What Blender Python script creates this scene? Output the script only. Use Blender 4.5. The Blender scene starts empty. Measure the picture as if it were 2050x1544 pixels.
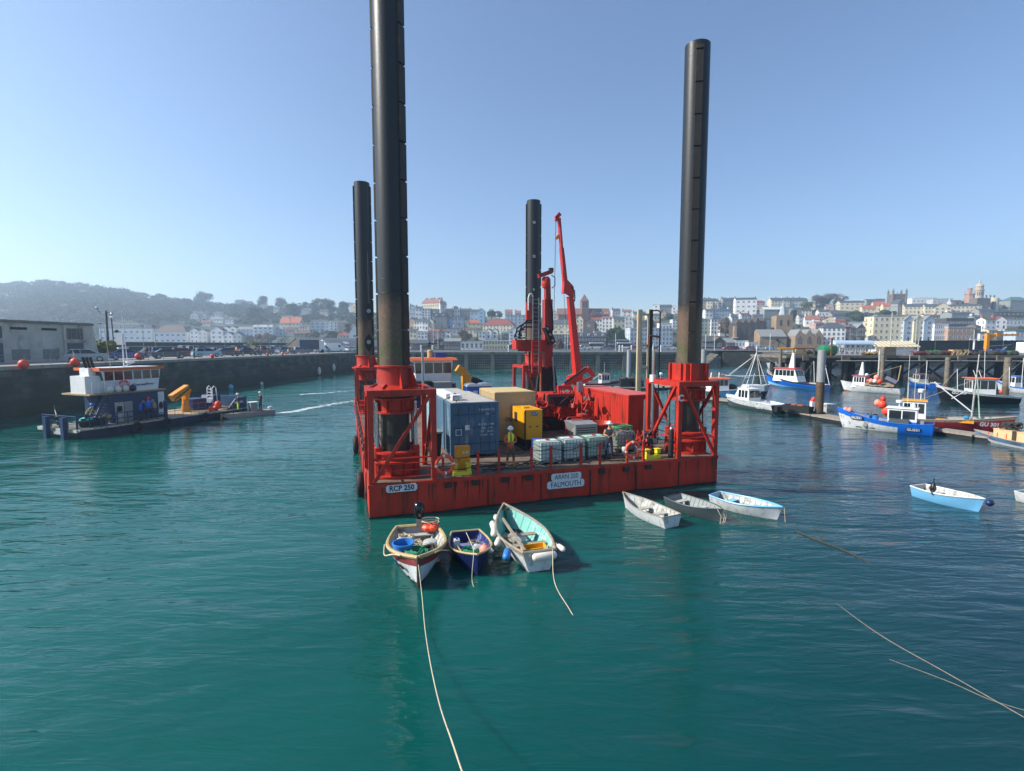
import bpy,bmesh,math,random
from mathutils import Vector,Matrix
import numpy as np
R=math.radians
random.seed(7);np.random.seed(7)
sc=bpy.context.scene
COL=sc.collection
# ---------------------------------------------------------------- camera
EYE=6.95;PITCH=R(4.69);FPX=1000.0
cd=bpy.data.cameras.new('camera');cam=bpy.data.objects.new('camera',cd);COL.objects.link(cam)
cam.location=(0,0,EYE);cam.rotation_euler=(R(90)-PITCH,0,0)
cd.sensor_width=36;cd.lens=36*FPX/2050;cd.clip_start=0.1;cd.clip_end=6000
sc.camera=cam
# ---------------------------------------------------------------- sky and sun
SUN_EL=R(37);SUN_AZ=R(-97)
w=bpy.data.worlds.new('World');sc.world=w;w.use_nodes=True
nt=w.node_tree;bg=nt.nodes['Background']
sky=nt.nodes.new('ShaderNodeTexSky');sky.sky_type='NISHITA';sky.sun_disc=False
sky.sun_elevation=SUN_EL;sky.sun_rotation=SUN_AZ
sky.air_density=1.0;sky.dust_density=0.6;sky.ozone_density=3.0;sky.altitude=0
tint=nt.nodes.new('ShaderNodeMix');tint.data_type='RGBA';tint.blend_type='MULTIPLY';tint.inputs['Factor'].default_value=1
tint.inputs['B'].default_value=(0.95,0.965,1.01,1);nt.links.new(sky.outputs[0],tint.inputs['A']);nt.links.new(tint.outputs['Result'],bg.inputs[0]);bg.inputs[1].default_value=0.107
sd=bpy.data.lights.new('sun','SUN');sd.energy=4.8;sd.angle=R(0.5);sd.color=(1,0.93,0.82)
so=bpy.data.objects.new('sun',sd);COL.objects.link(so)
sdir=Vector((math.sin(SUN_AZ)*math.cos(SUN_EL),math.cos(SUN_AZ)*math.cos(SUN_EL),math.sin(SUN_EL)))
so.rotation_euler=sdir.to_track_quat('Z','Y').to_euler()
so.location=(0,0,60)
sc.view_settings.view_transform='Standard';sc.view_settings.look='None'
sc.view_settings.exposure=0.75;sc.view_settings.gamma=1.0
sc.render.engine='CYCLES';sc.cycles.max_bounces=6;sc.cycles.volume_bounces=2
sc.cycles.transparent_max_bounces=8
# ---------------------------------------------------------------- measuring: a pixel of the photo to a point of the place
_c,_s=math.cos(PITCH),math.sin(PITCH)
def ray(px,py):
 u=(px-1025)/FPX;v=(772-py)/FPX
 return(u,_c+v*_s,-_s+v*_c)
def atz(px,py,z=0.0):
 r=ray(px,py);t=(z-EYE)/r[2];return Vector((r[0]*t,r[1]*t,z))
def aty(px,py,y):
 r=ray(px,py);t=y/r[1];return Vector((r[0]*t,y,EYE+r[2]*t))
BA=R(18.5);_ca,_sa=math.cos(BA),math.sin(BA)
BO=atz(740,1040,0)
def b_loc(p):
 dx,dy=p[0]-BO[0],p[1]-BO[1];return Vector((dx*_ca+dy*_sa,-dx*_sa+dy*_ca,p[2]))
def bw(x,y,z=1.4):return Vector((BO[0]+x*_ca-y*_sa,BO[1]+x*_sa+y*_ca,z))
def bz(px,py,z=1.4):return b_loc(atz(px,py,z))
def by(px,py,yl):
 r=ray(px,py);t=(yl-(BO[0]*_sa-BO[1]*_ca))/(-r[0]*_sa+r[1]*_ca)
 return b_loc((r[0]*t,r[1]*t,EYE+r[2]*t))
# ---------------------------------------------------------------- materials
def lin(h):
 if not isinstance(h,str):return tuple(h)
 h=h.lstrip('#');o=[]
 for i in(0,2,4):
  c=int(h[i:i+2],16)/255;o.append(c/12.92 if c<=0.04045 else((c+0.055)/1.055)**2.4)
 return tuple(o)
MATS={}
def mat(name,col,rough=0.6,metal=0.0,var=0.18,scale=2.5,dirt=None,damt=0.0,dscale=1.2,stretch=1.0,bump=0.0,bscale=20,spec=0.5,emit=None,objcoord=True):
 """paint with soft colour variation; dirt = a second colour breaking through in patches or vertical streaks"""
 if name in MATS:return MATS[name]
 m=bpy.data.materials.new(name);m.use_nodes=True;MATS[name]=m
 n=m.node_tree.nodes;l=m.node_tree.links;b=n['Principled BSDF']
 col=lin(col)
 tc=n.new('ShaderNodeTexCoord');mp=n.new('ShaderNodeMapping')
 l.new(tc.outputs['Object'],mp.inputs[0])
 nz=n.new('ShaderNodeTexNoise');nz.inputs['Scale'].default_value=scale;nz.inputs['Detail'].default_value=5
 nz.inputs['Roughness'].default_value=0.65
 l.new(mp.outputs[0],nz.inputs['Vector'])
 rp=n.new('ShaderNodeValToRGB')
 lo=tuple(c*(1-var)for c in col)+(1,);hi=tuple(min(1,c*(1+var))for c in col)+(1,)
 rp.color_ramp.elements[0].position=0.3;rp.color_ramp.elements[1].position=0.7
 rp.color_ramp.elements[0].color=lo;rp.color_ramp.elements[1].color=hi
 l.new(nz.outputs['Fac'],rp.inputs[0]);out=rp.outputs[0]
 if dirt is not None and damt>0:
  d=lin(dirt);mp2=n.new('ShaderNodeMapping');l.new(tc.outputs['Object'],mp2.inputs[0])
  mp2.inputs['Scale'].default_value=(1,1,1/stretch)
  n2=n.new('ShaderNodeTexNoise');n2.inputs['Scale'].default_value=dscale;n2.inputs['Detail'].default_value=8
  n2.inputs['Roughness'].default_value=0.7;l.new(mp2.outputs[0],n2.inputs['Vector'])
  r2=n.new('ShaderNodeValToRGB');e=r2.color_ramp.elements
  p=0.72-0.4*damt;e[0].position=p;e[1].position=min(1,p+0.14)
  e[0].color=(0,0,0,1);e[1].color=(1,1,1,1)
  l.new(n2.outputs['Fac'],r2.inputs[0])
  mx=n.new('ShaderNodeMix');mx.data_type='RGBA'
  l.new(r2.outputs[0],mx.inputs['Factor']);l.new(out,mx.inputs['A']);mx.inputs['B'].default_value=d+(1,)
  out=mx.outputs['Result']
 l.new(out,b.inputs['Base Color'])
 b.inputs['Roughness'].default_value=rough;b.inputs['Metallic'].default_value=metal
 b.inputs['Specular IOR Level'].default_value=spec
 if emit:b.inputs['Emission Color'].default_value=lin(emit)+(1,);b.inputs['Emission Strength'].default_value=1
 if bump>0:
  n3=n.new('ShaderNodeTexNoise');n3.inputs['Scale'].default_value=bscale;n3.inputs['Detail'].default_value=6
  l.new(mp.outputs[0],n3.inputs['Vector'])
  bp=n.new('ShaderNodeBump');bp.inputs['Strength'].default_value=bump;bp.inputs['Distance'].default_value=0.05
  l.new(n3.outputs['Fac'],bp.inputs['Height']);l.new(bp.outputs[0],b.inputs['Normal'])
 return m
def glass_dark(name='window_glass',col='#1c262c',rough=0.08):
 return mat(name,col,rough,0,0.3,1.0,spec=0.8)
# ---------------------------------------------------------------- mesh builder
class MB:
 def __init__(s):s.v=[];s.f=[];s.m=[]
 def add(s,vs,fs,mi=0):
  k=len(s.v);s.v+=[tuple(v)for v in vs]
  for f in fs:s.f.append(tuple(i+k for i in f));s.m.append(mi)
  return s
 def hexa(s,c,mi=0):
  return s.add(c,[(0,3,2,1),(4,5,6,7),(0,1,5,4),(1,2,6,5),(2,3,7,6),(3,0,4,7)],mi)
 def box(s,x0,x1,y0,y1,z0,z1,mi=0):
  return s.hexa([(x0,y0,z0),(x1,y0,z0),(x1,y1,z0),(x0,y1,z0),(x0,y0,z1),(x1,y0,z1),(x1,y1,z1),(x0,y1,z1)],mi)
 def obox(s,c,d,rz=0,mi=0,rx=0,ry=0):
  M=Matrix.Translation(c)@Matrix.Rotation(rz,4,'Z')@Matrix.Rotation(ry,4,'Y')@Matrix.Rotation(rx,4,'X')
  a,b,e=d[0]/2,d[1]/2,d[2]/2
  return s.hexa([M@Vector(q)for q in[(-a,-b,-e),(a,-b,-e),(a,b,-e),(-a,b,-e),(-a,-b,e),(a,-b,e),(a,b,e),(-a,b,e)]],mi)
 def beam(s,p,q,w,h=None,mi=0,w2=None,h2=None):
  p=Vector(p);q=Vector(q);h=h or w;w2=w2 or w;h2=h2 or h
  d=(q-p).normalized();up=Vector((0,0,1))if abs(d.z)<0.95 else Vector((0,1,0))
  x=d.cross(up).normalized();y=x.cross(d).normalized()
  r=[]
  for c,ww,hh in((p,w,h),(q,w2,h2)):
   r+=[c-x*ww/2-y*hh/2,c+x*ww/2-y*hh/2,c+x*ww/2+y*hh/2,c-x*ww/2+y*hh/2]
  return s.hexa(r,mi)
 def tube(s,pts,r,n=8,mi=0,caps=True):
  pts=[Vector(p)for p in pts];rr=r if isinstance(r,(list,tuple))else[r]*len(pts)
  vs=[];fs=[];prev=None
  for i,p in enumerate(pts):
   d=(pts[min(i+1,len(pts)-1)]-pts[max(i-1,0)])
   if d.length<1e-9:d=Vector((0,0,1))
   d.normalize()
   if prev is None:
    a=Vector((0,0,1))if abs(d.z)<0.9 else Vector((1,0,0));x=d.cross(a).normalized()
   else:x=(prev-d*prev.dot(d)).normalized()
   prev=x;y=d.cross(x)
   for k in range(n):
    t=2*math.pi*k/n;vs.append(p+(x*math.cos(t)+y*math.sin(t))*rr[i])
  for i in range(len(pts)-1):
   for k in range(n):
    a=i*n+k;b=i*n+(k+1)%n;fs.append((a,b,b+n,a+n))
  if caps:
   fs.append(tuple(range(n))[::-1]);e=(len(pts)-1)*n;fs.append(tuple(range(e,e+n)))
  return s.add(vs,fs,mi)
 def lathe(s,prof,n=24,o=(0,0,0),mi=0,caps=True,mfun=None):
  vs=[]
  for r,z in prof:
   for k in range(n):
    t=2*math.pi*k/n;vs.append((o[0]+r*math.cos(t),o[1]+r*math.sin(t),o[2]+z))
  k0=len(s.v);s.v+=vs
  for i in range(len(prof)-1):
   for k in range(n):
    a=k0+i*n+k;b=k0+i*n+(k+1)%n;s.f.append((a,b,b+n,a+n));s.m.append(mfun(i)if mfun else mi)
  if caps:
   s.f.append(tuple(k0+i for i in range(n))[::-1]);s.m.append(mfun(0)if mfun else mi)
   e=k0+(len(prof)-1)*n;s.f.append(tuple(range(e,e+n)));s.m.append(mfun(len(prof)-2)if mfun else mi)
  return s
 def ball(s,c,r,sc3=(1,1,1),n=12,m=8,mi=0):
  vs=[]
  for j in range(1,m):
   ph=math.pi*j/m
   for k in range(n):
    t=2*math.pi*k/n
    vs.append((c[0]+r*sc3[0]*math.sin(ph)*math.cos(t),c[1]+r*sc3[1]*math.sin(ph)*math.sin(t),c[2]+r*sc3[2]*math.cos(ph)))
  vs+=[(c[0],c[1],c[2]+r*sc3[2]),(c[0],c[1],c[2]-r*sc3[2])];T=len(vs)-2;fs=[]
  for j in range(m-2):
   for k in range(n):
    a=j*n+k;b=j*n+(k+1)%n;fs.append((a,a+n,b+n,b))
  for k in range(n):
   fs.append((T,k,(k+1)%n));a=(m-2)*n;fs.append((T+1,a+(k+1)%n,a+k))
  return s.add(vs,fs,mi)
 def torus(s,c,R_,r,axis='z',n=24,m=8,mi=0,mfun=None):
  vs=[];k0=len(s.v)
  for i in range(n):
   a=2*math.pi*i/n
   for j in range(m):
    b=2*math.pi*j/m;q=R_+r*math.cos(b);p=(q*math.cos(a),q*math.sin(a),r*math.sin(b))
    if axis=='y':p=(p[0],p[2],p[1])
    if axis=='x':p=(p[2],p[0],p[1])
    vs.append((c[0]+p[0],c[1]+p[1],c[2]+p[2]))
  s.v+=vs
  for i in range(n):
   for j in range(m):
    a=k0+i*m+j;b=k0+i*m+(j+1)%m;e=k0+((i+1)%n)*m+(j+1)%m;d=k0+((i+1)%n)*m+j
    s.f.append((a,b,e,d));s.m.append(mfun(i)if mfun else mi)
  return s
 def prism(s,poly,a0,a1,axis='y',mi=0,mi_side=None):
  n=len(poly);f={'y':lambda p,a:(p[0],a,p[1]),'x':lambda p,a:(a,p[0],p[1]),'z':lambda p,a:(p[0],p[1],a)}[axis]
  vs=[f(p,a0)for p in poly]+[f(p,a1)for p in poly]
  s.add(vs,[tuple(range(n)),tuple(range(n,2*n))[::-1]],mi)
  k=len(s.v)-2*n
  for i in range(n):
   j=(i+1)%n;s.f.append((k+i,k+i+n,k+j+n,k+j));s.m.append(mi if mi_side is None else mi_side)
  return s
 def xf(s,M,k=0):
  for i in range(k,len(s.v)):s.v[i]=tuple(M@Vector(s.v[i]))
  return s
 def mesh(s,name,mats,smooth=None):
  me=bpy.data.meshes.new(name);me.from_pydata(s.v,[],s.f)
  for m in(mats if isinstance(mats,(list,tuple))else[mats]):me.materials.append(m)
  me.polygons.foreach_set('material_index',s.m)
  bm=bmesh.new();bm.from_mesh(me);bmesh.ops.recalc_face_normals(bm,faces=bm.faces);bm.to_mesh(me);bm.free()
  if smooth:
   me.shade_smooth();me.set_sharp_from_angle(angle=R(smooth))
  me.update();return me
 def build(s,name,mats,parent=None,smooth=None):
  return link(name,s.mesh(name,mats,smooth),parent)
def link(name,me,parent=None):
 o=bpy.data.objects.new(name,me);COL.objects.link(o)
 if parent:o.parent=parent
 return o
def tag(o,label=None,cat=None,group=None,kind=None):
 if label:o['label']=label
 if cat:o['category']=cat
 if group:o['group']=group
 if kind:o['kind']=kind
 return o
def thing(name,label,cat,loc=(0,0,0),rz=0,group=None):
 o=bpy.data.objects.new(name,None);COL.objects.link(o);o.location=loc;o.rotation_euler=(0,0,rz)
 return tag(o,label,cat,group)
def copy_tree(o,loc=None,rz=None,label=None,group=None):
 def cp(a,par):
  c=a.copy();COL.objects.link(c);c.parent=par
  for ch in KIDS(a):cp(ch,c)
  return c
 c=cp(o,None)
 if loc is not None:c.location=loc
 if rz is not None:c.rotation_euler=(0,0,rz)
 if label:c['label']=label
 if group:c['group']=group
 return c
def KIDS(o):return[c for c in bpy.data.objects if c.parent==o]
def text_mesh(txt,size,mats,parent,loc,rot,name='lettering',depth=0.004,ax='CENTER',sx=1.0,bold=0.0,label=None):
 cu=bpy.data.curves.new(name,'FONT');cu.body=txt;cu.size=size;cu.extrude=depth;cu.align_x=ax;cu.align_y='CENTER';cu.offset=bold
 cu.resolution_u=3
 t=bpy.data.objects.new(name,cu);COL.objects.link(t)
 dg=bpy.context.evaluated_depsgraph_get();me=bpy.data.meshes.new_from_object(t.evaluated_get(dg))
 bpy.data.objects.remove(t);me.materials.clear();me.materials.append(mats)
 o=link(name,me,parent);o.location=loc;o.rotation_euler=rot;o.scale=(sx,1,1)
 if label:o['label']=label
 return o
def catenary(p,q,sag,n=14):
 p=Vector(p);q=Vector(q)
 return[p.lerp(q,i/n)-Vector((0,0,4*sag*(i/n)*(1-i/n)))for i in range(n+1)]
# ================================================================ the setting
def node_mat(name):
 m=bpy.data.materials.new(name);m.use_nodes=True;return m,m.node_tree.nodes,m.node_tree.links
def water_mat():
 m,n,l=node_mat('sea_water');b=n['Principled BSDF']
 ge=n.new('ShaderNodeNewGeometry')
 n1=n.new('ShaderNodeTexNoise');n1.inputs['Scale'].default_value=0.035;n1.inputs['Detail'].default_value=3
 l.new(ge.outputs['Position'],n1.inputs['Vector'])
 rp=n.new('ShaderNodeValToRGB');rp.color_ramp.elements[0].position=0.35;rp.color_ramp.elements[1].position=0.68
 rp.color_ramp.elements[0].color=(0.002,0.070,0.062,1);rp.color_ramp.elements[1].color=(0.003,0.112,0.094,1)
 l.new(n1.outputs['Fac'],rp.inputs[0]);sp=n.new('ShaderNodeSeparateXYZ');l.new(ge.outputs['Position'],sp.inputs[0])
 dp=n.new('ShaderNodeMath');dp.operation='MULTIPLY_ADD';dp.inputs[1].default_value=-.45;l.new(sp.outputs['Y'],dp.inputs[0]);l.new(sp.outputs['X'],dp.inputs[2])
 d2=n.new('ShaderNodeMath');d2.operation='MULTIPLY_ADD';d2.inputs[1].default_value=14;l.new(n1.outputs['Fac'],d2.inputs[0]);l.new(dp.outputs[0],d2.inputs[2])
 dm=n.new('ShaderNodeMapRange');dm.inputs['From Min'].default_value=-1;dm.inputs['From Max'].default_value=13;l.new(d2.outputs[0],dm.inputs['Value'])
 dx=n.new('ShaderNodeMix');dx.data_type='RGBA';dx.inputs['B'].default_value=(0.003,0.032,0.042,1);l.new(dm.outputs[0],dx.inputs['Factor']);l.new(rp.outputs[0],dx.inputs['A']);l.new(dx.outputs['Result'],b.inputs['Base Color'])
 b.inputs['Subsurface Weight'].default_value=1;b.inputs['Subsurface Radius'].default_value=(.6,1.6,1.5);b.inputs['Subsurface Scale'].default_value=.8
 b.inputs['Roughness'].default_value=0.04;b.inputs['IOR'].default_value=1.33
 def nz(scale,sx,sy,rot,det,dist=0.0):
  mp=n.new('ShaderNodeMapping');mp.inputs['Scale'].default_value=(sx,sy,1);mp.inputs['Rotation'].default_value=(0,0,R(rot))
  l.new(ge.outputs['Position'],mp.inputs[0]);t=n.new('ShaderNodeTexNoise');t.inputs['Scale'].default_value=scale
  t.inputs['Detail'].default_value=det;t.inputs['Distortion'].default_value=dist;t.inputs['Roughness'].default_value=0.5
  l.new(mp.outputs[0],t.inputs['Vector']);return t.outputs['Fac']
 def bump(h,dist,st,prev=None):
  bp=n.new('ShaderNodeBump');bp.inputs['Strength'].default_value=st;bp.inputs['Distance'].default_value=dist
  l.new(h,bp.inputs['Height'])
  if prev:l.new(prev,bp.inputs['Normal'])
  return bp.outputs[0]
 pt=nz(0.045,1,1,0,2);pm=n.new('ShaderNodeMapRange');pm.inputs['From Min'].default_value=.38;pm.inputs['From Max'].default_value=.62;pm.inputs['To Min'].default_value=.45;pm.inputs['To Max'].default_value=1.25;l.new(pt,pm.inputs['Value'])
 def amp(h):
  q=n.new('ShaderNodeMath');q.operation='MULTIPLY';l.new(h,q.inputs[0]);l.new(pm.outputs[0],q.inputs[1]);return q.outputs[0]
 p=bump(amp(nz(0.30,0.55,1.6,24,2,0.5)),0.22,1.0)
 p=bump(amp(nz(1.05,0.5,1.9,30,3,0.6)),0.095,1.0,p)
 p=bump(amp(nz(3.2,0.6,1.7,-12,3,0.5)),0.024,1.0,p)
 l.new(p,b.inputs['Normal'])
 return m
sea=MB().box(-1500,1500,-60,420,-6,0).build('sea',water_mat())
tag(sea,kind='structure')
quay_stone=None
def stone_mat(name,c1,c2,bw_=1.2,bh=0.5,mortar='#20231f',algae=True,rough=0.85):
 """coursed masonry with weed and damp near the tide line"""
 m,n,l=node_mat(name);b=n['Principled BSDF'];tc=n.new('ShaderNodeTexCoord')
 sp=n.new('ShaderNodeSeparateXYZ');l.new(tc.outputs['Object'],sp.inputs[0])
 ad=n.new('ShaderNodeMath');ad.operation='ADD';l.new(sp.outputs['X'],ad.inputs[0]);l.new(sp.outputs['Y'],ad.inputs[1])
 cb=n.new('ShaderNodeCombineXYZ');l.new(ad.outputs[0],cb.inputs['X']);l.new(sp.outputs['Z'],cb.inputs['Y'])
 br=n.new('ShaderNodeTexBrick');l.new(cb.outputs[0],br.inputs['Vector']);br.inputs['Scale'].default_value=1
 br.inputs['Brick Width'].default_value=bw_;br.inputs['Row Height'].default_value=bh;br.inputs['Mortar Size'].default_value=0.02
 br.inputs['Color1'].default_value=lin(c1)+(1,);br.inputs['Color2'].default_value=lin(c2)+(1,);br.inputs['Mortar'].default_value=lin(mortar)+(1,)
 n2=n.new('ShaderNodeTexNoise');n2.inputs['Scale'].default_value=0.6;n2.inputs['Detail'].default_value=8;l.new(tc.outputs['Object'],n2.inputs['Vector'])
 mx=n.new('ShaderNodeMix');mx.data_type='RGBA';mx.blend_type='MULTIPLY';mx.inputs['Factor'].default_value=0.75
 r=n.new('ShaderNodeValToRGB');r.color_ramp.elements[0].position=0.32;r.color_ramp.elements[1].position=0.65
 r.color_ramp.elements[0].color=(0.22,0.25,0.24,1);l.new(n2.outputs['Fac'],r.inputs[0])
 l.new(br.outputs['Color'],mx.inputs['A']);l.new(r.outputs[0],mx.inputs['B']);out=mx.outputs['Result']
 if algae:
  a=n.new('ShaderNodeMath');a.operation='MULTIPLY_ADD';l.new(n2.outputs['Fac'],a.inputs[0]);a.inputs[1].default_value=2.2;l.new(sp.outputs['Z'],a.inputs[2])
  r2=n.new('ShaderNodeValToRGB');r2.color_ramp.elements[0].color=(1,1,1,1);r2.color_ramp.elements[1].color=(0,0,0,1)
  mr=n.new('ShaderNodeMapRange');mr.inputs['From Min'].default_value=1.0;mr.inputs['From Max'].default_value=5.5
  l.new(a.outputs[0],mr.inputs['Value']);l.new(mr.outputs[0],r2.inputs[0])
  m3=n.new('ShaderNodeMix');m3.data_type='RGBA';l.new(r2.outputs[0],m3.inputs['Factor']);l.new(out,m3.inputs['A'])
  m3.inputs['B'].default_value=lin('#20261a')+(1,);out=m3.outputs['Result']
 l.new(out,b.inputs['Base Color']);b.inputs['Roughness'].default_value=rough
 bp=n.new('ShaderNodeBump');bp.inputs['Strength'].default_value=0.5;bp.inputs['Distance'].default_value=0.04
 l.new(br.outputs['Fac'],bp.inputs['Height']);bp.invert=True;l.new(bp.outputs[0],b.inputs['Normal'])
 return m
M_quay=stone_mat('quay_masonry','#66665d','#3b4140',1.4,0.55)
M_conc=mat('weathered_concrete','#8b8a7f',0.85,var=0.25,scale=0.8,dirt='#55554b',damt=0.45,dscale=0.7,stretch=3,bump=0.3)
M_paving=mat('quay_paving','#8d8b84',0.85,var=0.15,scale=0.3,dirt='#6a6a66',damt=0.4,dscale=0.2)
M_asph=mat('asphalt','#4b4d50',0.9,var=0.2,scale=0.2,dirt='#626466',damt=0.4,dscale=0.1)
QZ=4.9
# the left quay: runs away from the camera, then turns right into the far pier
QL=[(-48.4,20),(-47.4,46),(-42.2,139.5)]
mb=MB()
pts=[(-49.5,-20)]+QL[0:1]+QL[1:]
for i in range(len(pts)-1):
 (x0,y0),(x1,y1)=pts[i],pts[i+1]
 mb.add([(x0,y0,-1),(x1,y1,-1),(x1-.35,y1,QZ-.35),(x0-.35,y0,QZ-.35)],[(0,1,2,3)])
quayl=mb.build('left_quay_wall',M_quay);tag(quayl,'long dark masonry quay wall rising from the water on the left','quay wall')
mb=MB()
for i in range(len(pts)-1):
 (x0,y0),(x1,y1)=pts[i],pts[i+1];a=-.28
 mb.hexa([(x0+a,y0,QZ-.35),(x1+a,y1,QZ-.35),(x1-1.3,y1,QZ-.35),(x0-1.3,y0,QZ-.35),(x0+a,y0,QZ),(x1+a,y1,QZ),(x1-1.3,y1,QZ),(x0-1.3,y0,QZ)])
mb.build('coping',mat('quay_coping','#8f8d84',0.8,var=.2,scale=1.5,dirt='#5c5b52',damt=.4),quayl)
ga=MB().add([(-600,-20,QZ-.03),(-50.8,-20,QZ-.03),(-49.7,20,QZ-.03),(-48.7,46,QZ-.03),(-43.5,139.5,QZ-.03),(-43.5,139.6,QZ-.03),(-600,139.6,QZ-.03)],[tuple(range(7))])
tag(ga.build('quay_ground',M_asph),kind='structure')
# far pier: precast panels with openings between pilasters
PY=139.5;PX0,PX1=-42.2,53.5
M_pier=mat('pier_concrete','#5f605a',0.85,var=.25,scale=.5,dirt='#3a3d35',damt=.5,dscale=.5,stretch=3,bump=.2)
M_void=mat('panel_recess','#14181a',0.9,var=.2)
pier=thing('far_pier','dark concrete pier wall of pierced panels across the far harbour','pier',(0,PY,0))
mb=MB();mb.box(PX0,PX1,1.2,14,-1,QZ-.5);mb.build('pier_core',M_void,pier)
mb=MB();mb.box(PX0,PX1+.3,-.25,14.2,QZ-.5,QZ);mb.build('pier_deck',M_pier,pier)
mb=MB();mb.box(PX0,PX1,.05,1.19,QZ-1.0,QZ-.503);mb.build('lintel_beam',M_pier,pier)
bayw=(PX1-PX0)/13.0
pm=MB().box(-.55,.55,-.12,1.18,-1,QZ-.504).mesh('pilaster',M_pier)
# one pierced panel: a lattice of triangular openings, real holes in front of the dark core
pn=MB();W=bayw-1.1;rows=6;rh=(QZ-1.0+.2)/rows;cols=11;cw=W/cols
for r in range(rows):
 z0=-.2+r*rh
 pn.box(-W/2,W/2,.2,.5,z0,z0+rh*.26)
 for c in range(cols):
  x=-W/2+c*cw;za=z0+rh*.26+.002;zb=z0+rh-.002
  pn.prism([(x,za),(x+cw*.5,za+.01),(x+.02,zb)],.22,.48)
  pn.prism([(x+cw*.5,za+.01),(x+cw,za),(x+cw-.02,zb)],.22,.48)
pm2=pn.mesh('pierced_panel',M_pier)
for i in range(14):
 o=link('pilaster',pm,pier);o.location=(PX0+i*bayw,0,0)
 if i<13:o=link('pierced_panel',pm2,pier);o.location=(PX0+(i+.5)*bayw,0,0)
# land behind: flat esplanade to the town
MX=1300
mb2=MB().add([(-600,153.8,QZ-.02),(52,153.8,QZ-.02),(66,166,QZ-.02),(300,176,QZ-.02),(MX,176,QZ-.02),(MX,640,QZ-.02),(-1200,640,QZ-.02),(-1200,139.61,QZ-.02),(-600,139.61,QZ-.02)],[tuple(range(9))])
tag(mb2.build('town_ground',M_asph),kind='structure')
# ================================================================ hillside and town
HP=[(-900,400,585,900),(-300,400,565,900),(0,410,574,880),(120,410,566,860),(250,405,584,860),(350,400,606,850),(450,395,618,840),(560,380,620,820),(640,360,621,780),(700,330,626,700),(760,310,626,620),(850,300,614,560),(950,300,631,520),(1050,300,640,510),(1150,300,633,510),(1300,300,636,520),(1400,300,616,560),(1500,290,612,590),(1650,280,608,620),(1750,275,610,640),(1850,270,603,640),(1950,265,598,650),(2050,265,606,650),(2300,260,620,650),(2900,255,620,650)]
def hp(px):
 for a,b in zip(HP,HP[1:]):
  if a[0]<=px<=b[0]:
   t=(px-a[0])/(b[0]-a[0]);return[a[i]+(b[i]-a[i])*t for i in(1,2,3)]
 return list((HP[0]if px<HP[0][0]else HP[-1])[1:])
def ground(px,py):
 """the place on the hillside seen at this spot of the photo"""
 Y0,rp,Yr=hp(px);r=ray(px,py);q=r[2]/r[1];rr=ray(px,rp);zr=EYE+rr[2]/rr[1]*Yr
 m=(zr-QZ)/(Yr-Y0)
 Y=(QZ-EYE-m*Y0)/(q-m)if q<m-1e-4 else Yr
 if Y<Y0 and q<0:Y=(QZ-EYE)/q
 Y=min(max(Y,150),Yr*1.02)
 return aty(px,py,Y)
def terrain():
 cols=list(range(-900,2901,25));T=30;vs=[];fs=[]
 for ci,px in enumerate(cols):
  Y0,rp,Yr=hp(px);rr=ray(px,rp);zr=EYE+rr[2]/rr[1]*Yr;u=(px-1025)/1003.0
  for j in range(T+9):
   if j<=T:
    t=j/T;Y=Y0+(Yr-Y0)*t;z=QZ-.4+(zr-QZ)*t-.8+(math.sin(px*.03+j)+math.sin(px*.011+j*.7))*.7*t
   else:
    t=(j-T)/8.0;Y=Yr+120*t;z=zr-1.2-30*t*t
   vs.append((u*Y,Y,z))
 n=T+9
 for i in range(len(cols)-1):
  for j in range(n-1):a=i*n+j;fs.append((a,a+n,a+n+1,a+1))
 m=mat('hillside_growth','#3c4433',0.95,var=.45,scale=.08,dirt='#5a5344',damt=.5,dscale=.05)
 o=MB().add(vs,fs).build('hillside',m,None,60);tag(o,kind='structure')
terrain()
WC=dict(W='#dcdcdb',C='#cfc4a6',G='#878985',S='#6c6254',D='#4a4440',B='#a9b7c3',L='#979db0',K='#b59a8e',P='#b08e74',Y='#c9bf94',T='#adb59f',H='#b8bab8',E='#86a9c2')
RC=dict(s='#474d55',r='#7d4234',o='#a85a3a',g='#7c7f80',b='#5d4a40',t='#4f6a68',d='#33383d',k='#8a5b4e',w='#c4c8cb')
M_wall={k:mat('render_'+k.lower(),v,0.85,var=.10,scale=.3,dirt='#8b8578',damt=.22,dscale=.5,stretch=4)for k,v in WC.items()}
M_roof={k:mat('roofing_'+k,v,0.75,var=.22,scale=1.2,dirt='#5c5a52',damt=.3,dscale=.4)for k,v in RC.items()}
M_win=glass_dark('town_glass','#2a343d',0.2);M_frame=mat('white_joinery','#d5d8da',0.6,var=.05)
M_brick=mat('chimney_brick','#8c6656',0.85,var=.2);M_door=mat('dark_door','#2b3a42',0.6)
def win_mesh(w,h,fr='white'):
 b=MB();t=.09
 b.box(-w/2,w/2,-.03,.02,t,h-t,1)
 b.box(-w/2-t,w/2+t,-.09,.02,-.02,t-.002,0);b.box(-w/2-t,w/2+t,-.06,.02,h-t+.002,h+.02,0)
 b.box(-w/2-t,-w/2-.002,-.06,.02,t,h-t,0);b.box(w/2+.002,w/2+t,-.06,.02,t,h-t,0)
 b.box(-.04,.04,-.05,-.031,t,h-t,0);b.box(-w/2,w/2,-.048,-.032,h*.5-.04,h*.5+.04,0)
 return b.mesh('window',[M_frame,M_win])
WM=[win_mesh(1.15,1.7),win_mesh(1.9,1.5),win_mesh(1.0,1.3),win_mesh(3.4,1.6)]
NM=dict(W='house',C='house',G='house')
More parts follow.
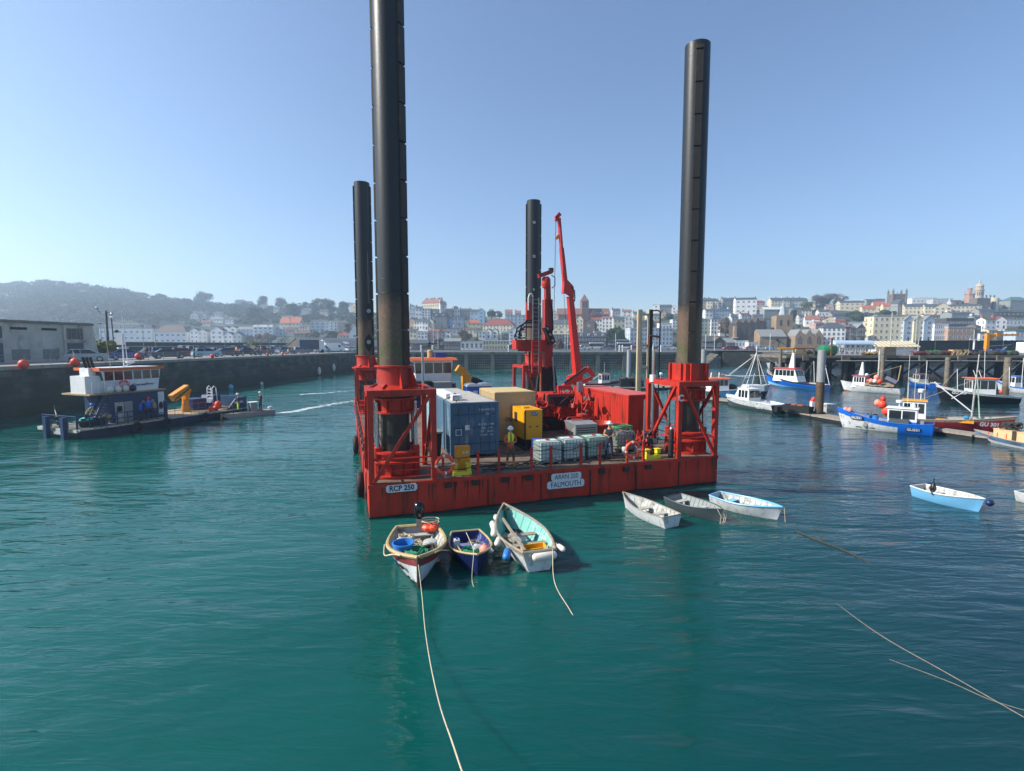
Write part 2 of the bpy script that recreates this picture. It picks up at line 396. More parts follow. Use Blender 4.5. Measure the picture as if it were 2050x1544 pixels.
def building(px0,px1,ev,bs,roof,rh,wc,rc,rows,cols,yaw,ch,label,cat='house',name=None,dep=None,grp=None,wi=None,up=0):
 pm=(px0+px1)/2;g=ground(pm,bs);Y=g.y;u0=ray(px0,bs);u1=ray(px1,bs)
 Wd=(px1-px0)/1000.0*Y/max(.5,math.cos(R(yaw)))/1.003
 H=(bs-ev)/1000.0*Y;D=dep or min(max(7,Wd*.6),13);rhm=rh/1000.0*Y
 t=thing(name or cat.replace(' ','_'),label,cat,(g.x,Y,g.z),R(yaw),grp)
 W2=Wd/2;wm=M_wall[wc];rm=M_roof[rc];b=MB()
 b.box(-W2,W2,0,D,-4,H)
 if roof=='g':
  b.prism([(-W2,H),(W2,H),(0,H+rhm)],.001,D-.001,'y')
 if roof=='e':b.prism([(.001,H),(D-.001,H),(D/2,H+rhm)],-W2,W2,'x')
 b.build('wall',wm,t)
 b=MB();o=.3;th=.18
 if roof=='g':
  for s in(-1,1):
   b.prism([(s*(W2+o),H-o*rhm/W2+.02),(0,H+rhm+.02),(0,H+rhm+.02+th),(s*(W2+o),H-o*rhm/W2+.02+th)],-.15,D+.15,'y')
 elif roof=='e':
  for s in(0,1):
   y0=-o if s==0 else D+o;zz=H-o*rhm/(D/2)+.02
   b.prism([(y0,zz),(D/2,H+rhm+.02),(D/2,H+rhm+.02+th),(y0,zz+th)],-W2-.12,W2+.12,'x')
 elif roof in('h','p'):
  k=min(D/2,W2)*(1 if roof=='p' or W2<D/2 else .9);z=H+.01
  vs=[(-W2-o,-o,z),(W2+o,-o,z),(W2+o,D+o,z),(-W2-o,D+o,z),(-max(W2-k,.05),D/2-.05,z+rhm),(max(W2-k,.05),D/2-.05,z+rhm),(max(W2-k,.05),D/2+.05,z+rhm),(-max(W2-k,.05),D/2+.05,z+rhm)]
  b.hexa(vs)
 elif roof=='m':
  k=rhm*.35;z=H+.01
  b.hexa([(-W2-.2,-.2,z),(W2+.2,-.2,z),(W2+.2,D+.2,z),(-W2-.2,D+.2,z),(-W2+.2,k,z+rhm),(W2-.2,k,z+rhm),(W2-.2,D-k,z+rhm),(-W2+.2,D-k,z+rhm)])
 else:
  b.box(-W2-.15,W2+.15,-.15,D+.15,H+.01,H+.35)
  if rh>1:b.box(-W2*.6,W2*.5,D*.3,D*.8,H+.36,H+rhm)
 b.build('roof',rm,t)
 if roof in('m',)and cols>1:
  n=max(2,cols//2)
  for i in range(n):
   x=-W2+Wd*(i+.5)/n;d=MB();d.box(x-.7,x+.7,.1,2.2,H+.3,H+.3+min(1.6,rhm*.7))
   dd=d.build('dormer',M_frame,t);ww=link('pane',WM[2],dd);ww.location=(x,.09,H+.4);ww.scale=(.8,1,min(1,rhm*.35))
 for i in range(ch):
  x=(-W2+.5)if i==0 else(W2-.5 if i==1 else-W2+Wd*(i-1)/max(1,ch-1));zt=H+(rhm if roof!='f' else .3);y=D/2
  c=MB();c.box(x-.45,x+.45,y-.9,y+.9,H-.5,zt+1.1);
  for k in(-.5,0,.5):c.lathe([(.13,0),(.11,.5)],8,(x,y+k,zt+1.1),0)
  c.build('chimney',M_brick if(i+int(px0))%3 else M_frame,t)
 if rows and cols:
  wmn=WM[wi if wi is not None else(0 if Wd/cols<4.2 else 1)];fh=H/rows
  sc_=min(1,fh/2.6)
  for r in range(rows):
   for c in range(cols):
    if r==0 and c==cols//2 and cat=='house' and rows>1:
     d=MB().box(-.5,.5,-.05,.02,0,min(2.1,fh*.8)).build('door',M_door,t);d.location=(-W2+Wd*(c+.5)/cols,0,.05);continue
    o_=link('window',wmn,t);o_.location=(-W2+Wd*(c+.5)/cols,0,r*fh+fh*.28);o_.scale=(min(1,Wd/cols/2.2),1,sc_)
  if D>6 and rows>1 and px0>900:
   for r in range(rows):
    for c in range(2):
     o_=link('window',wmn,t);o_.rotation_euler=(0,0,R(-90));o_.location=(-W2,D*(c+.5)/2,r*fh+fh*.28);o_.scale=(.9,1,sc_)
 return t,g,Wd,H,D,rhm
TOWN="""
205 300 658 682 m 8 W s 2 9 8 2|long white hotel with slate mansard roof at the foot of the wooded hill
311 372 665 687 h 14 W b 2 6 6 1|white two storey hotel with wide brown hipped roof above the dark seawall
381 398 663 687 g 6 W s 3 2 0 0|narrow white gabled townhouse immediately right of the brown roofed hotel
396 416 665 688 g 6 H s 3 2 -6 0|second narrow gabled townhouse from the brown roofed hotel
422 447 662 688 g 8 W s 3 2 0 0|tallest white gabled townhouse in the middle of the seawall row
448 466 671 688 g 6 W s 2 2 0 0|low white gabled house left half of the joined pair
466 484 671 688 g 6 H s 2 2 0 0|low pale gabled house right half of the joined pair
445 458 657 672 g 4 W s 2 1 0 0|small white gable peeping over the joined pair on the left
460 473 657 672 g 4 W s 2 1 0 0|small white gable peeping over the joined pair on the right
476 508 660 673 e 5 B g 2 4 4 0|pale blue long house with light grey roof on the lower hill
508 546 655 674 m 4 W w 3 4 4 2|white three storey block with flat topped roof on the lower hill
546 568 659 671 h 5 B g 2 2 0 0|pale blue hipped house at right end of the lower hill row
560 600 647 653 e 12 C o 1 5 0 0|house with big orange tiled roof and dormers alone among trees
622 660 646 664 f 1 B w 3 4 6 2|pale blue terrace on the hill left of the thin pile
660 676 646 662 f 1 W w 3 2 6 1|white narrow terrace house between blue terrace and pink house
676 694 646 664 f 1 K w 3 2 6 1|pinkish terrace house at right end of the hill terrace
382 397 630 637 g 4 H s 1 2 0 0|tiny gabled house highest left on the wooded hillside
404 414 631 637 g 3 H s 1 2 0 0|tiny gabled house second highest on the wooded hillside
420 446 639 645 e 3 W g 1 4 0 0|small long white house on the wooded hillside
400 420 645 651 e 3 C r 1 3 0 0|small cream house lowest in the hillside clearing
470 486 604 610 e 4 H s 1 2 0 0|faint house on the skyline left of the round tree
488 503 607 612 e 4 W s 1 2 0 1|faint white house on the skyline beside a chimneyed neighbour
566 578 612 619 g 4 C s 1 1 0 0|faint cream gabled house just under the far skyline
604 618 610 618 e 3 H s 1 2 0 1|faint grey house on skyline below the pointed hill
678 690 612 623 g 4 C s 2 1 -10 1|cream gabled house leftmost of the skyline cluster
690 702 610 624 e 4 W s 2 2 -10 1|white house in middle of the skyline cluster
702 716 612 626 g 5 C s 2 1 -10 1|cream gabled house rightmost of the skyline cluster
708 717 631 637 f 1 W w 1 2 0 0|tiny white box house above the hill terrace
588 620 668 678 e 5 S b 1 4 0 2|brown roofed stone house behind the quayside sheds
640 668 668 678 g 6 S b 1 3 0 1|brown gabled stone house behind the smaller quayside shed
700 722 667 690 g 16 W s 2 1 10 1|white house with very steep gable next to the thin black pile
821 829 641 660 g 3 P s 2 1 -10 1|peach sliver of a house beside the thick black pile
829 845 644 660 e 5 W s 2 3 -8 1|white slate roofed house with three columns of windows below the church terrace
845 857 644 660 e 5 W s 2 2 -8 1|white slate roofed house with two columns of windows beside cream gable
857 867 644 660 g 6 C s 2 1 -8 0|cream gabled end house left of grey mansard house
867 895 635 658 m 8 G d 3 4 0 2|grey tall house with black mansard roof in the left of town
895 904 638 658 f 1 E s 3 1 0 0|bright blue narrow house right of black mansard house
904 929 637 652 f 1 L g 2 4 0 0|lavender grey flat fronted block beside bright blue house
820 832 616 641 g 5 B s 3 2 0 1|pale blue gabled house high up beside the thick pile
832 845 618 642 e 4 W s 3 2 0 1|white tall house high up between blue gable and white four storey house
843 880 607 617 e 9 C k 1 8 -22 8|long cream terrace with red roof and row of chimneys crowning the left of town
845 861 619 640 f 1 W s 4 3 0 0|white four storey flat roofed house below the red terrace
861 878 620 640 f 1 G s 4 3 0 1|grey four storey flat roofed house below the red terrace
882 894 610 628 e 6 H s 2 1 20 1|pale gable end house at right end of red terrace
891 906 621 637 e 3 S s 2 3 0 1|brown stone house left of the white turret
906 920 620 637 h 3 W s 2 3 0 1|white turreted bay house on the mid hill
920 941 622 638 e 4 G s 3 4 0 2|grey long house with two chimneys right of the white turret
941 957 624 643 e 4 B s 2 2 0 1|blue grey house with slate roof beside the light blue gable
957 970 624 645 g 6 E s 3 1 -5 1|light blue gabled house at end of upper row
935 962 647 654 h 7 C o 1 3 0 0|bungalow with orange hipped roof in mid hill garden
966 1027 651 664 h 13 C r 2 9 -12 0|long cream building under a large dark red roof with dormers
1013 1052 632 656 f 1 B g 4 5 0 0|pale blue four storey flats behind the red roofed building
1011 1026 626 634 e 6 C k 1 3 0 1|small pink roofed house left on the mid skyline
1031 1043 627 634 e 5 K k 1 2 0 1|small pink house just left of the second black pile
975 993 628 637 e 4 C b 1 3 0 0|cream brown roofed house amid skyline trees
958 972 665 677 f 1 W w 2 2 0 0|white flat roofed house at left of the white gables
972 984 664 677 g 6 W s 2 1 -5 0|white gabled house left of two matching gables
984 997 664 677 g 6 W s 2 1 -5 0|white gabled house right of two matching gables
1003 1019 668 678 e 4 D t 2 4 0 0|dark grey glazed building above the yellow terrace
1019 1038 664 694 g 9 W s 5 2 0 0|tall narrow white gabled building behind the yellow terrace
823 857 688 701 e 7 S s 1 5 0 0|long stone shed with slate roof and skylights on the waterfront
870 889 684 701 g 5 D s 2 2 0 0|dark gabled waterfront store beside the stone shed
889 922 684 701 e 6 S g 2 5 0 0|brown stone waterfront building with five windows across
922 967 686 701 f 1 W w 1 5 0 0|long low white modern building on the waterfront
967 1019 683 701 f 1 Y w 2 9 0 0|long pale yellow building behind parked coaches
1100 1142 649 658 e 8 C s 1 7 -10 1|long cream house with slate roof left of the crane boom
1106 1118 661 669 g 6 C s 1 1 -8 0|left of three cream gables behind the crane boom
1118 1130 661 669 g 6 C s 1 1 -8 0|middle of three cream gables behind the crane boom
1130 1143 661 669 g 6 C s 1 1 -8 0|right of three cream gables behind the crane boom
1104 1146 671 697 f 1 D s 3 7 0 0|dark stone block on waterfront left of the crane boom
1153 1167 640 664 g 8 C b 3 2 -10 1|tall cream gabled house right of the crane boom
1168 1189 648 666 g 9 D r 2 1 -25 0|dark gabled house with brown roof below the brick church
1183 1205 641 663 e 5 W r 3 4 -12 1|white three storey house with red roof below the brick church
1205 1225 637 664 e 3 W k 4 3 -12 2|white four storey house with two chimneys under the brick church roof
1228 1251 639 657 e 5 C s 2 3 0 1|cream house with bay window above the round dark tree
1251 1265 636 669 g 3 H g 4 2 -12 0|tall pale house right above the round dark tree
1157 1214 675 697 m 9 D s 2 9 0 0|long dark stone warehouse with slate dormers on the waterfront
1216 1260 683 697 e 3 D s 1 6 0 0|low dark waterfront building under the round tree
1261 1346 658 692 f 1 B w 4 12 0 0|wide white and blue block of flats behind the steel ladder tower
1320 1345 648 660 f 1 W w 1 4 0 0|white upper storeys on top of the wide block of flats
1307 1320 612 623 g 3 W s 2 1 -15 0|white gabled house on the skyline left of the right hand pile
1320 1345 614 624 e 4 G s 1 5 -5 1|grey house with blue slate roof on the skyline near right hand pile
1345 1354 616 626 g 4 W s 2 1 -15 0|white gable touching the right hand pile on the skyline
1324 1333 627 634 g 5 P o 1 1 -15 0|small orange cream gabled house below the skyline
1295 1322 632 642 e 4 C s 1 4 0 0|low cream house above the wide block of flats
1406 1438 602 616 e 5 G s 2 6 0 5|grey slate terrace highest behind the right hand pile
1416 1426 604 617 f 1 C s 2 2 -15 0|left of two cream bays on the grey slate terrace
1427 1437 604 617 f 1 C s 2 2 -15 0|right of two cream bays on the grey slate terrace
1447 1475 601 616 e 5 G s 2 6 0 3|grey terrace with three chimneys left of the large white house
1474 1512 600 627 e 4 W s 3 4 -14 2|large white three storey house with emblem of windows high on the hill
1412 1427 622 634 e 3 W s 2 2 0 1|white house at left end of the pale blue row
1427 1462 621 633 e 3 B s 2 6 0 3|pale blue row of houses beneath the slate terrace
1545 1580 602 613 e 6 C s 2 6 -6 4|cream terrace with tall chimneys left of church spire
1580 1616 602 613 e 6 H s 2 6 -6 4|grey terrace with tall chimneys right of church spire
1530 1562 620 634 e 5 G w 1 6 0 0|grey modern building with glass roof left of the spire
1588 1605 618 632 f 1 G t 3 3 0 0|grey modern flats with balconies right of the spire
1530 1562 640 656 f 1 G s 3 5 0 0|stepped grey building with terraces behind the church nave
1403 1423 641 669 f 1 T g 4 3 0 0|pale green tall house beside the right hand pile
1423 1441 640 669 f 1 W g 4 3 0 0|white tall house with dark window columns beside the pale green house
1441 1476 650 669 e 4 W s 3 5 0 0|white house half hidden behind a bare tree
1406 1429 684 698 e 5 D s 1 4 0 0|dark low waterfront hall with slate roof near the steel pile
1429 1451 684 698 g 9 D b 1 1 0 0|brown gabled lifeboat hall with white doors on the waterfront
1452 1472 686 698 e 8 S g 1 3 0 0|low stone waterfront house with broad grey roof
1472 1498 683 696 f 1 W w 1 4 0 0|small white flat roofed kiosk block beside the dark market hall
1498 1517 686 697 f 1 W w 1 3 0 0|white flat roofed shelter with shopfront left of the church
1600 1614 634 647 e 4 H s 2 2 -10 1|pale house directly right of the church tower
1614 1638 640 652 e 8 W k 1 3 -20 2|white house with pink roof right of the church tower
1640 1656 635 645 f 1 H s 1 3 0 1|small pale house with slate top above pink roofs
1632 1650 648 663 e 4 K k 2 3 0 1|pink roofed house squeezed above the church gables
1648 1688 657 692 h 11 W s 4 5 -14 0|white four storey corner house with black slate roof
1689 1700 655 684 e 4 S k 2 1 0 0|narrow brown house between white corner house and stone gable
1700 1715 658 684 e 5 S s 3 2 0 0|grey stone house with slate roof left of stone gable
1715 1731 657 684 g 8 S g 3 2 0 0|stone gabled house with small attic window
1750 1808 634 682 f 4 C g 4 6 -8 0|large cream five storey hotel with flat roof and roof hut
1732 1750 644 680 f 1 Y g 3 2 -45 0|pale yellow sunlit wing left of the large cream hotel
1808 1828 642 682 g 9 B g 4 1 0 0|left blue gabled building beside the cream hotel
1828 1848 642 682 g 9 C g 4 2 0 0|beige gabled building between two blue gabled buildings
1848 1869 642 682 g 9 B g 4 1 0 0|right blue gabled building beside ribbon windowed block
1869 1897 650 682 f 2 W w 3 7 0 0|white block with three ribbons of windows
1897 1949 656 682 f 1 P w 2 6 0 0|peach coloured office building with flat roof
1894 1949 638 653 f 1 D t 1 9 0 0|dark glass storey building behind the peach office
1961 1978 668 682 f 2 W s 1 1 0 0|small white chapel like building with one arched window
1972 1993 641 661 e 5 W b 2 2 0 1|white house with dark attic left of pink roofed gable
1993 2013 642 658 g 8 W r 2 2 -12 1|white gabled house with pink red roof on the right
2013 2058 641 651 f 1 W w 1 6 0 0|long white flat roofed building at the right edge
2010 2032 660 676 f 1 H g 2 4 0 0|pale building with ribbon windows behind the orange crane
2032 2062 664 690 f 1 B t 2 4 0 0|green glass fronted building at the right edge
1685 1727 606 620 e 4 C s 2 5 -15 2|large cream stone house with chimneys right of the bare wood
1728 1750 618 625 e 6 C o 1 3 -15 0|low cream house with bright orange roof
1750 1770 611 622 e 7 C o 2 3 -15 0|cream two storey house under the left orange roof
1770 1791 613 622 e 6 C o 1 3 -15 0|cream house under the right orange roof
1795 1814 608 628 g 8 G s 2 1 15 0|grey gable end below the pinnacled tower
1816 1854 614 628 e 6 C s 2 6 -20 1|long cream terrace with two dark gables on the right hill
1854 1874 614 628 e 5 C s 2 4 -20 0|cream terrace with four window columns on the right hill
1874 1900 616 628 g 9 C b 2 3 -20 0|cream house with broad front gable on the right hill
1900 1955 613 627 e 4 C s 2 9 -20 1|long cream sunlit building with paired windows on the right hill
1829 1872 597 607 f 2 W w 1 6 -10 0|white modern block on the skyline left of the domed tower
1870 1904 599 608 f 1 H g 1 5 -10 0|lower white modern block on the skyline with dark roof
1955 1982 598 619 f 1 S g 1 2 0 0|windowless grey brown modern hall beneath the domed tower
2022 2062 602 619 h 8 G t 1 4 0 0|green roofed pavilion on the skyline at right edge
1990 2050 626 633 f 1 D s 1 7 0 0|dark low building with strip of shade on the right hill
1735 1752 602 607 e 3 G s 1 3 0 0|brown roofed house on skyline left of the pinnacled tower
1752 1772 599 604 f 1 G b 1 4 0 0|flat brown building on skyline left of the pinnacled tower
1620 1632 612 618 g 5 C o 1 1 -15 0|tiny cream gable among trees in front of the bare wood
1655 1668 613 619 g 5 K b 1 1 -15 0|tiny pink chimneyed cottage in front of the bare wood
1905 1950 628 636 e 4 G s 1 8 0 3|row of grey slate roofs behind the peach office
1700 1745 650 655 e 5 S g 1 5 0 1|brown roofed barn above the stone gable
520 534 614 620 e 4 W s 1 2 0 1|faint white house just right of the dark tree mass on the left ridge
548 560 619 626 e 4 C s 1 2 0 1|faint cream house left of the round tree above the orange roof
604 622 622 630 e 4 H s 1 3 0 1|pale long cottage beneath the narrow pointed tree
640 656 624 631 e 4 C s 1 3 0 1|cream cottage on the slope below the pointed hill
662 676 618 627 g 4 H s 2 1 -10 0|pale gabled house left of the skyline cluster of cream houses
600 616 655 665 e 4 C b 2 3 0 1|cream house with brown roof left of the pale blue terrace
570 590 661 670 e 4 K b 1 3 0 1|pinkish house with brown roof under the orange roofed house
640 664 675 688 e 5 W s 2 4 0 1|white house with slate roof directly behind the smaller quayside shed
676 698 672 688 e 5 C r 2 4 0 1|cream red roofed house right of the smaller quayside shed
430 444 628 634 e 3 H s 1 2 0 0|tiny house above and right of the wooded hill clearing
452 470 640 648 e 3 W s 1 3 0 1|small white villa on the wooded slope above the blue long house
820 834 663 676 e 4 C s 2 2 0 1|cream house low beside the thick black pile
836 856 666 678 f 1 W w 2 3 0 0|white block below the slate roofed white houses
858 880 664 677 e 4 K r 2 3 0 1|pink house with red roof below the black mansard house
884 902 664 676 e 5 W b 2 2 -6 1|white brown roofed house below the bright blue narrow house
906 928 658 668 e 4 H s 2 3 0 1|pale slate roofed house below the lavender grey block
932 954 660 670 e 4 C b 1 3 -6 1|cream brown roofed house left of the white gables
1045 1062 640 656 e 4 W s 3 2 -8 1|white house partly hidden by the second black pile
1046 1060 664 680 e 4 C r 3 2 -8 1|cream red roofed house behind the hooped ladder
1104 1118 628 638 g 6 H s 2 1 -8 1|pale gabled house left below the brick church
1120 1136 632 642 e 5 K r 2 2 -8 1|pink red roofed house under the brick church nave
1140 1154 634 644 g 5 W s 2 1 -8 0|white gabled house beside the crane boom under the brick church
1144 1156 656 670 e 4 W r 3 2 -10 1|white red roofed house squeezed beside the crane boom
1190 1204 666 674 e 3 C s 1 3 0 1|low cream house just above the long dark warehouse
1226 1242 622 632 e 4 H s 1 3 0 1|pale house on skyline right of the brick church
1246 1264 624 634 e 4 W k 2 2 -10 1|white pink roofed house on skyline above the bay windowed house
1268 1292 628 640 e 4 C s 2 3 -8 1|cream house on skyline left of the ladder tower
1268 1296 644 655 e 4 G s 2 4 0 2|grey terrace right above the left half of the wide flats
1298 1320 646 655 e 3 C r 1 3 0 1|cream red roofed house right above the middle of the wide flats
1346 1358 640 656 f 1 W g 3 2 0 0|white tall sliver of flats touching the right hand pile
1438 1446 606 616 g 3 W s 2 1 -12 1|narrow white gable between the two grey skyline terraces
1514 1530 606 620 e 4 K r 2 2 -12 2|pinkish red roofed house between large white house and cream terrace
1464 1478 636 648 e 4 W s 2 2 0 1|white house below the large white house, left
1484 1502 631 641 e 4 H b 2 3 0 1|pale brown roofed house directly below the large white house
1506 1528 630 641 f 1 G w 2 4 0 0|white framed glass pavilion above the dark market hall
1566 1582 616 628 e 3 H g 1 3 0 0|pale low building tucked behind the church spire
1606 1624 622 632 e 4 C s 2 3 -10 1|cream house left of the yellow green bush
1640 1662 624 634 e 4 W s 1 4 -10 1|white cottage row below the bare brown trees
1666 1690 630 640 e 4 G s 1 4 0 1|grey slated house under the cream stone house
1652 1672 640 650 g 6 C r 2 2 -20 1|cream gable with red roof between pink roofs and hedge
1674 1692 644 654 e 5 K r 2 3 -12 1|pink red roofed house right above the white corner house
1820 1842 634 640 e 3 H s 1 4 0 1|row of slate roofs showing over the left blue gable
1852 1880 633 640 e 3 C b 1 4 0 2|brown roofed row showing over the right blue gable
1884 1894 640 650 f 1 W w 1 2 0 0|small white roof hut beside the dark glass storey
1950 1972 636 648 e 4 G s 2 3 0 2|grey house with two chimneys right of the dark glass storey
1952 1962 654 681 e 4 S s 3 1 0 0|brown narrow building right of the peach office
1978 1996 662 681 e 4 C g 2 3 0 0|cream low building behind the orange crane post
1996 2010 664 681 f 1 G g 2 3 0 0|grey flat building directly right of the orange crane post
1960 1990 622 630 e 4 G s 1 5 0 2|grey slate roofed row below the windowless hall
1905 1925 604 611 e 3 H s 1 3 -10 1|faint pale house on skyline right of the white modern blocks
"""
for ln in TOWN.strip().splitlines():
 a,lab=ln.split('|');p=a.split()
 building(float(p[0]),float(p[1]),float(p[2]),float(p[3]),p[4],float(p[5]),p[6],p[7],int(p[8]),int(p[9]),float(p[10]),int(p[11]),lab.strip(),cat='house' if 'hous' in lab or 'bungalow' in lab or 'cottage' in lab or 'gable' in lab else 'building')
# sheds beside the left quay, close enough to show their roofs
def shed(px0,px1,ev,bs,rh,label,dep,yaw):
 t,g,W,H,D,rm=building(px0,px1,ev,bs,'g',rh,'S','g',0,0,yaw,0,label,cat='shed',dep=dep)
 f=MB().box(-W*.38,-W*.05,-.06,-.01,0,H*.8).build('loading_door',M_frame,t)
 for i in range(2):MB().obox((W*.25,dep*(.3+.35*i),H+rm*.5+.25),(1.2,2.0,.08),0,ry=math.atan2(rm,W/2)).build('skylight',M_frame,t)
shed(566,622,694,704,17,'large quayside shed with grey gabled roof behind the white truck',26,-24)
shed(634,668,694,703,12,'smaller quayside shed with grey gabled roof behind the white van',26,-24)
# ---- brick church with pyramid tower
def poly_roof(b,x0,x1,y0,y1,z,h,axis,o=.4,mi=0):
 if axis=='x':b.prism([(y0-o,z),(y1+o,z),((y0+y1)/2,z+h)],x0-.2,x1+.2,'x',mi)
 else:b.prism([(x0-o,z),(x1+o,z),((x0+x1)/2,z+h)],y0-.2,y1+.2,'y',mi)
g=ground(1170,642);s=g.y/1000
M_brown=mat('church_brick','#7c5a4c',0.9,var=.15,scale=.5);M_broof=mat('church_tiles','#7e584a',0.8,var=.15,scale=.6,dirt='#5a443b',damt=.4)
t=thing('church','brown brick church with long tiled roof and pyramid topped tower on the middle skyline','church',g)
b=MB();b.box(-52*s,50*s,0,14,-6,12*s);b.box(-6*s,8*s,-1,12,0,39*s);b.build('wall',M_brown,t)
b=MB();poly_roof(b,-53*s,51*s,0,14,12*s,13*s,'x');poly_roof(b,10*s,24*s,-2,7,9*s,12*s,'y');b.build('roof',M_broof,t)
b=MB().lathe([(11.5*s,0),(.1,14*s)],4,(0,0,0));b.xf(Matrix.Translation((1*s,5.5,39*s+.02))@Matrix.Rotation(R(45),4,'Z'));b.build('spire',M_broof,t)
for i in range(2):MB().box((-3.5+5*i)*s,(-.5+5*i)*s,-1.06,-1.01,27*s,36*s).build('belfry_opening',M_win,t)
for i in range(6):MB().prism([((22+4.6*i)*s,14.5*s),((25+4.6*i)*s,14.5*s),((23.5+4.6*i)*s,17*s)],1.2,4).build('dormer',M_frame,t)
# ---- stone parish church with lead spire and triple gables
g=ground(1580,694);s=g.y/1000
M_cst=mat('church_stone','#8d7a62',0.9,var=.2,scale=.4,dirt='#6a5c4c',damt=.4,dscale=.6);M_lead=mat('lead_spire','#9aa3a8',0.5,var=.15,scale=.5)
M_slt=M_roof['g']
t=thing('church','stone parish church with square tower, pale spire and three pointed gables by the harbour','church',g,R(-6))
b=MB();b.box(-14*s,18*s,9,9+26*s,-2,63*s)
for i in range(-4,6):
 b.box((-14+i*0+(i+4)*3.3)*s,(-14+(i+4)*3.3+1.8)*s,8.98,9.5,63*s+.005,65*s)
b.build('tower',M_cst,t)
b=MB();b.box(-55*s,-4*s,1,16,-2,20*s);b.prism([(1,20*s),(16,20*s),(8.5,34*s)],-55*s,-4*s,'x')
for i in range(3):
 x0=(5+17.5*i)*s;x1=x0+17.4*s;b.box(x0,x1,-4,8.9,-2,20*s);b.prism([(x0,20*s),(x1,20*s),((x0+x1)/2,33*s)],-4,8.9,'y')
b.build('nave_wall',M_cst,t)
b=MB()
for sg,yy in((0,.5),(1,16.5)):b.prism([(yy,19.4*s),(8.5,34.3*s),(8.5,35*s),(yy,20.2*s)],-54.5*s,-4*s,'x')
for i in range(3):
 x0=(5+17.5*i)*s;xm=x0+8.7*s
 for sg in(-1,1):b.prism([(xm+sg*8.6*s,20.2*s),(xm,33.2*s),(xm,34*s),(xm+sg*8.6*s,21*s)],-3.8,8.85,'y')
b.build('roof',M_slt,t)
b=MB().lathe([(9*s,0),(2.5*s,22*s),(.25*s,33*s)],8,(3*s,9+13*s,63*s+.03));b.build('spire',M_lead,t)
for i in range(3):
 xm=(5+17.5*i+8.7)*s;b=MB();b.prism([(xm-3.4*s,5*s),(xm+3.4*s,5*s),(xm+3.4*s,15*s),(xm,21*s),(xm-3.4*s,15*s)],-4.06,-4.01,'y');b.build('arched_window',M_win,t)
 for k in(-1.1,1.1):MB().box(xm+k*s-.12,xm+k*s+.12,-4.12,-4.07,5*s,17*s).build('mullion',M_cst,t)
for x in(-5,9):MB().prism([((x-2)*s,42*s),((x+2)*s,42*s),((x+2)*s,52*s),(x*s,56*s),((x-2)*s,52*s)],8.9,8.96,'y').build('belfry_opening',M_win,t)
# ---- dark market hall with spiky gables
g=ground(1503,690);s=g.y/1000;M_dk=mat('dark_stone','#4a4138',0.9,var=.25,scale=.5)
t=thing('market_hall','dark stone hall with row of spiky gables and small turret behind the harbour','building',g,R(-8))
b=MB();b.box(-28*s,28*s,0,16,-3,42*s)
for i in range(5):x=(-24+12*i)*s;b.prism([(x-5*s,42*s),(x+5*s,42*s),(x,(50+(i==3)*5)*s)],-.2,10,'y')
b.build('wall',M_dk,t)
MB().prism([(1,42*s),(15,42*s),(8,52*s)],-27.5*s,27.5*s,'x').build('roof',M_roof['s'],t)
for i in range(5):x=(-24+12*i)*s;MB().prism([(x-2.4*s,18*s),(x+2.4*s,18*s),(x+2.4*s,34*s),(x,39*s),(x-2.4*s,34*s)],-.28,-.22,'y').build('arched_window',M_win,t)
b=MB().box(-34*s,-29*s,-2,1,5*s,36*s);b.build('turret',M_cst,t)
MB().lathe([(9*s,0),(3*s,2.5*s),(.2,7*s)],8,(-31*s,-.5,13*s)).build('turret_roof',M_cst,t)
# ---- pinnacled tower, domed tower, turreted tower, round hall
g=ground(1800,612);s=g.y/1000;M_tw=mat('tower_stone','#6f6152',0.9,var=.2)
t=thing('tower','square dark stone tower with four tall pinnacles on the right skyline','tower',g,R(-12))
b=MB();b.box(-12*s,12*s,0,20*s,-6,20*s);b.box(-12.5*s,12.5*s,-.3,20*s+.3,20*s+.003,23*s);b.build('tower_wall',M_tw,t)
for x in(-11.5,11.5):
 for y in(0.2,19):MB().lathe([(1.9*s,-20*s),(1.9*s,4*s),(2.3*s,4.5*s),(.1,11*s)],8,(x*s,y*s,23*s)).build('pinnacle',M_tw,t)
for x in(-4.2,4.2):MB().lathe([(.9*s,0),(.1,5*s)],6,(x*s,.6*s,23*s)).build('pinnacle',M_tw,t)
MB().box(-4*s,4*s,-.1,-.03,4*s,15*s).build('belfry_opening',M_win,t)
g=ground(1968,604);s=g.y/1000;M_dm=mat('dome_stone','#b3a48a',0.8,var=.15)
t=thing('tower','round domed tower of pale stone with lantern and spike on the right skyline','tower',g)
z=10*s
MB().lathe([(7.2*s,-10*s),(7.2*s,12*s),(8.2*s,12.5*s),(8.2*s,14*s)],24,(0,6,z)).build('drum',M_dm,t,40)
MB().lathe([(6.4*s,14*s),(6.4*s,20*s),(7.2*s,20.3*s),(7*s,21.5*s),(5.6*s,24*s),(3*s,26.5*s),(2*s,27*s)],24,(0,6,z+.02)).build('dome',M_dm,t,40)
MB().lathe([(2*s,27*s),(2*s,31*s),(1*s,33*s),(.15,40*s)],12,(0,6,z+.04)).build('lantern',M_lead,t,40)
for i in range(6):
 a=R(-150+24*i);MB().obox((7.2*s*math.cos(a),6+7.2*s*math.sin(a),z+6*s),(.1,1.6*s,7*s),a).build('window',M_win,t)
g=ground(1948,606);s=g.y/1000;M_pk=mat('pink_granite','#a98473',0.85,var=.2)
t=thing('tower','pinkish castellated tower with octagonal top left of the domed tower','tower',g)
MB().lathe([(8*s,-4*s),(7.5*s,16*s),(8.2*s,16.5*s),(8.2*s,18*s)],8,(0,5,0)).build('tower_wall',M_pk,t)
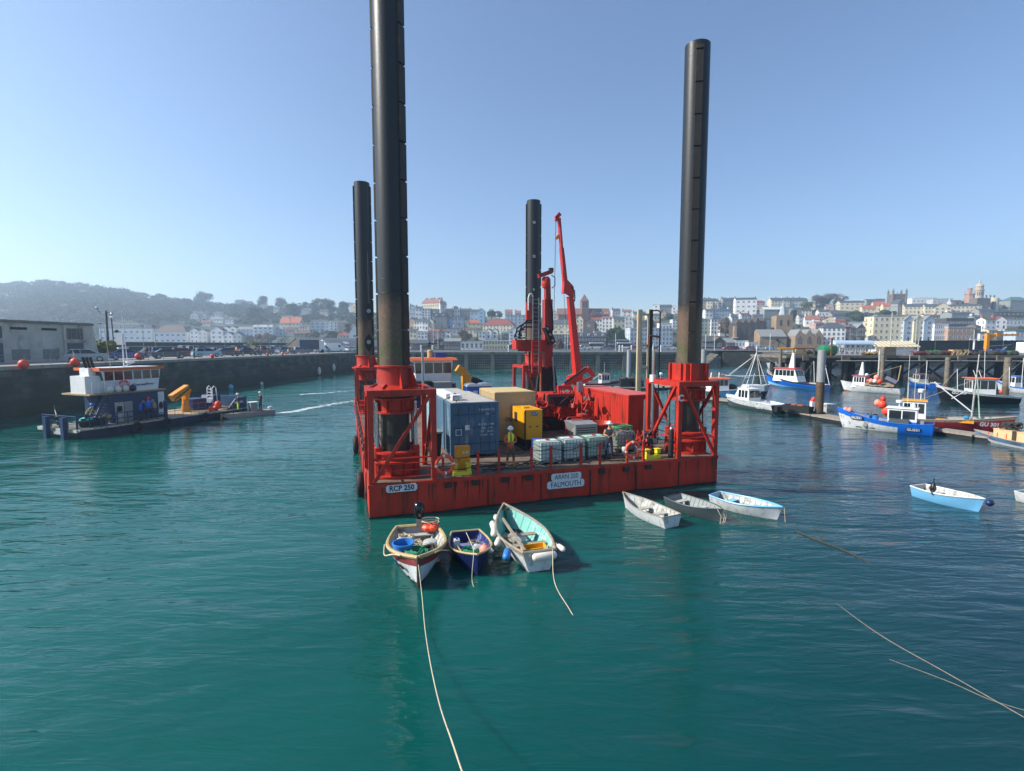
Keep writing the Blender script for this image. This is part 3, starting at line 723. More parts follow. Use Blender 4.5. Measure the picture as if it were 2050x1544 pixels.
MB().lathe([(3.6*s,18*s),(3.6*s,27*s),(4.3*s,27.5*s),(4.3*s,29*s)],8,(0,5,0)).build('turret',M_pk,t)
for k in range(4):
 a=R(45+90*k);MB().lathe([(1.1*s,15*s),(1.1*s,20*s),(.1,23*s)],8,(7.4*s*math.cos(a),5+7.4*s*math.sin(a),0)).build('corner_turret',M_pk,t)
MB().tube([(0,5,29*s),(0,5,39*s)],.12).build('flagpole',M_frame,t)
g=ground(2001,621);s=g.y/1000
t=thing('round_hall','cream drum shaped modern hall beside the windowless hall on the skyline','building',g)
MB().lathe([(12.5*s,-3),(12.5*s,24*s),(11.5*s,25.5*s)],32,(0,10,0)).build('drum',M_wall['C'],t,40)
MB().box(-11*s,-6*s,1.2,3.5,0,17*s).build('window',M_win,t)
for i in range(3):MB().lathe([(2.4*s,25*s),(1.2*s,28*s),(1.2*s,32*s)],8,((-2+8*i)*s,14,0)).build('roof_vent',M_roof['d'],t)
# ================================================================ trees and growth
def leaf_mat(name,c,c2):
 m,n,l=node_mat(name);b=n['Principled BSDF'];g=n.new('ShaderNodeTexNoise');g.inputs['Scale'].default_value=.25
 ge=n.new('ShaderNodeNewGeometry');l.new(ge.outputs['Position'],g.inputs['Vector']);r=n.new('ShaderNodeValToRGB');r.color_ramp.elements[0].position=.38;r.color_ramp.elements[1].position=.62
 r.color_ramp.elements[0].color=lin(c)+(1,);r.color_ramp.elements[1].color=lin(c2)+(1,);l.new(g.outputs['Fac'],r.inputs[0]);l.new(r.outputs[0],b.inputs['Base Color']);b.inputs['Roughness'].default_value=.9;b.inputs['Specular IOR Level'].default_value=.1
 return m
M_leaf=leaf_mat('evergreen_leaves','#2c3a26','#44512f');M_twig=leaf_mat('bare_twigs','#5a5045','#6f6250');M_wl=leaf_mat('woodland_leaves','#36402f','#4c4f3a');M_yl=leaf_mat('yellow_green_leaves','#6d7038','#57602f')
M_bark=mat('bark','#4e4438',.9,var=.25)
def foliage(name,cen,rad,per,size,m,parent=None,squash=.8,seed=0):
 rg=np.random.default_rng(seed);N=len(cen);cen=np.repeat(np.array(cen,float),per,0);rad=np.repeat(np.array(rad,float),per)
 K=len(cen);d=rg.normal(size=(K,3));d/=np.linalg.norm(d,axis=1)[:,None];d[:,2]=np.where(d[:,2]<-.35,-d[:,2],d[:,2])
 q=cen+d*(rad*(.55+.5*rg.random(K)))[:,None]*np.array([1,1,squash])
 a=rg.normal(size=(K,3))*.7+np.cross(d,rg.normal(size=(K,3)));a/=np.linalg.norm(a,axis=1)[:,None];b=np.cross(a,d+rg.normal(size=(K,3))*.3);b/=np.linalg.norm(b,axis=1)[:,None]+1e-9
 s=(size*(.6+.8*rg.random(K)))[:,None];V=np.stack([q-a*s,q-b*s*.7,q+a*s,q+b*s*.7],1).reshape(-1,3)
 me=bpy.data.meshes.new(name);me.vertices.add(len(V));me.vertices.foreach_set('co',V.ravel());me.loops.add(K*4);me.loops.foreach_set('vertex_index',np.arange(K*4))
 me.polygons.add(K);me.polygons.foreach_set('loop_start',np.arange(K)*4);me.polygons.foreach_set('loop_total',np.full(K,4));me.materials.append(m);me.update();me.validate()
 return link(name,me,parent)
rg=np.random.default_rng(5)
def slope_pt(px,t):
 Y0,rp,Yr=hp(px);rr=ray(px,rp);zr=EYE+rr[2]/rr[1]*Yr;Y=Y0+(Yr-Y0)*t;return((px-1025)/1003.0*Y,Y,QZ-1.2+(zr-QZ)*t)
def pix(p):
 z=p[2]-EYE;f=p[1]*_c-z*_s;up=p[1]*_s+z*_c;return 1025+FPX*p[0]/f,772-FPX*up/f
BR=[]
for ln in TOWN.strip().splitlines():
 p=ln.split('|')[0].split();BR.append((float(p[0])-3,float(p[1])+3,float(p[2])-float(p[5])-2,float(p[3])-1))
def free(p,up):
 a,b=pix(p);c=pix((p[0],p[1],p[2]+up))[1]
 return not any(x0<a<x1 and(y0<b<y1 or y0<c<y1)for x0,x1,y0,y1 in BR)
c_,r_=[],[]
for i in range(2300):
 px=rg.uniform(-260,720);t=rg.random()**.8*1.0;p=slope_pt(px,t);r=rg.uniform(5,8.5)*(1 if px<360 else .75)
 if px>200 and t<.12:continue
 if free(p,r):c_.append((p[0],p[1],p[2]+r*.4));r_.append(r)
for i in range(420):
 px=rg.uniform(330,730);t=rg.uniform(.82,1.02);p=slope_pt(px,t);r=rg.uniform(4,8)
 if free(p,r):c_.append((p[0],p[1],p[2]+r*rg.uniform(.4,1.0)));r_.append(r)
tag(foliage('hillside_wood',c_,r_,70,1.15,M_wl,None,.75,1),kind='stuff')
c_,r_=[],[]
for i in range(2300):
 px=rg.uniform(560,2350);t=rg.uniform(.03,1.0);p=slope_pt(px,t);r=rg.uniform(1.6,4.0)
 if free(p,r*1.4):c_.append((p[0],p[1],p[2]+r*.5));r_.append(r)
tag(foliage('garden_shrubs',c_,r_,46,.62,M_leaf,None,.8,2),kind='stuff')
def tree(px,top,base,wpx,m,label,name='tree',Y=None,sq=None,per=None,size=None,trunk=True,group=None,seed=0):
 base+=5 if m is M_wl else 0;g=ground(px,base)if Y is None else aty(px,base,Y);s=g.y/1000;H=(base-top)*s;W=wpx*s/2
 t=thing(name,label,'tree',g,0,group);rr=random.Random(int(px)+seed);cs,rs=[],[]
 n=9
 for i in range(n):
  a=rr.random()*6.28;q=W*.6*math.sqrt(rr.random());cs.append((q*math.cos(a),q*math.sin(a),H*rr.uniform(.1,.72)));rs.append(min(W*rr.uniform(.34,.5),H*.34))
 cs.append((0,0,H*.6));rs.append(min(W*.6,H*.42));cs.append((0,0,H*.3));rs.append(min(W*.8,H*.4))
 f=foliage('crown',cs,rs,per or 210,size or max(.22,W*.075),m,t,sq or 1.0,int(px));
 if trunk:
  b=MB();b.tube([(0,0,-1),(0.1,0,H*.3),(0,.1,H*.62)],[W*.09+.1,W*.06+.08,.05],8)
  for i in range(5):
   c=cs[i];b.tube([(0,0,H*.25),(c[0]*.5,c[1]*.5,c[2]*.75),c],[W*.05+.05,W*.03+.03,.03],6)
  b.build('trunk',M_bark,t,60)
 return t
tree(1236,653,694,48,M_leaf,'large round dark evergreen oak above the waterfront between warehouse and flats',per=420)
for px,top,base,w_,lab in((1634,590,613,42,'left of the three big brown leafless trees on the skyline'),(1658,587,613,44,'middle of the three big brown leafless trees on the skyline'),(1680,588,613,34,'right of the three big brown leafless trees on the skyline')):
 tree(px,top,base,w_,M_twig,lab,'bare_tree',per=420,size=.35)
for px,top,base,w_,m_,lab in((405,584,606,42,M_wl,'broad umbrella shaped tree standing out on the far left skyline'),(372,596,612,24,M_wl,'smaller tree left of the umbrella shaped tree on the skyline'),(318,588,600,30,M_wl,'low tree on the descending left ridge'),(525,590,612,26,M_wl,'faint rounded tree on the skyline above the orange roofed house'),(564,594,614,30,M_wl,'faint tree with twin tops right of the rounded skyline tree'),(612,600,616,14,M_wl,'narrow pointed tree on the skyline'),(510,611,640,34,M_wl,'dark tree mass left of the orange roofed house'),(588,608,630,32,M_wl,'dark round tree above the orange roofed house'),(632,594,622,26,M_wl,'tall tree forming left shoulder of the pointed hill'),(655,598,624,40,M_wl,'broad tree forming right slope of the pointed hill'),(688,604,624,30,M_wl,'low tree beside the skyline house cluster'),(697,645,668,20,M_leaf,'dark tree at right end of the pink house terrace'),(984,616,634,22,M_wl,'round tree on skyline left of the second black pile'),(1000,622,636,16,M_leaf,'small tree just left of the pink roofed houses'),(912,612,622,18,M_wl,'tree top behind the brown stone house'),(1452,634,672,34,M_twig,'brown bare tree in front of the white house near right hand pile'),(535,668,690,60,M_twig,'wide pale bare tree on the seafront left'),(500,672,690,34,M_twig,'smaller pale bare tree on the seafront left'),(665,662,690,40,M_leaf,'green trees bunch behind the smaller quayside shed'),(930,662,682,40,M_twig,'bare tree cluster above the white waterfront building'),(1120,676,700,24,M_twig,'bare street tree left of the crane boom on the waterfront'),(1614,604,622,26,M_yl,'yellow green bush below the brown leafless trees'),(1720,626,646,50,M_leaf,'broad dark hedge like tree above the stone gable'),(1588,616,640,22,M_leaf,'dark evergreen right of the church spire'),(1775,622,636,60,M_leaf,'long dark hedge beneath the orange roofed houses'),(1920,602,612,26,M_twig,'bare tree on skyline left of the pinkish castellated tower'),(1300,640,656,30,M_leaf,'dark tree above the wide block of flats'),(1340,628,642,22,M_leaf,'small dark tree beside the right hand pile')):
 tree(px,top,base,w_,m_,lab)
# palm before the church
g=ground(1558,697);t=thing('palm_tree','dark bushy palm tree standing before the parish church','tree',g);s=g.y/1000;H=22*s
MB().tube([(0,0,-1),(0,0,H*.6)],.35,8).build('trunk',M_bark,t);b=MB()
for i in range(60):
 a=i*2.4;e=(i%7)/7.0;q=4.2;z0=H*.6;p=[Vector((0,0,z0))]
 for k in(1,2,3):p.append(Vector((q*k/3*math.cos(a),q*k/3*math.sin(a),z0+(2.6*e+.4)*k/3-(1.6-1.2*e)*(k/3)**2*1.6)))
 for k in range(3):wv_=Vector((-math.sin(a),math.cos(a),0))*(.35,.3,.2,.02)[k];wn=Vector((-math.sin(a),math.cos(a),0))*(.35,.3,.2,.02)[k+1];b.add([p[k]-wv_,p[k]+wv_,p[k+1]+wn,p[k+1]-wn],[(0,1,2,3)])
b.build('fronds',M_leaf,t)
# ================================================================ the jack-up barge
DZ=1.4
M_red=mat('barge_red_paint','#93231a',0.5,var=.14,scale=1.5,dirt='#57201a',damt=.55,dscale=1.3,stretch=5,bump=.12,bscale=8)
M_redl=mat('bright_red_paint','#ac2c1f',0.45,var=.12,scale=1.2,dirt='#6a2a1c',damt=.52,dscale=2.2,stretch=4,spec=.35)
M_hull=mat('barge_hull_paint','#b03020',0.6,var=.2,scale=.8,dirt='#6e2c1c',damt=.56,dscale=1.1,stretch=7,bump=.12,bscale=3,spec=.3)
M_deck=mat('barge_deck_plate','#6b5a4c',0.75,var=.3,scale=1.2,dirt='#2f2a28',damt=.5,dscale=.9,bump=.15)
M_black=mat('black_rubber','#17181a',0.75,var=.3)
M_steel=mat('galvanised_steel','#8b9195',0.4,0.7,var=.15,scale=4)
M_chrome=mat('chrome_rod','#b9c0c6',0.16,0.95,var=.05)
M_dkst=mat('dark_greasy_steel','#25272b',0.45,0.3,var=.3,scale=5,dirt='#4c3528',damt=.3,dscale=3)
M_wht=mat('white_paint','#d6d8d8',0.45,var=.08,scale=2,dirt='#9a988e',damt=.25,dscale=2,stretch=3)
M_sign=mat('sign_white','#c9cdd2',0.5,var=.05);M_ink=mat('sign_black','#17181c',0.6,var=.1)
M_orange=mat('fender_orange','#e2492a',0.5,var=.15,scale=3,dirt='#a5341f',damt=.3,dscale=3)
M_rope=mat('pale_rope','#b8ad93',0.85,var=.2,scale=9);M_ropeg=mat('green_rope','#3f7a56',0.85,var=.3,scale=9);M_roped=mat('tarred_rope','#3b372f',0.9,var=.3,scale=6)
M_yel=mat('safety_yellow','#cfc22a',0.5,var=.12,dirt='#8a7d27',damt=.3,dscale=4)
M_amber=mat('amber_paint','#d98e14',0.45,var=.1,dirt='#9a6414',damt=.22,dscale=3)
barge=thing('jack_up_barge','large red jack-up drilling barge with four tall dark legs','barge',(BO[0],BO[1],0),BA)
BW_,BL_=16.9,23.5
b=MB();b.box(0,BW_,0,BL_,-1.2,DZ-.02,0);b.box(-.03,BW_+.03,-.03,.05,DZ-.16,DZ-.021,0)
b.build('hull',M_hull,barge);b=MB();rw=random.Random(2);M_weed=mat('weed_line','#1f2117',.8,var=.4,scale=3)
for i in range(220):
 x=i*BW_/220;b.box(x,x+BW_/220-.0005,-.012,-.002,-.5,.05+.02*math.sin(i*.13)+.025*rw.random())
for i in range(150):
 y=i*BL_/150;b.box(-.012,-.002,y,y+BL_/150-.0005,-.5,.05+.03*rw.random())
b.build('weed_line',M_weed,barge)
MB().box(.05,BW_-.05,.05,BL_-.05,DZ-.019,DZ).build('deck',M_deck,barge)
for px in(977,1083,1181,1272,1357):
 x=by(px,990,0).x;MB().box(x-.02,x+.02,-.035,-.004,-.4,DZ-.17).build('seam',M_dkst,barge)
for i,px in enumerate((897,950,1010,1057,1204,1252,1296)):
 x=by(px,955,0).x;MB().box(x-.14,x+.14,-.11,-.032,DZ-.38,DZ-.17).build('pad_eye',M_dkst,barge)
for y in(2.2,6,9.8,13.6,17.4):
 MB().box(-.035,-.002,y,y+.05,-.3,DZ-.03).build('seam',M_dkst,barge)
for y in(3.4,13.0):MB().torus((-.25,y,.55),.42,.17,'x',20,8).build('fender_tyre',M_black,barge,50)
# name boards
def board(px,py,w,h,txt,size,bold=0.004,sx=1.0,tilt=0,serif=False):
 p=by(px,py,0);bb=MB();r=.05
 bb.box(-w/2,w/2,-.03,0,-h/2+r,h/2-r);bb.box(-w/2+r,w/2-r,-.031,-.001,-h/2,h/2)
 o=bb.build('name_board',M_sign,barge);o.location=(p.x,-.035,p.z);o.rotation_euler=(0,tilt,0)
 tm=text_mesh(txt,size,M_ink,o,(0,-.036,0),(R(90),0,0),'lettering',.003,'CENTER',sx,bold)
 return o
board(804,976.5,1.24,.30,'RCP 250',.30,.008,.92)
board(1133,953.5,1.46,.33,'ARAN 250',.31,.0,.84)
board(1132,968.5,1.82,.34,'FALMOUTH',.33,.0,.86)
# ---- legs
def pile_mat():
 m,n,l=node_mat('leg_steel');b=n['Principled BSDF'];tc=n.new('ShaderNodeTexCoord')
 sp=n.new('ShaderNodeSeparateXYZ');l.new(tc.outputs['Object'],sp.inputs[0])
 nz=n.new('ShaderNodeTexNoise');nz.inputs['Scale'].default_value=1.3;nz.inputs['Detail'].default_value=8
 mp=n.new('ShaderNodeMapping');mp.inputs['Scale'].default_value=(1.5,1.5,.35);l.new(tc.outputs['Object'],mp.inputs[0]);l.new(mp.outputs[0],nz.inputs[0])
 ma=n.new('ShaderNodeMath');ma.operation='MULTIPLY_ADD';l.new(nz.outputs['Fac'],ma.inputs[0]);ma.inputs[1].default_value=1.6;l.new(sp.outputs['Z'],ma.inputs[2])
 mr=n.new('ShaderNodeMapRange');mr.inputs['From Min'].default_value=0.8;mr.inputs['From Max'].default_value=14.8;l.new(ma.outputs[0],mr.inputs['Value'])
 r=n.new('ShaderNodeValToRGB');l.new(mr.outputs[0],r.inputs[0]);el=r.color_ramp.elements
 st=[(0,'#262623'),(.26,'#2e2d29'),(.33,'#4a4132'),(.46,'#5a4a31'),(.485,'#48521f'),(.51,'#5a482c'),(.60,'#5c4128'),(.64,'#372b20'),(.655,'#1d262c'),(1,'#182127')]
 el[0].color=lin(st[0][1])+(1,);el[1].position=1;el[1].color=lin(st[-1][1])+(1,)
 for p,c in st[1:-1]:e=el.new(p);e.color=lin(c)+(1,)
 n2=n.new('ShaderNodeTexNoise');n2.inputs['Scale'].default_value=9;n2.inputs['Detail'].default_value=8;l.new(tc.outputs['Object'],n2.inputs[0])
 mx=n.new('ShaderNodeMix');mx.data_type='RGBA';mx.blend_type='OVERLAY';mx.inputs['Factor'].default_value=.8;l.new(r.outputs[0],mx.inputs['A']);l.new(n2.outputs['Color'],mx.inputs['B'])
 hs=n.new('ShaderNodeHueSaturation');hs.inputs['Saturation'].default_value=.7;b.inputs['Specular IOR Level'].default_value=.35;l.new(mx.outputs['Result'],hs.inputs['Color'])
 l.new(hs.outputs[0],b.inputs['Base Color']);b.inputs['Roughness'].default_value=.42;b.inputs['Metallic'].default_value=0
 bp=n.new('ShaderNodeBump');bp.inputs['Strength'].default_value=.25;bp.inputs['Distance'].default_value=.02;l.new(n2.outputs['Fac'],bp.inputs['Height']);l.new(bp.outputs[0],b.inputs['Normal'])
 return m
M_pile=pile_mat();M_rackm=mat('leg_rack_steel','#2a2622',.6,.2,var=.3,scale=3,dirt='#5c4128',damt=.4,dscale=1.5,stretch=2)
LR=.60
LEGS=[(1.2,1.4,24.0,(-42,150)),(16.05,1.35,21.57,(-118,62)),(.85,22,19.65,(172,-12)),(15.35,22,19.55,(-198,-12))]
for i,(x,y,zt,ang)in enumerate(LEGS):
 o=MB().lathe([(LR,0),(LR,zt*.5),(LR,zt-.02),(LR-.03,zt)],40,mi=0).build('leg',M_pile,barge,40);o.location=(x,y,0)
 for a in ang:
  m_=MB();a=R(a);k=0;z=6.1
  while z<zt-.4:
   z1=min(z+1.42,zt-.3);m_.obox(((LR+.03)*math.cos(a),(LR+.03)*math.sin(a),(z+z1)/2),(.10,.34,z1-z),a);z+=1.5
  m_.build('rack_strip',M_rackm,o)
 for j,zz in enumerate((9.62,9.05)):
  MB().torus((0,0,zz),LR+.004,.012,'z',40,6).build('weld_ring',M_dkst,o,60)
for n_,zz in(('15',445),('12',513),('9',580)):
 x,y=LEGS[3][:2];p=by(1062,zz,22-.61);
 text_mesh(n_,.28,M_sign,barge,(x-.18,y-.615,p.z),(R(90),0,0),'depth_mark',.006,'CENTER',1,.012)
def bargebeams(lst,name,m,w=.2,h=None):
 for a,c in lst:MB().beam(a,c,w,h).build(name,m,barge)
def cage(x0,x1,y0,y1,lx,ly,diag,square=False,zt=5.02):
 z0=DZ
 for x in(x0,x1):
  for y in(y0,y1):MB().box(x-.11,x+.11,y-.11,y+.11,z0,zt-.13).build('frame_post',M_redl,barge)
 zb=zt-.125
 for y in(y0,y1):MB().box(x0-.12,x1+.12,y-.12,y+.12,zb,zb+.25).build('frame_beam',M_redl,barge)
 for x in(x0,x1):MB().box(x-.115,x+.115,y0+.125,y1-.125,zb+.005,zb+.245).build('frame_beam',M_redl,barge)
 for d in diag:MB().beam(d[0],d[1],.13,.13).build('brace',M_redl,barge)
# lower ring, jack, guides
 b=MB();b.lathe([(1.0,0),(1.0,.12),(.82,.14),(.82,.62),(1.02,.64),(1.02,.72),(.8,.74),(.8,1.0),(.95,1.02),(.95,1.1),(LR+.03,1.11)],32,(lx,ly,DZ+.001),caps=False);b.build('base_ring',M_redl,barge,35)
 for k in range(10):
  a=2*math.pi*k/10;MB().obox((lx+.9*math.cos(a),ly+.9*math.sin(a),DZ+.38),(.16,.03,.47),a).build('gusset',M_redl,barge)
 b=MB();b.lathe([(LR+.04,3.0),(.86,3.0),(.86,3.08),(.72,3.1),(.72,3.55),(.9,3.57),(.9,3.64),(LR+.04,3.65)],32,(lx,ly,DZ-.3),caps=False);b.build('guide_ring',M_redl,barge,35)
 for k in range(8):
  a=2*math.pi*k/8+.3;MB().obox((lx+.8*math.cos(a),ly+.8*math.sin(a),DZ+3.02),(.14,.04,.44),a).build('gusset',M_redl,barge)
 for(cx,cy)in((lx-.78,ly-.3),(lx+.8,ly-.3),(lx-.78,ly+.5),(lx+.8,ly+.5)):
  c=MB().lathe([(.17,0),(.17,1.25),(.13,1.28)],16,(cx,cy,DZ+.002)).build('jack_cylinder',M_redl,barge,40)
  MB().lathe([(.085,1.28),(.085,3.15)],16,(cx,cy,DZ+.005)).build('rod',M_chrome,c,40)
 for z in(DZ+.95,):
  for a,c in(((x0,y0-.02,z),(x1,y0-.02,z)),((x0-.02,y0,z),(x0-.02,y1,z)),((x1,y0,z),(x1,y1,z))):MB().tube([a,c],.035).build('rail',M_redl,barge)
# collar above the frame
 z=zt+.13
 if square:
  s=.70;b=MB()
  b.box(lx-s,lx+s,ly-s,ly-LR-.02,z,z+.85);b.box(lx-s,lx+s,ly+LR+.02,ly+s,z,z+.85)
  b.box(lx-s,lx-LR-.02,ly-LR-.018,ly+LR+.018,z,z+.85);b.box(lx+LR+.02,lx+s,ly-LR-.018,ly+LR+.018,z,z+.85)
  b.build('collar',M_redl,barge)
  for k in(-.45,.45):
   MB().box(lx+k-.02,lx+k+.02,ly-s-.12,ly-s-.002,z,z+.85).build('gusset',M_redl,barge)
   MB().box(lx-s-.12,lx-s-.002,ly+k-.02,ly+k+.02,z,z+.85).build('gusset',M_redl,barge)
  MB().box(lx-1.0,lx+1.0,ly-1.0,ly+1.0,z-.1,z-.003).build('collar_plate',M_redl,barge)
 else:
  b=MB();b.lathe([(1.1,-.1),(1.1,-.04),(.98,0),(.74,.12),(.72,.2),(.72,.86),(.82,.87),(.82,.93),(LR+.02,.94)],40,(lx,ly,z),caps=False);b.build('collar',M_redl,barge,35)
  for k in range(8):
   a=2*math.pi*k/8+.2;ca,sa=math.cos(a),math.sin(a)
   g_=MB().prism([(.73,0),(1.12,0),(.80,(.8 if k in(1,6,7)else .16)),(.73,(.8 if k in(1,6,7)else .16))],-.02,.02,'y');g_.xf(Matrix.Translation((lx,ly,z+.02))@Matrix.Rotation(a,4,'Z'));g_.build('gusset',M_redl,barge)
zt=5.1
def dg(x0,y0,x1,y1):return[((x0,y0-.13,zt-.2),(x1,y1-.13,DZ+.1))]
cage(.12,2.62,.12,2.72,1.2,1.4,[((2.5,-.0,4.95),(.2,-.0,DZ+.05)),((0,.2,4.95),(0,2.6,DZ+.1)),((2.62,.2,4.9),(2.62,2.6,DZ+.1))])
cage(14.62,16.78,.12,2.72,16.05,1.35,[((14.75,0,4.95),(16.7,0,DZ+.05)),((14.5,.25,4.95),(14.5,2.6,DZ+.1)),((14.8,2.8,4.95),(16.6,2.8,DZ+.1)),((16.78,.2,4.9),(16.78,2.6,DZ+.1))],True)
cage(.12,2.3,20.7,23.3,.85,22,[((.2,20.6,4.9),(2.2,20.6,DZ+.1)),((0,20.8,4.95),(0,23.2,DZ+.1))])
cage(14.0,16.6,20.7,23.3,15.35,22,[((14.1,20.6,4.9),(15.6,20.6,DZ+.1))])
text_mesh('C',.42,M_sign,barge,(14.62,-.002,4.35),(R(90),0,0),'letter_mark',.003,'CENTER',1,.02)
# FL frame side platform and rails, stairs along the port side
for k in range(3):
 MB().tube([(.3,-.02,DZ+.2+.28*k),(2.5,-.02,DZ+.2+.28*k)],.022).build('rail',M_redl,barge)
for k in range(5):MB().tube([(.12+0,2.8+.0,DZ+.3*k+.2),(.12,2.8+.01+.3,DZ+.3*k+.2)],.02).build('ladder_rung',M_redl,barge)
ys=[2.8+i*1.98 for i in range(10)]
for y in ys:MB().box(-.0,.08,y-.04,y+.04,DZ,DZ+1.15).build('rail_post',M_redl,barge)
for z in(.5,.82,1.12):MB().tube([(.04,2.8,DZ+z),(.04,20.6,DZ+z)],.025).build('rail',M_redl,barge)
rw=random.Random(8)
for i in range(34):
 x=rw.uniform(.3,BW_-.3);z1=DZ-.17;h=rw.uniform(.15,.9);MB().hexa([(x,-.006,z1-h),(x+.02,-.006,z1-h),(x+.02,-.002,z1-h),(x,-.002,z1-h),(x-.02,-.006,z1),(x+.06,-.006,z1),(x+.06,-.002,z1),(x-.02,-.002,z1)]).build('rust_streak',MATS.get('rust_run')or mat('rust_run','#5e2418',.8,var=.3,scale=4),barge)
for i in range(9):MB().tube(catenary((-.06,ys[i],DZ+1.1),(-.06,ys[i+1],DZ+1.1),.35,8),.03,6).build('chain',M_dkst,barge)
for i in range(9):MB().tube(catenary((-.05,ys[i],DZ+.75),(-.05,ys[i+1],DZ+.2),.3,8),.02,6).build('mooring_rope',M_roped,barge)
for y in(4.5,7.0):MB().lathe([(.16,0),(.16,.5),(.24,.52),(.24,.62)],16,(.45,y,DZ)).build('bollard',M_dkst,barge,40)
# front edge posts with chains
posts=[by(px,930,.1).x for px in(887,957,999,1064,1103,1163,1201,1255,1288)]
for x in posts:
 o=MB().box(x-.045,x+.045,.06,.15,DZ,DZ+1.05).build('rail_post',M_redl,barge)
pc=[2.6]+posts+[14.5]
for i in range(len(pc)-1):
 for z,s in((.95,.16),(.5,.2)):
  MB().tube(catenary((pc[i],.10,DZ+z),(pc[i+1],.10,DZ+z),s*min(1,(pc[i+1]-pc[i])/1.5),10),.018,5).build('chain',M_dkst,barge)
# right side rails
for k in range(2):MB().tube([(16.84,2.8,DZ+.5+.5*k),(16.84,20.6,DZ+.5+.5*k)],.025).build('rail',M_redl,barge)
for i in range(8):MB().box(16.8,16.87,2.9+i*2.5,2.97+i*2.5,DZ,DZ+1.05).build('rail_post',M_redl,barge)
# big pulley blocks and wire beside the rear left leg
pb=by(738,622,19.8)
def bth(name,label,cat,p,rz=0,group=None):
 q=bw(p[0],p[1],p[2]);return thing(name,label,cat,q,BA+rz,group)
for zpy,lab in((623,'upper black pulley block hanging on wire beside the thin left pile'),(685,'lower black pulley block hanging on wire beside the thin left pile')):
 p=by(738,zpy,19.6);t=bth('pulley_block',lab,'pulley block',p,0,'pulley blocks on the wire')
 MB().prism([(-.3,0),(-.22,-.45),(0,-.75),(.22,-.45),(.3,0),(.22,.35),(0,.62),(-.22,.35)],-.12,.12,'y').build('cheek',M_black,t)
 MB().lathe([(.16,-.14),(.16,.14)],16).xf(Matrix.Rotation(R(90),4,'X')).build('sheave',M_steel,t)
p0=by(738,600,19.6);p1=by(738,770,19.6)
t=bth('hoist_wire','thin vertical hoist wire running through the black pulley blocks','wire',(p0.x,p0.y,p1.z));MB().tube([(0,0,0),(0,0,p0.z-p1.z+3.5)],.03).build('wire',M_dkst,t)
MB().tube([(0,0,p0.z-p1.z+3.5),(.1,2.0,p0.z-p1.z+3.4)],.03).build('wire',M_dkst,t)
# ---- containers
def container(name,label,x,y,w,l,h,mc,mroof,z=DZ+.12,doors=True,corr=True,rz=0,cat='container'):
 t=bth(name,label,cat,(x,y,z),rz)
 f=MB()
 for cx in(.07,w-.07):
  for cy in(.07,l-.07):f.box(cx-.07,cx+.07,cy-.07,cy+.07,0,h)
 for zz in(0,h-.12):
  for cy in(.06,l-.06):f.box(.141,w-.141,cy-.055,cy+.055,zz+.002,zz+.118)
  for cx in(.06,w-.06):f.box(cx-.055,cx+.055,.141,l-.141,zz+.002,zz+.118)
 f.build('frame',mc,t)
 def corrug(n0,L_,fn):
  b=MB();n=int(L_/.28);pts=[]
  for i in range(n):
   s0=i*L_/n;st=L_/n;pts+=[(s0,0),(s0+st*.35,0),(s0+st*.5,.035),(s0+st*.85,.035)]
  pts.append((L_,0));vs=[]
  for s_,d in pts:vs+=[fn(s_,d,.12),fn(s_,d,h-.12)]
  b.add(vs,[(2*i,2*i+2,2*i+3,2*i+1)for i in range(len(pts)-1)]);return b
 if corr:
  for fn in(lambda s,d,z:(.02+d,.14+s,z),lambda s,d,z:(w-.02-d,.14+s,z)):corrug(0,l-.28,fn).build('side_panel',mc,t)
  corrug(0,w-.28,lambda s,d,z:(.14+s,l-.02-d,z)).build('end_panel',mc,t)
 else:
  MB().box(.02,.06,.142,l-.142,.12,h-.12).build('side_panel',mc,t);MB().box(w-.06,w-.02,.142,l-.142,.12,h-.12).build('side_panel',mc,t);MB().box(.142,w-.142,l-.06,l-.02,.12,h-.12).build('end_panel',mc,t)
 MB().box(.115,w-.115,.115,l-.115,h-.06,h+.015).build('roof',mroof,t)
 if doors:
  for k in(0,1):
   x0=.145+k*(w/2-.14);x1=x0+w/2-.15;d=MB().box(x0,x1,.02,.07,.13,h-.13).build('door',mc,t)
   for j in(.28,.72):
    xx=x0+(x1-x0)*j;MB().tube([(xx,-.005,.16),(xx,-.005,h-.16)],.02,8).build('lock_bar',mc,d)
   for zz in(.55,1.35,2.0):MB().box(x0+.02,x1-.02,.005,.019,zz,zz+.03).build('hinge',M_dkst,d)
 else:MB().box(.142,w-.142,.02,.06,.12,h-.12).build('end_panel',mc,t)
 return t
M_cblue=mat('container_blue','#3f6078',0.6,var=.2,scale=1.5,dirt='#8296a2',damt=.42,dscale=2.0,stretch=5)
M_croof=mat('container_roof_grey','#a7a49b',0.7,var=.15,dirt='#6a5f55',damt=.4,dscale=1.2)
M_cbeige=mat('container_beige','#b09a72',0.6,var=.08,dirt='#7f6a4a',damt=.3,dscale=1.3,stretch=4)
M_cbr=mat('container_beige_roof','#bfa877',0.65,var=.1,dirt='#8c7753',damt=.3,dscale=1.2)
t=container('shipping_container','blue shipping container with double doors facing the camera and white stencilled numbers',4.0,3.45,2.44,6.06,2.59,M_cblue,M_croof)
for txt,x,z,s in(('PSSN 908377 2',1.82,2.22,.15),('2261',1.9,2.02,.15),('MAX GR.  30480',1.8,1.5,.13),('TARE     2220',1.8,1.32,.13),('NET     28260',1.8,1.14,.13),('CU.CAP   33.2',1.8,.96,.13)):
 text_mesh(txt,s,M_sign,t,(x,-.002,z),(R(90),0,0),'stencil',.002,'CENTER',.85,.001)
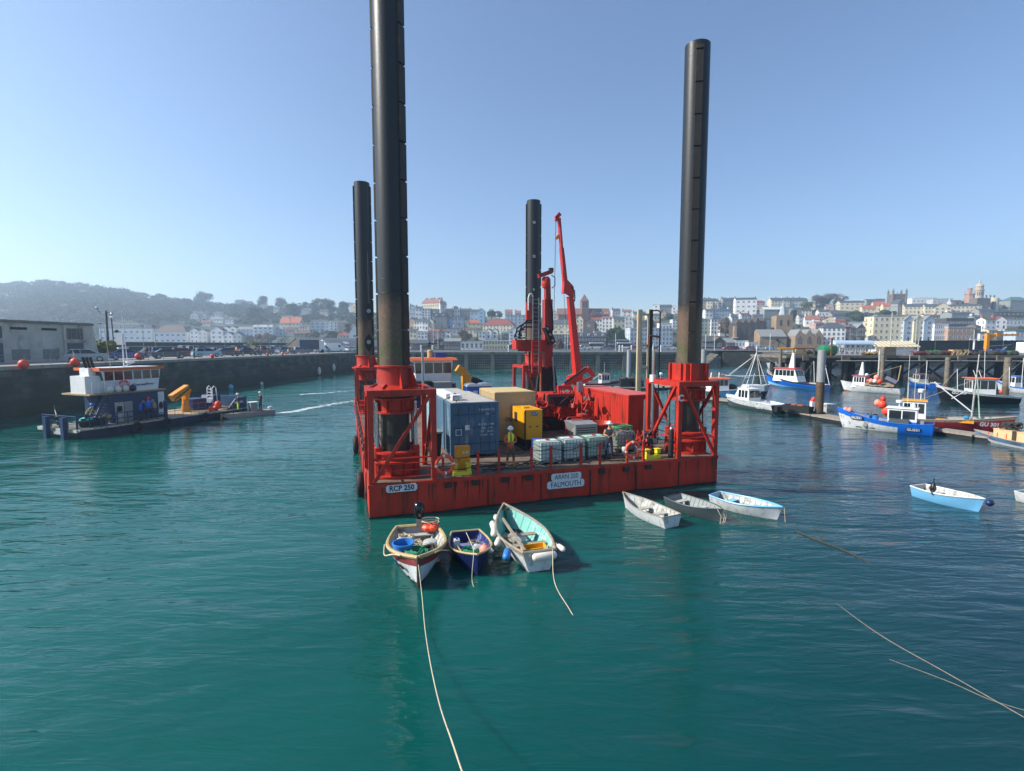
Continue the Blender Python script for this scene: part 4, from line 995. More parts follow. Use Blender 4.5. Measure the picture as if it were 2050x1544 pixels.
MB().box(.25,.55,-.012,-.002,1.0,1.3).build('placard',M_wht,t);MB().box(.28,.52,-.02,-.013,1.03,1.27).build('placard_print',M_cblue,t)
MB().box(.72,.96,-.012,-.002,1.25,1.5).build('placard',M_wht,t);MB().box(.78,.92,-.012,-.002,1.95,2.1).build('logo_plate',mat('logo_blue','#2b4f9a',.5),t)
t2=container('shipping_container','pale blue container standing end to end behind the numbered blue one',3.95,9.7,2.44,3.2,2.5,mat('container_pale','#8fa9b4',.55,var=.1,dirt='#5c7787',damt=.35,dscale=2,stretch=4),M_croof,doors=False)
t3=container('shipping_container','beige container with tan roof behind the yellow generator',7.1,6.4,2.44,3.3,2.75,M_cbeige,M_cbr,doors=False)
for txt,x,z in(('PGS',1.75,1.25),('OSA',.9,1.2)):text_mesh(txt,.3,M_dkst,t3,(x,-.002,z),(R(90),0,0),'stencil',.002,'CENTER',1,.004)
t4=container('workshop_container','bright red workshop container with ribbed side on right of the deck',14.55,4.6,2.05,7.2,2.62,M_redl,mat('faded_red_roof','#b5544f',.7,var=.1,dirt='#8a3a36',damt=.3),DZ+.03,doors=False)
MB().tube([(1.5,-.03,1.65),(1.5,.02,1.65)],.13,20).build('vent',M_steel,t4)
# things on the container roofs
def roofbox(name,label,cat,x,y,z,dx,dy,dz,m,rz=0):
 t=bth(name,label,cat,(x,y,z),rz);MB().box(-dx/2,dx/2,-dy/2,dy/2,0,dz).build('case',m,t);MB().box(-dx/2+.03,dx/2-.03,-dy/2+.03,dy/2-.03,dz,dz+.03).build('lid',m,t);return t
zt_=DZ+.12+2.6
roofbox('air_conditioner','long white air conditioner case on the left edge of the blue container roof','air conditioner',4.4,7.0,zt_+.02,.45,3.2,.22,M_wht)
roofbox('junction_box','short white junction box on the front corner of blue container roof','box',4.55,4.7,zt_+.02,.5,.6,.24,M_wht)
fl=bth('floodlight','small floodlight at front left corner of blue container roof','floodlight',(4.35,3.7,zt_+.02));MB().box(-.14,.14,-.05,.05,.08,.3).build('lamp_head',M_dkst,fl);MB().box(-.12,.12,-.06,-.052,.1,.28).build('lens',M_wht,fl);MB().box(-.02,.02,-.02,.02,0,.08).build('bracket',M_dkst,fl)
t=bth('strap','brown lashing strap looped over the blue container roof','strap',(3.95,4.75,DZ));MB().tube([(-.02,0,.2),(-.02,0,2.75),(.3,.1,2.85),(.6,.2,3.05),(.9,.35,2.85)],.03,6).build('webbing',M_roped,t)
# ================================================================ equipment on the barge deck
def ibc(label,x,y,mt,z=DZ+.003,group='caged liquid tanks along the front of the barge'):
 t=bth('liquid_tank',label,'tank',(x,y,z),R(random.uniform(-4,4)),group)
 W,D,Hh=1.15,.95,.95
 b=MB()
 for k in(-.45,0,.45):b.box(k-.07,k+.07,-D/2,D/2,0,.1)
 b.box(-W/2,W/2,-D/2,D/2,.101,.13);b.build('pallet',M_steel,t)
 b=MB();r=.05;prof=[(.14,.96),(.18,1),(.95,1),(1.03,.94),(1.05,.8)]
 vs=[];fs=[]
 for z_,s in prof:
  for q in[(-1,-.9),(-.9,-1),(.9,-1),(1,-.9),(1,.9),(.9,1),(-.9,1),(-1,.9)]:vs.append((q[0]*s*(W/2-.03),q[1]*s*(D/2-.03),z_))
 for i in range(4):
  for k in range(8):fs.append((i*8+k,i*8+(k+1)%8,(i+1)*8+(k+1)%8,(i+1)*8+k))
 fs+=[tuple(range(8))[::-1],tuple(range(32,40))]
 b.add(vs,fs);b.build('bottle',mt,t);MB().lathe([(.1,0),(.1,.04)],14,(0,0,1.051)).build('cap',M_redl,t)
 b=MB();w=W/2;d=D/2;rr=.013
 for z_ in(.14,.32,.5,.68,.86,1.04):
  for p,q in(((-w,-d),(w,-d)),((w,-d),(w,d)),((w,d),(-w,d)),((-w,d),(-w,-d))):b.tube([(p[0],p[1],z_),(q[0],q[1],z_)],rr,5)
 for k in range(8):
  x_=-w+k*W/7;b.tube([(x_,-d,.1),(x_,-d,1.05)],rr,5);b.tube([(x_,d,.1),(x_,d,1.05)],rr,5)
  y_=-d+k*D/7;b.tube([(-w,y_,.1),(-w,y_,1.05)],rr,5);b.tube([(w,y_,.1),(w,y_,1.05)],rr,5)
 for k in(-.3,.3):b.tube([(-w,k,1.06),(w,k,1.06)],.016,5)
 b.build('cage',M_cage,t);MB().box(-.02,.42,-d-.02,-d-.012,.45,.8).build('plate',M_steel,t)
 return t
M_cage=mat('green_grey_cage','#5c7468',.45,.4,var=.1)
M_tank=mat('tank_white','#c6d2d0',.35,var=.06,dirt='#9fb8ae',damt=.3,dscale=1.5);M_tankg=mat('tank_greenish','#a9c4b5',.35,var=.08,dirt='#c8d6d0',damt=.3,dscale=1)
ibc('white caged liquid tank, left of the three in the front row',8.2,1.35,M_tank)
ibc('white caged liquid tank, middle of the three in the front row',9.55,1.6,M_tank)
ibc('greenish caged liquid tank, right of the three in the front row',10.85,1.75,M_tankg)
i4=ibc('grey caged liquid tank with a coiled green hose on top',12.95,2.6,mat('tank_grey','#a59c9a',.4,var=.08),group=None)
hc=bth('hose_coil','coil of green hose lying on the grey caged tank','hose',(12.95,2.6,DZ+1.08));b=MB();pts=[]
for i in range(90):
 a=i*.42;r=.52-.05*math.sin(i*.15);pts.append((r*math.cos(a),r*.85*math.sin(a),.05+.04*math.sin(i*.9)+i*.0022))
b.tube(pts,.028,6);b.build('hose',M_ropeg,hc,60)
b=MB();b.tube([(-.5,-.2,.1),(-.65,-.3,-.1),(-.6,-.5,-.6),(-.3,-.7,-.98)],.028,6);b.build('hose_end',M_ropeg,hc,60)
# yellow generator
g=bth('generator','yellow generator cabinet raised on dark skids beside the beige container','generator',(8.1,4.2,DZ))
M_cat=mat('generator_yellow','#d9980f',.4,var=.06,dirt='#a5761a',damt=.15)
b=MB().box(0,1.02,0,2.0,.55,2.12);b.build('cabinet',M_cat,g)
MB().box(.01,1.01,-.012,-.002,.56,2.11).build('end_panel',M_cat,g)
MB().box(-.001-.01,.06,-.02,-.013,.55,2.12).build('corner_trim',M_dkst,g);MB().box(.98,1.03,-.02,-.013,.55,2.12).build('corner_trim',M_dkst,g)
MB().box(-.02,-.002,.05,.1,.6,2.05).build('door_edge',M_dkst,g);MB().box(-.02,-.002,1.2,1.65,1.35,1.85).build('control_window',M_win,g)
text_mesh('CAT',.2,M_sign,g,(.52,-.03,1.92),(R(90),0,0),'lettering',.002,'CENTER',1,.006);MB().box(.33,.71,-.026,-.013,1.82,2.02).build('logo_plate',M_dkst,g)
for k in(.3,.7):MB().box(k-.06,k+.06,-.025,-.013,1.2,1.26).build('handle',M_dkst,g)
b=MB()
for x in(.05,.85):b.box(x,x+.12,0,2.0,.1,.54);
for y in(.1,1.75):b.box(.17,.85,y,y+.12,.2,.5)
b.box(-.05,.1,-.1,2.1,0,.1);b.box(.9,1.05,-.1,2.1,0,.1);b.build('skid',M_dkst,g)
MB().box(.2,.5,.7,1.1,2.121,2.2).build('exhaust_hood',M_cat,g)
# amber cabinet
p=by(923,936,1.45);t=bth('storage_cabinet','tall amber chemical cabinet with two hazard diamonds before the blue container','cabinet',(4.05,1.2,DZ+.02))
MB().box(-.3,.3,-.22,.22,.08,1.02).build('body',M_amber,t);MB().box(-.31,.31,-.235,-.222,.1,1.0).build('door',M_amber,t);MB().box(-.27,.27,-.18,.18,0,.078).build('plinth',M_dkst,t)
MB().box(-.32,.32,-.25,.24,1.022,1.05).build('lid',M_amber,t)
for k in(.02,.17):MB().prism([(k-.055,.8),(k,.745),(k+.055,.8),(k,.855)],-.243,-.237,'y').build('hazard_diamond',M_sign,t)
MB().tube([(-.2,-.27,.5),(-.2,-.236,.5)],.03,12).build('lock',M_dkst,t)
# yellow fairleads
def fairlead(label,x):
 t=bth('fairlead',label,'fairlead',(x,.42,DZ+.002),0,'yellow fairleads on the front deck edge')
 b=MB();b.box(-.4,.4,-.16,.16,0,.14);b.build('base',M_yel,t)
 for s in(-1,1):
  MB().box(s*.3-.09,s*.3+.09,-.12,.12,.141,.44).build('horn',M_yel,t);MB().box(s*.3-.13,s*.3+.13,-.14,.14,.441,.48).build('cap',M_yel,t)
fairlead('yellow U shaped fairlead in front of the amber cabinet',3.85);fairlead('yellow U shaped fairlead at the right end of the front deck',13.35)
# life rings
def lifering(t,R_=.36,r=.075,ax='y',o=(0,0,0)):
 return MB().torus(o,R_,r,ax,32,10,mfun=lambda i:1 if(i%8)==0 else 0).build('ring',[M_orange,M_wht],t,60)
for x,lab in((3.05,'faded orange life ring hanging on chain left of the amber cabinet'),(12.0,'bright orange life ring with white bands near the grey tank')):
 t=bth('life_ring',lab,'life ring',(x,.02,DZ+.58),0);lifering(t)
 b=MB()
 for k in range(4):
  a=math.pi/4+k*math.pi/2;b.tube([(.44*math.cos(a),-.0,.44*math.sin(a)),(.47*math.cos(a+.78),0,.47*math.sin(a+.78)),(.44*math.cos(a+1.57),0,.44*math.sin(a+1.57))],.012,5)
 b.build('grab_line',M_rope,t)
# bins, drums, buckets
def drum(name,label,cat,x,y,r,h,m,lid=None,z=DZ+.003):
 t=bth(name,label,cat,(x,y,z));MB().lathe([(r*.96,0),(r,.02),(r,h*.33),(r*1.03,h*.34),(r,h*.36),(r,h*.66),(r*1.03,h*.67),(r,h*.69),(r,h-.02),(r*.96,h)],24).build('body',m,t,40)
 MB().lathe([(r*1.04,h+.001),(r*1.04,h+.04),(r*.5,h+.06)],24).build('lid',lid or m,t,40);return t
M_bkt=mat('bucket_white','#c9cccb',.5,var=.08);M_bdrum=mat('drum_blue','#1d3f9a',.4,var=.1)
drum('drum','blue plastic drum tucked behind the left caged tank','drum',8.1,2.35,.29,.9,M_bdrum)
drum('bucket','white bucket on deck left of the grey caged tank','bucket',11.9,2.2,.2,.42,M_bkt);drum('bucket','smaller white bucket just below the grey caged tank','bucket',12.62,1.72,.15,.3,M_bkt)
t=bth('bin','black wheeled bin standing between leg frame and blue container','bin',(3.35,4.3,DZ+.003))
MB().hexa([(-.25,-.3,.05),(.25,-.3,.05),(.25,.3,.05),(-.25,.3,.05),(-.32,-.4,1.2),(.32,-.4,1.2),(.32,.4,1.2),(-.32,.4,1.2)]).build('body',M_black,t);MB().box(-.35,.35,-.43,.43,1.201,1.28).build('lid',mat('bin_lid','#6d7a70',.5),t)
# gas bottle, poles
t=bth('gas_cylinder','black gas cylinder with grey shoulder strapped by the right leg frame','gas cylinder',(14.35,.32,DZ+.003));MB().lathe([(.12,0),(.125,.05),(.125,1.3),(.1,1.42),(.05,1.5)],20,mfun=lambda i:1 if i>2 else 0).build('body',[M_black,M_steel],t,40);MB().lathe([(.04,1.5),(.04,1.62)],10).build('valve',M_steel,t)
def pole(name,label,cat,px,py0,py1,yl,r,m,parts=()):
 p=by(px,py1,yl);q=by(px,py0,yl);t=bth(name,label,cat,(p.x,yl,DZ+.002));MB().tube([(0,0,0),(0,0,q.z-DZ)],r,12).build('pole',m,t,40);return t,q.z-DZ
t,h=pole('steel_pole','tall shiny steel pole rising beside the red workshop container','pole',1304,700,880,2.3,.085,M_chrome)
MB().lathe([(.085,h-.01),(.02,h+.35)],12).build('tip',M_steel,t,40);MB().lathe([(.16,h*.68),(.16,h*.75)],16).build('clamp',M_wht,t,40);MB().box(-.2,.2,-.2,.2,0,.05).build('foot',M_dkst,t)
t,h=pole('steel_pole','thin bare steel pole at the deck edge before the shiny pole','pole',1288,800,920,.3,.03,M_steel);MB().box(-.08,.08,-.08,.08,0,.03).build('foot',M_dkst,t)
t,h=pole('lamp_post','slim grey lamp post with flat lamp arm behind the pale container','lamp post',847,697,800,12.98,.08,M_steel)
MB().beam((0,0,h),(.75,0,h+.25),.05).build('arm',M_dkst,t);MB().box(.3,1.0,-.12,.12,h+.255,h+.31).build('lamp_head',M_dkst,t)
# red hopper
t=bth('hopper','red conical mud hopper beside the red workshop container','hopper',(12.6,4.3,DZ+.003));MB().lathe([(.28,.35),(.72,1.15),(.85,1.17),(.85,1.24),(.7,1.241),(.25,.5)],28,caps=False).build('cone',M_redl,t,40)
for k in range(4):a=k*math.pi/2+.5;MB().beam((.6*math.cos(a),.6*math.sin(a),0),(.55*math.cos(a),.55*math.sin(a),1.0),.08).build('leg',M_redl,t)
MB().tube([(0,0,.36),(0,0,.15),(.5,-.2,.12)],.12,12).build('outlet',M_redl,t,40)
# compressor
p=by(1163,860,4.2);t=bth('compressor','grey compressor box with louvred side among the red machinery','compressor',(p.x-.62,3.6,DZ+.2))
M_cg=mat('compressor_grey','#8d9090',.4,.2,var=.08)
MB().hexa([(0,0,.45),(1.3,0,.45),(1.3,.8,.45),(0,.8,.45),(.0,0,1.1),(1.3,0,1.1),(1.2,.8,1.25),(-.3,.8,1.25)]).build('hood',M_cg,t)
for k in range(4):MB().box(.1,1.2,-.02,-.003,.52+.12*k,.56+.12*k).build('louvre',M_dkst,t)
b=MB()
for x in(.1,1.1):b.box(x,x+.08,.05,.12,-.19,.449);b.box(x,x+.08,.65,.72,-.19,.449)
b.build('stand',M_dkst,t)
# portable toilets
M_tb=mat('toilet_blue','#1f5fa8',.45,var=.08)
for k,lab in((0,'blue portable toilet with white domed roof, left of the pair'),(1,'blue portable toilet with white domed roof, right of the pair')):
 p=by(945+26*k,775,20.0);t=bth('portable_toilet',lab,'portable toilet',(p.x,20.2,DZ+.003),0,'portable toilets at the back of the barge')
 MB().box(-.52,.52,-.55,.55,0,2.1).build('cabin',M_tb,t);MB().box(-.4,.4,-.58,-.552,.1,2.0).build('door',M_tb,t);MB().box(-.02,.38,-.6,-.582,1.3,1.75).build('sign',M_sign,t)
 b=MB();b.prism([(-.56,2.101),(.56,2.101),(.5,2.25),(.25,2.33),(-.25,2.33),(-.5,2.25)],-.58,.58,'y');b.build('roof',M_wht,t)
# ---- drilling rig on tracks
RY=14.5
def rp(px,py,y=RY):return by(px,py,y)
rig=bth('drilling_rig','red drilling rig with tall mast and hooped ladder amid the barge','drilling rig',(0,0,0))
def rl(px,py,y=RY):p=by(px,py,y);return Vector((p.x,y,p.z))
def rb(name,pts,m=None,rad=None,w=None,h=None,smooth=40):
 b=MB()
 if rad:b.tube(pts,rad,10)
 else:b.beam(pts[0],pts[1],w,h)
 return b.build(name,m or M_red,rig,smooth if rad else None)
M_rust=mat('rusty_pipe','#7d4a2a',.8,var=.3,scale=3)
A=rl(1087,770);B=rl(1095,556)
rb('mast',[rl(1096,600),rl(1096,740)],w=.62,h=.55);rb('mast_upper',[rl(1095,560),rl(1096,600)],w=.40,h=.40)
rb('mast_head',[rl(1078,553),rl(1104,544)],w=.35,h=.3);MB().lathe([(.26,-.3),(.32,-.1),(.32,.35),(.2,.5)],16,rl(1093,568)).build('swivel',M_redl,rig,40)
b=MB().box(-.15,.15,-.15,.15,-.15,.15);b.xf(Matrix.Translation(rl(1103,541)));b.build('sheave_box',M_dkst,rig)
rb('hammer',[rl(1095,745),rl(1094,805)],M_black,w=.75,h=.7);MB().box(-.45,.45,-.35,.35,-.15,.15).xf(Matrix.Translation(rl(1094,742))).build('clamp',M_black,rig)
for dx0,dx1 in((1080,1072),(1108,1118),(1101,1108),(1088,1083)):rb('stay_ram',[rl(dx0,735,RY-.3),rl(dx1,815,RY-.3)],M_black,rad=.13)
rb('ram_rod',[rl(1106,715,RY-.5),rl(1112,800,RY-.5)],M_steel,rad=.07)
# cross-head gearbox at left of the mast and its hoses
b=MB().box(-.95,.95,-.4,.4,-.42,.42);b.xf(Matrix.Translation(rl(1064,692)));b.build('cross_head',M_red,rig)
b=MB().box(-.3,.3,-.45,.45,-.3,.38);b.xf(Matrix.Translation(rl(1037,691)));b.build('motor',M_redl,rig)
for k,(a,c,s)in enumerate((((1070,640),(1045,672),.0),((1072,645),(1040,675),.3),((1066,655),(1052,676),.2))):
 p,q=rl(*a,RY-.6),rl(*c,RY-.6);m_=(p+q)/2+Vector((-.5-s,0,.1));rb('hose',[p,p.lerp(m_,.5)+Vector((-.1,0,.15)),m_,m_.lerp(q,.6)+Vector((-.25,0,-.25)),q],M_black,rad=.06)
p=rl(1034,668,RY-.6);rb('hose',[rl(1050,660,RY-.6),rl(1036,664,RY-.6),rl(1029,672,RY-.6),rl(1032,681,RY-.6),rl(1039,677,RY-.6),rl(1043,668,RY-.6)],M_black,rad=.035)
rb('hose',[rl(1104,551),rl(1111,556),rl(1111,572),rl(1105,577)],M_black,rad=.035);rb('hose',[rl(1098,600,RY-.3),rl(1106,620,RY-.3),rl(1107,660,RY-.3),rl(1100,670,RY-.3)],M_black,rad=.045)
rb('hydraulic_cluster',[rl(1092,655,RY-.5),rl(1106,688,RY-.5)],M_dkst,w=.5,h=.4)
for k in range(6):rb('fitting',[rl(1092+2.5*k,650+6*k,RY-.75),rl(1095+2.5*k,654+6*k,RY-.75)],M_steel if k%2 else M_dkst,rad=.09)
rb('drill_pipe',[rl(1083,700,RY-.6),rl(1083,800,RY-.6)],M_rust,rad=.085)
rb('side_post',[rl(1060,700,RY-.2),rl(1060,738,RY-.2)],M_black,rad=.07)
# hooped ladder
lad=MB()
la,lb=rl(1067,596,RY-.9),rl(1079,596,RY-.9);lz=rl(1067,742,RY-.9).z;ztop=la.z
for q in(la,lb):lad.tube([(q.x,q.y,lz),(q.x,q.y,ztop)],.035,6)
z=lz
while z<ztop:lad.tube([(la.x,la.y,z),(lb.x,lb.y,z)],.022,6);z+=.3
lad.build('ladder',M_steel,rig)
MB().tube([(la.x-.35,la.y,ztop-.9),(la.x-.35,la.y,ztop),(la.x-.25,la.y,ztop+.25),(la.x-.1,la.y,ztop+.28),(la.x,la.y,ztop+.05)],.045,8).build('ladder_hoop',M_wht,rig,50)
MB().box(la.x-.45,la.x-.1,la.y+.1,la.y+.35,rl(1060,642).z,rl(1060,608).z).build('ladder_guard',M_redl,rig)
MB().box(la.x-.08,la.x+.02,la.y-.05,la.y+.08,lz-.2,lz+2.2).build('ladder_back',M_redl,rig);MB().box(lb.x,lb.x+.14,la.y-.05,la.y+.08,lz-.2,lz+2.2).build('ladder_back',M_redl,rig)
# body, tracks, machinery clutter
bx,bz0=10.2,DZ
p=rl(1130,830,9.5)
MB().box(bx-.2,bx+3.4,9.4,13.6,DZ+.9,DZ+1.5).build('chassis',M_redl,rig)
for y in(9.2,12.9):
 tr=MB();tr.prism([(bx-.4,DZ+.2),(bx-.2,DZ+.02),(bx+3.4,DZ+.02),(bx+3.6,DZ+.2),(bx+3.6,DZ+.6),(bx+3.3,DZ+.85),(bx-.1,DZ+.85),(bx-.4,DZ+.6)],y,y+.55,'y');tr.build('track',M_black,rig)
MB().box(bx+1.4,bx+3.3,9.45,11.4,DZ+1.501,DZ+2.35).build('engine_cover',M_redl,rig);MB().box(bx+1.5,bx+3.2,9.3,9.44,DZ+1.6,DZ+2.2).build('radiator',M_dkst,rig)
rnd=random.Random(3)
for i in range(84):
 x=bx-.6+rnd.random()*4.4;y=7.2+rnd.random()*4.4;z=DZ+.2+rnd.random()*2.1;k=rnd.random()
 if k<.4:MB().obox((x,y,z),(.15+rnd.random()*.5,.15+rnd.random()*.4,.1+rnd.random()*.35),rnd.random()*3,rx=rnd.random()*.4).build('valve_block',M_redl if rnd.random()<.6 else M_dkst,rig)
 else:
  q=Vector((x,y,z));MB().tube([q,q+Vector((rnd.uniform(-.4,.4),rnd.uniform(-.3,.2),rnd.uniform(.1,.4))),q+Vector((rnd.uniform(-.9,.9),rnd.uniform(-.5,.5),rnd.uniform(-.4,.2)))],.04+rnd.random()*.03,7).build('hydraulic_line',M_redl if rnd.random()<.35 else M_black,rig,60)
# ---- knuckle boom crane
cr=bth('knuckle_boom_crane','bright red knuckle boom crane with its long thin jib pointing high above the barge','crane',(0,0,0));CYL=12.0
M_cr=mat('crane_red','#b42a24',.42,var=.08,dirt='#93281f',damt=.2,dscale=1.2)
def cl(px,py,y=CYL):p=by(px,py,y);return Vector((p.x,y,p.z))
def cb(name,pts,m=None,rad=None,w=None,h=None,w2=None,h2=None):
 b=MB();b.tube(pts,rad,10)if rad else b.beam(pts[0],pts[1],w,h,0,w2,h2);return b.build(name,m or M_cr,cr,40 if rad else None)
MB().lathe([(.55,0),(.5,.6),(.38,1.0),(.38,1.9)],20,(cl(1157,800).x,CYL,DZ+.003)).build('pedestal',M_cr,cr,40)
cb('main_boom',[cl(1158,770),cl(1141,594)],w=.5,h=.62,w2=.36,h2=.42)
b=MB();q=[cl(1126,588),cl(1134,588),cl(1147,596),cl(1146,574),cl(1135,562),cl(1128,563)];b.prism([(v.x,v.z)for v in q],CYL-.2,CYL+.2,'y');b.build('knuckle',M_cr,cr)
cb('jib',[cl(1132,575,CYL),cl(1124,497)],w=.3,h=.30,w2=.26,h2=.26);cb('jib_extension',[cl(1124,500),cl(1119,437)],w=.2,h=.2)
cb('jib_tip',[cl(1113,437),cl(1121,428)],w=.2,h=.25);cb('jib_sheave',[cl(1113,443),cl(1113,434)],w=.16,h=.2)
cb('jib_ram',[cl(1128,545,CYL-.2),cl(1121,455,CYL-.2)],rad=.05);cb('winch_hook',[cl(1113,478),cl(1119,472)],M_amber,w=.12,h=.2)
cb('hose',[cl(1144,575,CYL-.2),cl(1150,582,CYL-.2),cl(1151,597,CYL-.2),cl(1150,604,CYL-.2)],M_black,rad=.04)
cb('hoist_wire',[cl(1113,440),cl(1109,625)],M_dkst,rad=.018);cb('hoist_wire',[cl(1129,590),cl(1133,650)],M_dkst,rad=.015)
cb('base_block',[cl(1140,765),cl(1160,748)],w=.6,h=.5);cb('base_drum',[cl(1139,760),cl(1148,757)],rad=.3)
# folded loader arm in front
cb('loader_arm',[cl(1128,775,10.8),cl(1175,738,10.8)],w=.28,h=.3);cb('loader_arm_ram',[cl(1130,767,10.5),cl(1172,737,10.5)],M_dkst,rad=.07);cb('loader_tip',[cl(1175,737,10.8),cl(1189,752,10.8)],w=.26,h=.26);cb('loader_claw',[cl(1184,757,10.8),cl(1160,768,10.8)],w=.3,h=.24)
cb('arch_post',[cl(1120,778,10),cl(1120,820,10)],w=.22,h=.25);cb('arch_post',[cl(1146,790,10),cl(1146,820,10)],w=.16,h=.2);cb('arch_top',[cl(1116,776,10),cl(1142,776,10)],w=.22,h=.28);cb('arch_knee',[cl(1142,776,10),cl(1148,792,10)],w=.16,h=.2)
for k in range(10):
 cb('hose',[cl(1122+2.6*k,782+(k%3)*4,9.8),cl(1124+2.4*k,796,9.6),cl(1120+3.1*k,815,9.8)],M_black if k%3 else M_cr,rad=.035)
cb('control_box',[cl(1161,765,9.6),cl(1161,785,9.6)],M_steel,w=.35,h=.3)
# pierced red ladder rack and frame with pump by the red container
t=bth('perforated_rack','upright red perforated step rack leaning on the red workshop container','rack',(0,0,0));p=by(1166,800,8.3);q=by(1187,835,8.3)
b=MB()
for k in range(5):
 z0=q.z+(p.z-q.z+.2)*k/5;b.box(p.x,q.x,8.3,8.36,z0,z0+.05)
 for j in range(5):b.box(p.x+(q.x-p.x)*(j+.1)/5,p.x+(q.x-p.x)*(j+.55)/5,8.31,8.35,z0+.051,z0+.19)
b.build('steps',M_redl,t)
for x in(p.x-.04,q.x+.0):MB().box(x,x+.05,8.27,8.39,DZ,p.z+.25).build('stile',M_redl,t)
t=bth('pump_unit','red pump unit inside a tubular guard frame beside the hopper','pump',(11.4,4.6,DZ+.003))
b=MB()
for y in(-.3,.3):b.tube([(-.6,y,0),(-.6,y,1.35),(-.5,y,1.5),(.7,y,1.5),(.8,y,1.35),(.8,y,0)],.04,8)
b.build('guard_frame',M_redl,t,50);MB().lathe([(.25,.1),(.3,.5),(.3,.9),(.2,1.05)],16).build('motor',M_redl,t,40);MB().tube([(.3,0,.6),(.6,-.2,.5),(.6,-.5,.2)],.08,8).build('pipe',M_dkst,t,50);MB().lathe([(.3,0),(.3,.12)],16,(.2,0,1.6),caps=True).build('handwheel',M_redl,t)
t=bth('cable_pile','loose ropes, hoses and cables lying over the front deck','cables'.replace('s','s'),(0,0,DZ+.01));t['category']='cables'
for k in range(26):
 x=rnd.uniform(3,14);y=rnd.uniform(.4,1.4)if k<18 else rnd.uniform(5,8);pts=[(x,y,.03)]
 for j in range(7):pts.append((pts[-1][0]+rnd.uniform(-.1,.5),min(max(pts[-1][1]+rnd.uniform(-.25,.25),.3),9),.03+rnd.random()*.06))
 MB().tube(pts,.025,6).build('cable',rnd.choice([M_black,M_roped,M_rope,M_black]),t,60)
# welding and pump clutter at the right
t=bth('pump_stand','small steel pump with bent black hose beside the right hand fairlead','pump',(12.75,.75,DZ+.003));MB().lathe([(.16,0),(.16,.5),(.2,.52),(.2,.6)],16).build('body',M_steel,t,40);MB().tube([(.1,0,.6),(.4,0,1.0),(.75,0,.85),(.85,0,.3)],.045,8).build('hose',M_black,t,50)
t=bth('valve_skid','cluster of valves, gauges and hoses between the poles and right leg frame','machinery',(13.85,1.6,DZ+.003));MB().box(-.5,.5,-.5,.5,.1,.3).build('skid',M_redl,t)
for k in range(22):
 q=Vector((rnd.uniform(-.5,.5),rnd.uniform(-.5,.5),rnd.uniform(.3,.6)));
 if k%4:MB().tube([q,q+Vector((rnd.uniform(-.3,.3),rnd.uniform(-.3,.3),rnd.uniform(.3,.8))),q+Vector((rnd.uniform(-.5,.5),rnd.uniform(-.3,.3),rnd.uniform(-.1,.4)))],.03,6).build('hose',rnd.choice([M_black,M_dkst,M_redl]),t,60)
 else:MB().obox(q+Vector((0,0,.3)),(.25,.25,.3),rnd.random()).build('valve',rnd.choice([M_redl,M_steel,M_dkst]),t)
t=bth('tarpaulin_bundle','white tarpaulin bundle behind the shiny pole at the right of the deck','tarpaulin',(13.9,3.7,DZ+.3));MB().box(-.3,.3,-.3,.3,-.297,.15).build('crate',M_redl,t);MB().ball((0,0,.3),.5,(1.1,.8,.35),12,8).build('cloth',M_wht,t,60)
# rear: black tank, generator case with antennae behind the pale container
# ================================================================ boats
def hull_rings(L,B,D,sb,ss,tw,rake,full=2.3,n=22,k=9,draft=.25,vee=.55,bowv=1.0,trake=0.0,keelrise=.25):
 """stations from stern (x=0) to bow (x=L); sb/ss = sheer height at bow and stern, D = amidships freeboard"""
 R_=[]
 for i in range(n+1):
  t=i/n
  w=tw+(1-tw)*math.sin(min(1,t/.45)*math.pi/2)if t<.45 else 1.0
  if t>.45:w=max(0.0,1-((t-.45)/.55)**full)
  bm_=B/2*w;sh=D+(ss-D)*max(0,1-t/.5)**2+(sb-D)*max(0,(t-.3)/.7)**2
  kz=-draft+keelrise*max(0,(t-.75)/.25)**2*(sb*.3+draft)
  ring=[]
  for j in range(k+1):
   s=j/k;e=vee+(bowv-vee)*max(0,(t-.5)/.5)**1.5
   y=bm_*(s**e)*(1 if s==1 else 1);z=kz+(sh-kz)*(s**(1.55-.35*t))
   x=L*t+rake*s*max(0,(t-.6)/.4)**1.5-trake*s*max(0,1-t/.15)
   ring.append((x,y,z))
  R_.append(ring)
 return R_
def shell(b,rings,bands,off=0.0,floor=None,flip=False):
 """bands: list of (s_max, material index), both sides"""
 n=len(rings);k=len(rings[0]);
 for sg in(1,-1):
  k0=len(b.v)
  for r in rings:
   for(x,y,z)in r:
    yy=max(0,y-off);b.v.append((x,sg*yy,z if floor is None else max(z,floor)))
  for i in range(n-1):
   for j in range(k-1):
    s=(j+.5)/(k-1);mi=next(m for sm,m in bands if s<=sm)
    a=k0+i*k+j;f=(a,a+1,a+k+1,a+k)if sg>0 else(a,a+k,a+k+1,a+1)
    b.f.append(f);b.m.append(mi)
def transom(b,ring,mi=0,off=0.0,floor=None,x=None):
 pts=[(r[0]if x is None else x,max(0,r[1]-off),r[2]if floor is None else max(r[2],floor))for r in ring]
 vs=pts+[(p[0],-p[1],p[2])for p in pts[::-1]];b.add(vs,[tuple(range(len(vs)))],mi)
def gunwale_pts(rings,side,dz=0.0,dy=0.0):return[(r[-1][0],side*max(0.0,r[-1][1]+dy),r[-1][2]+dz)for r in rings]
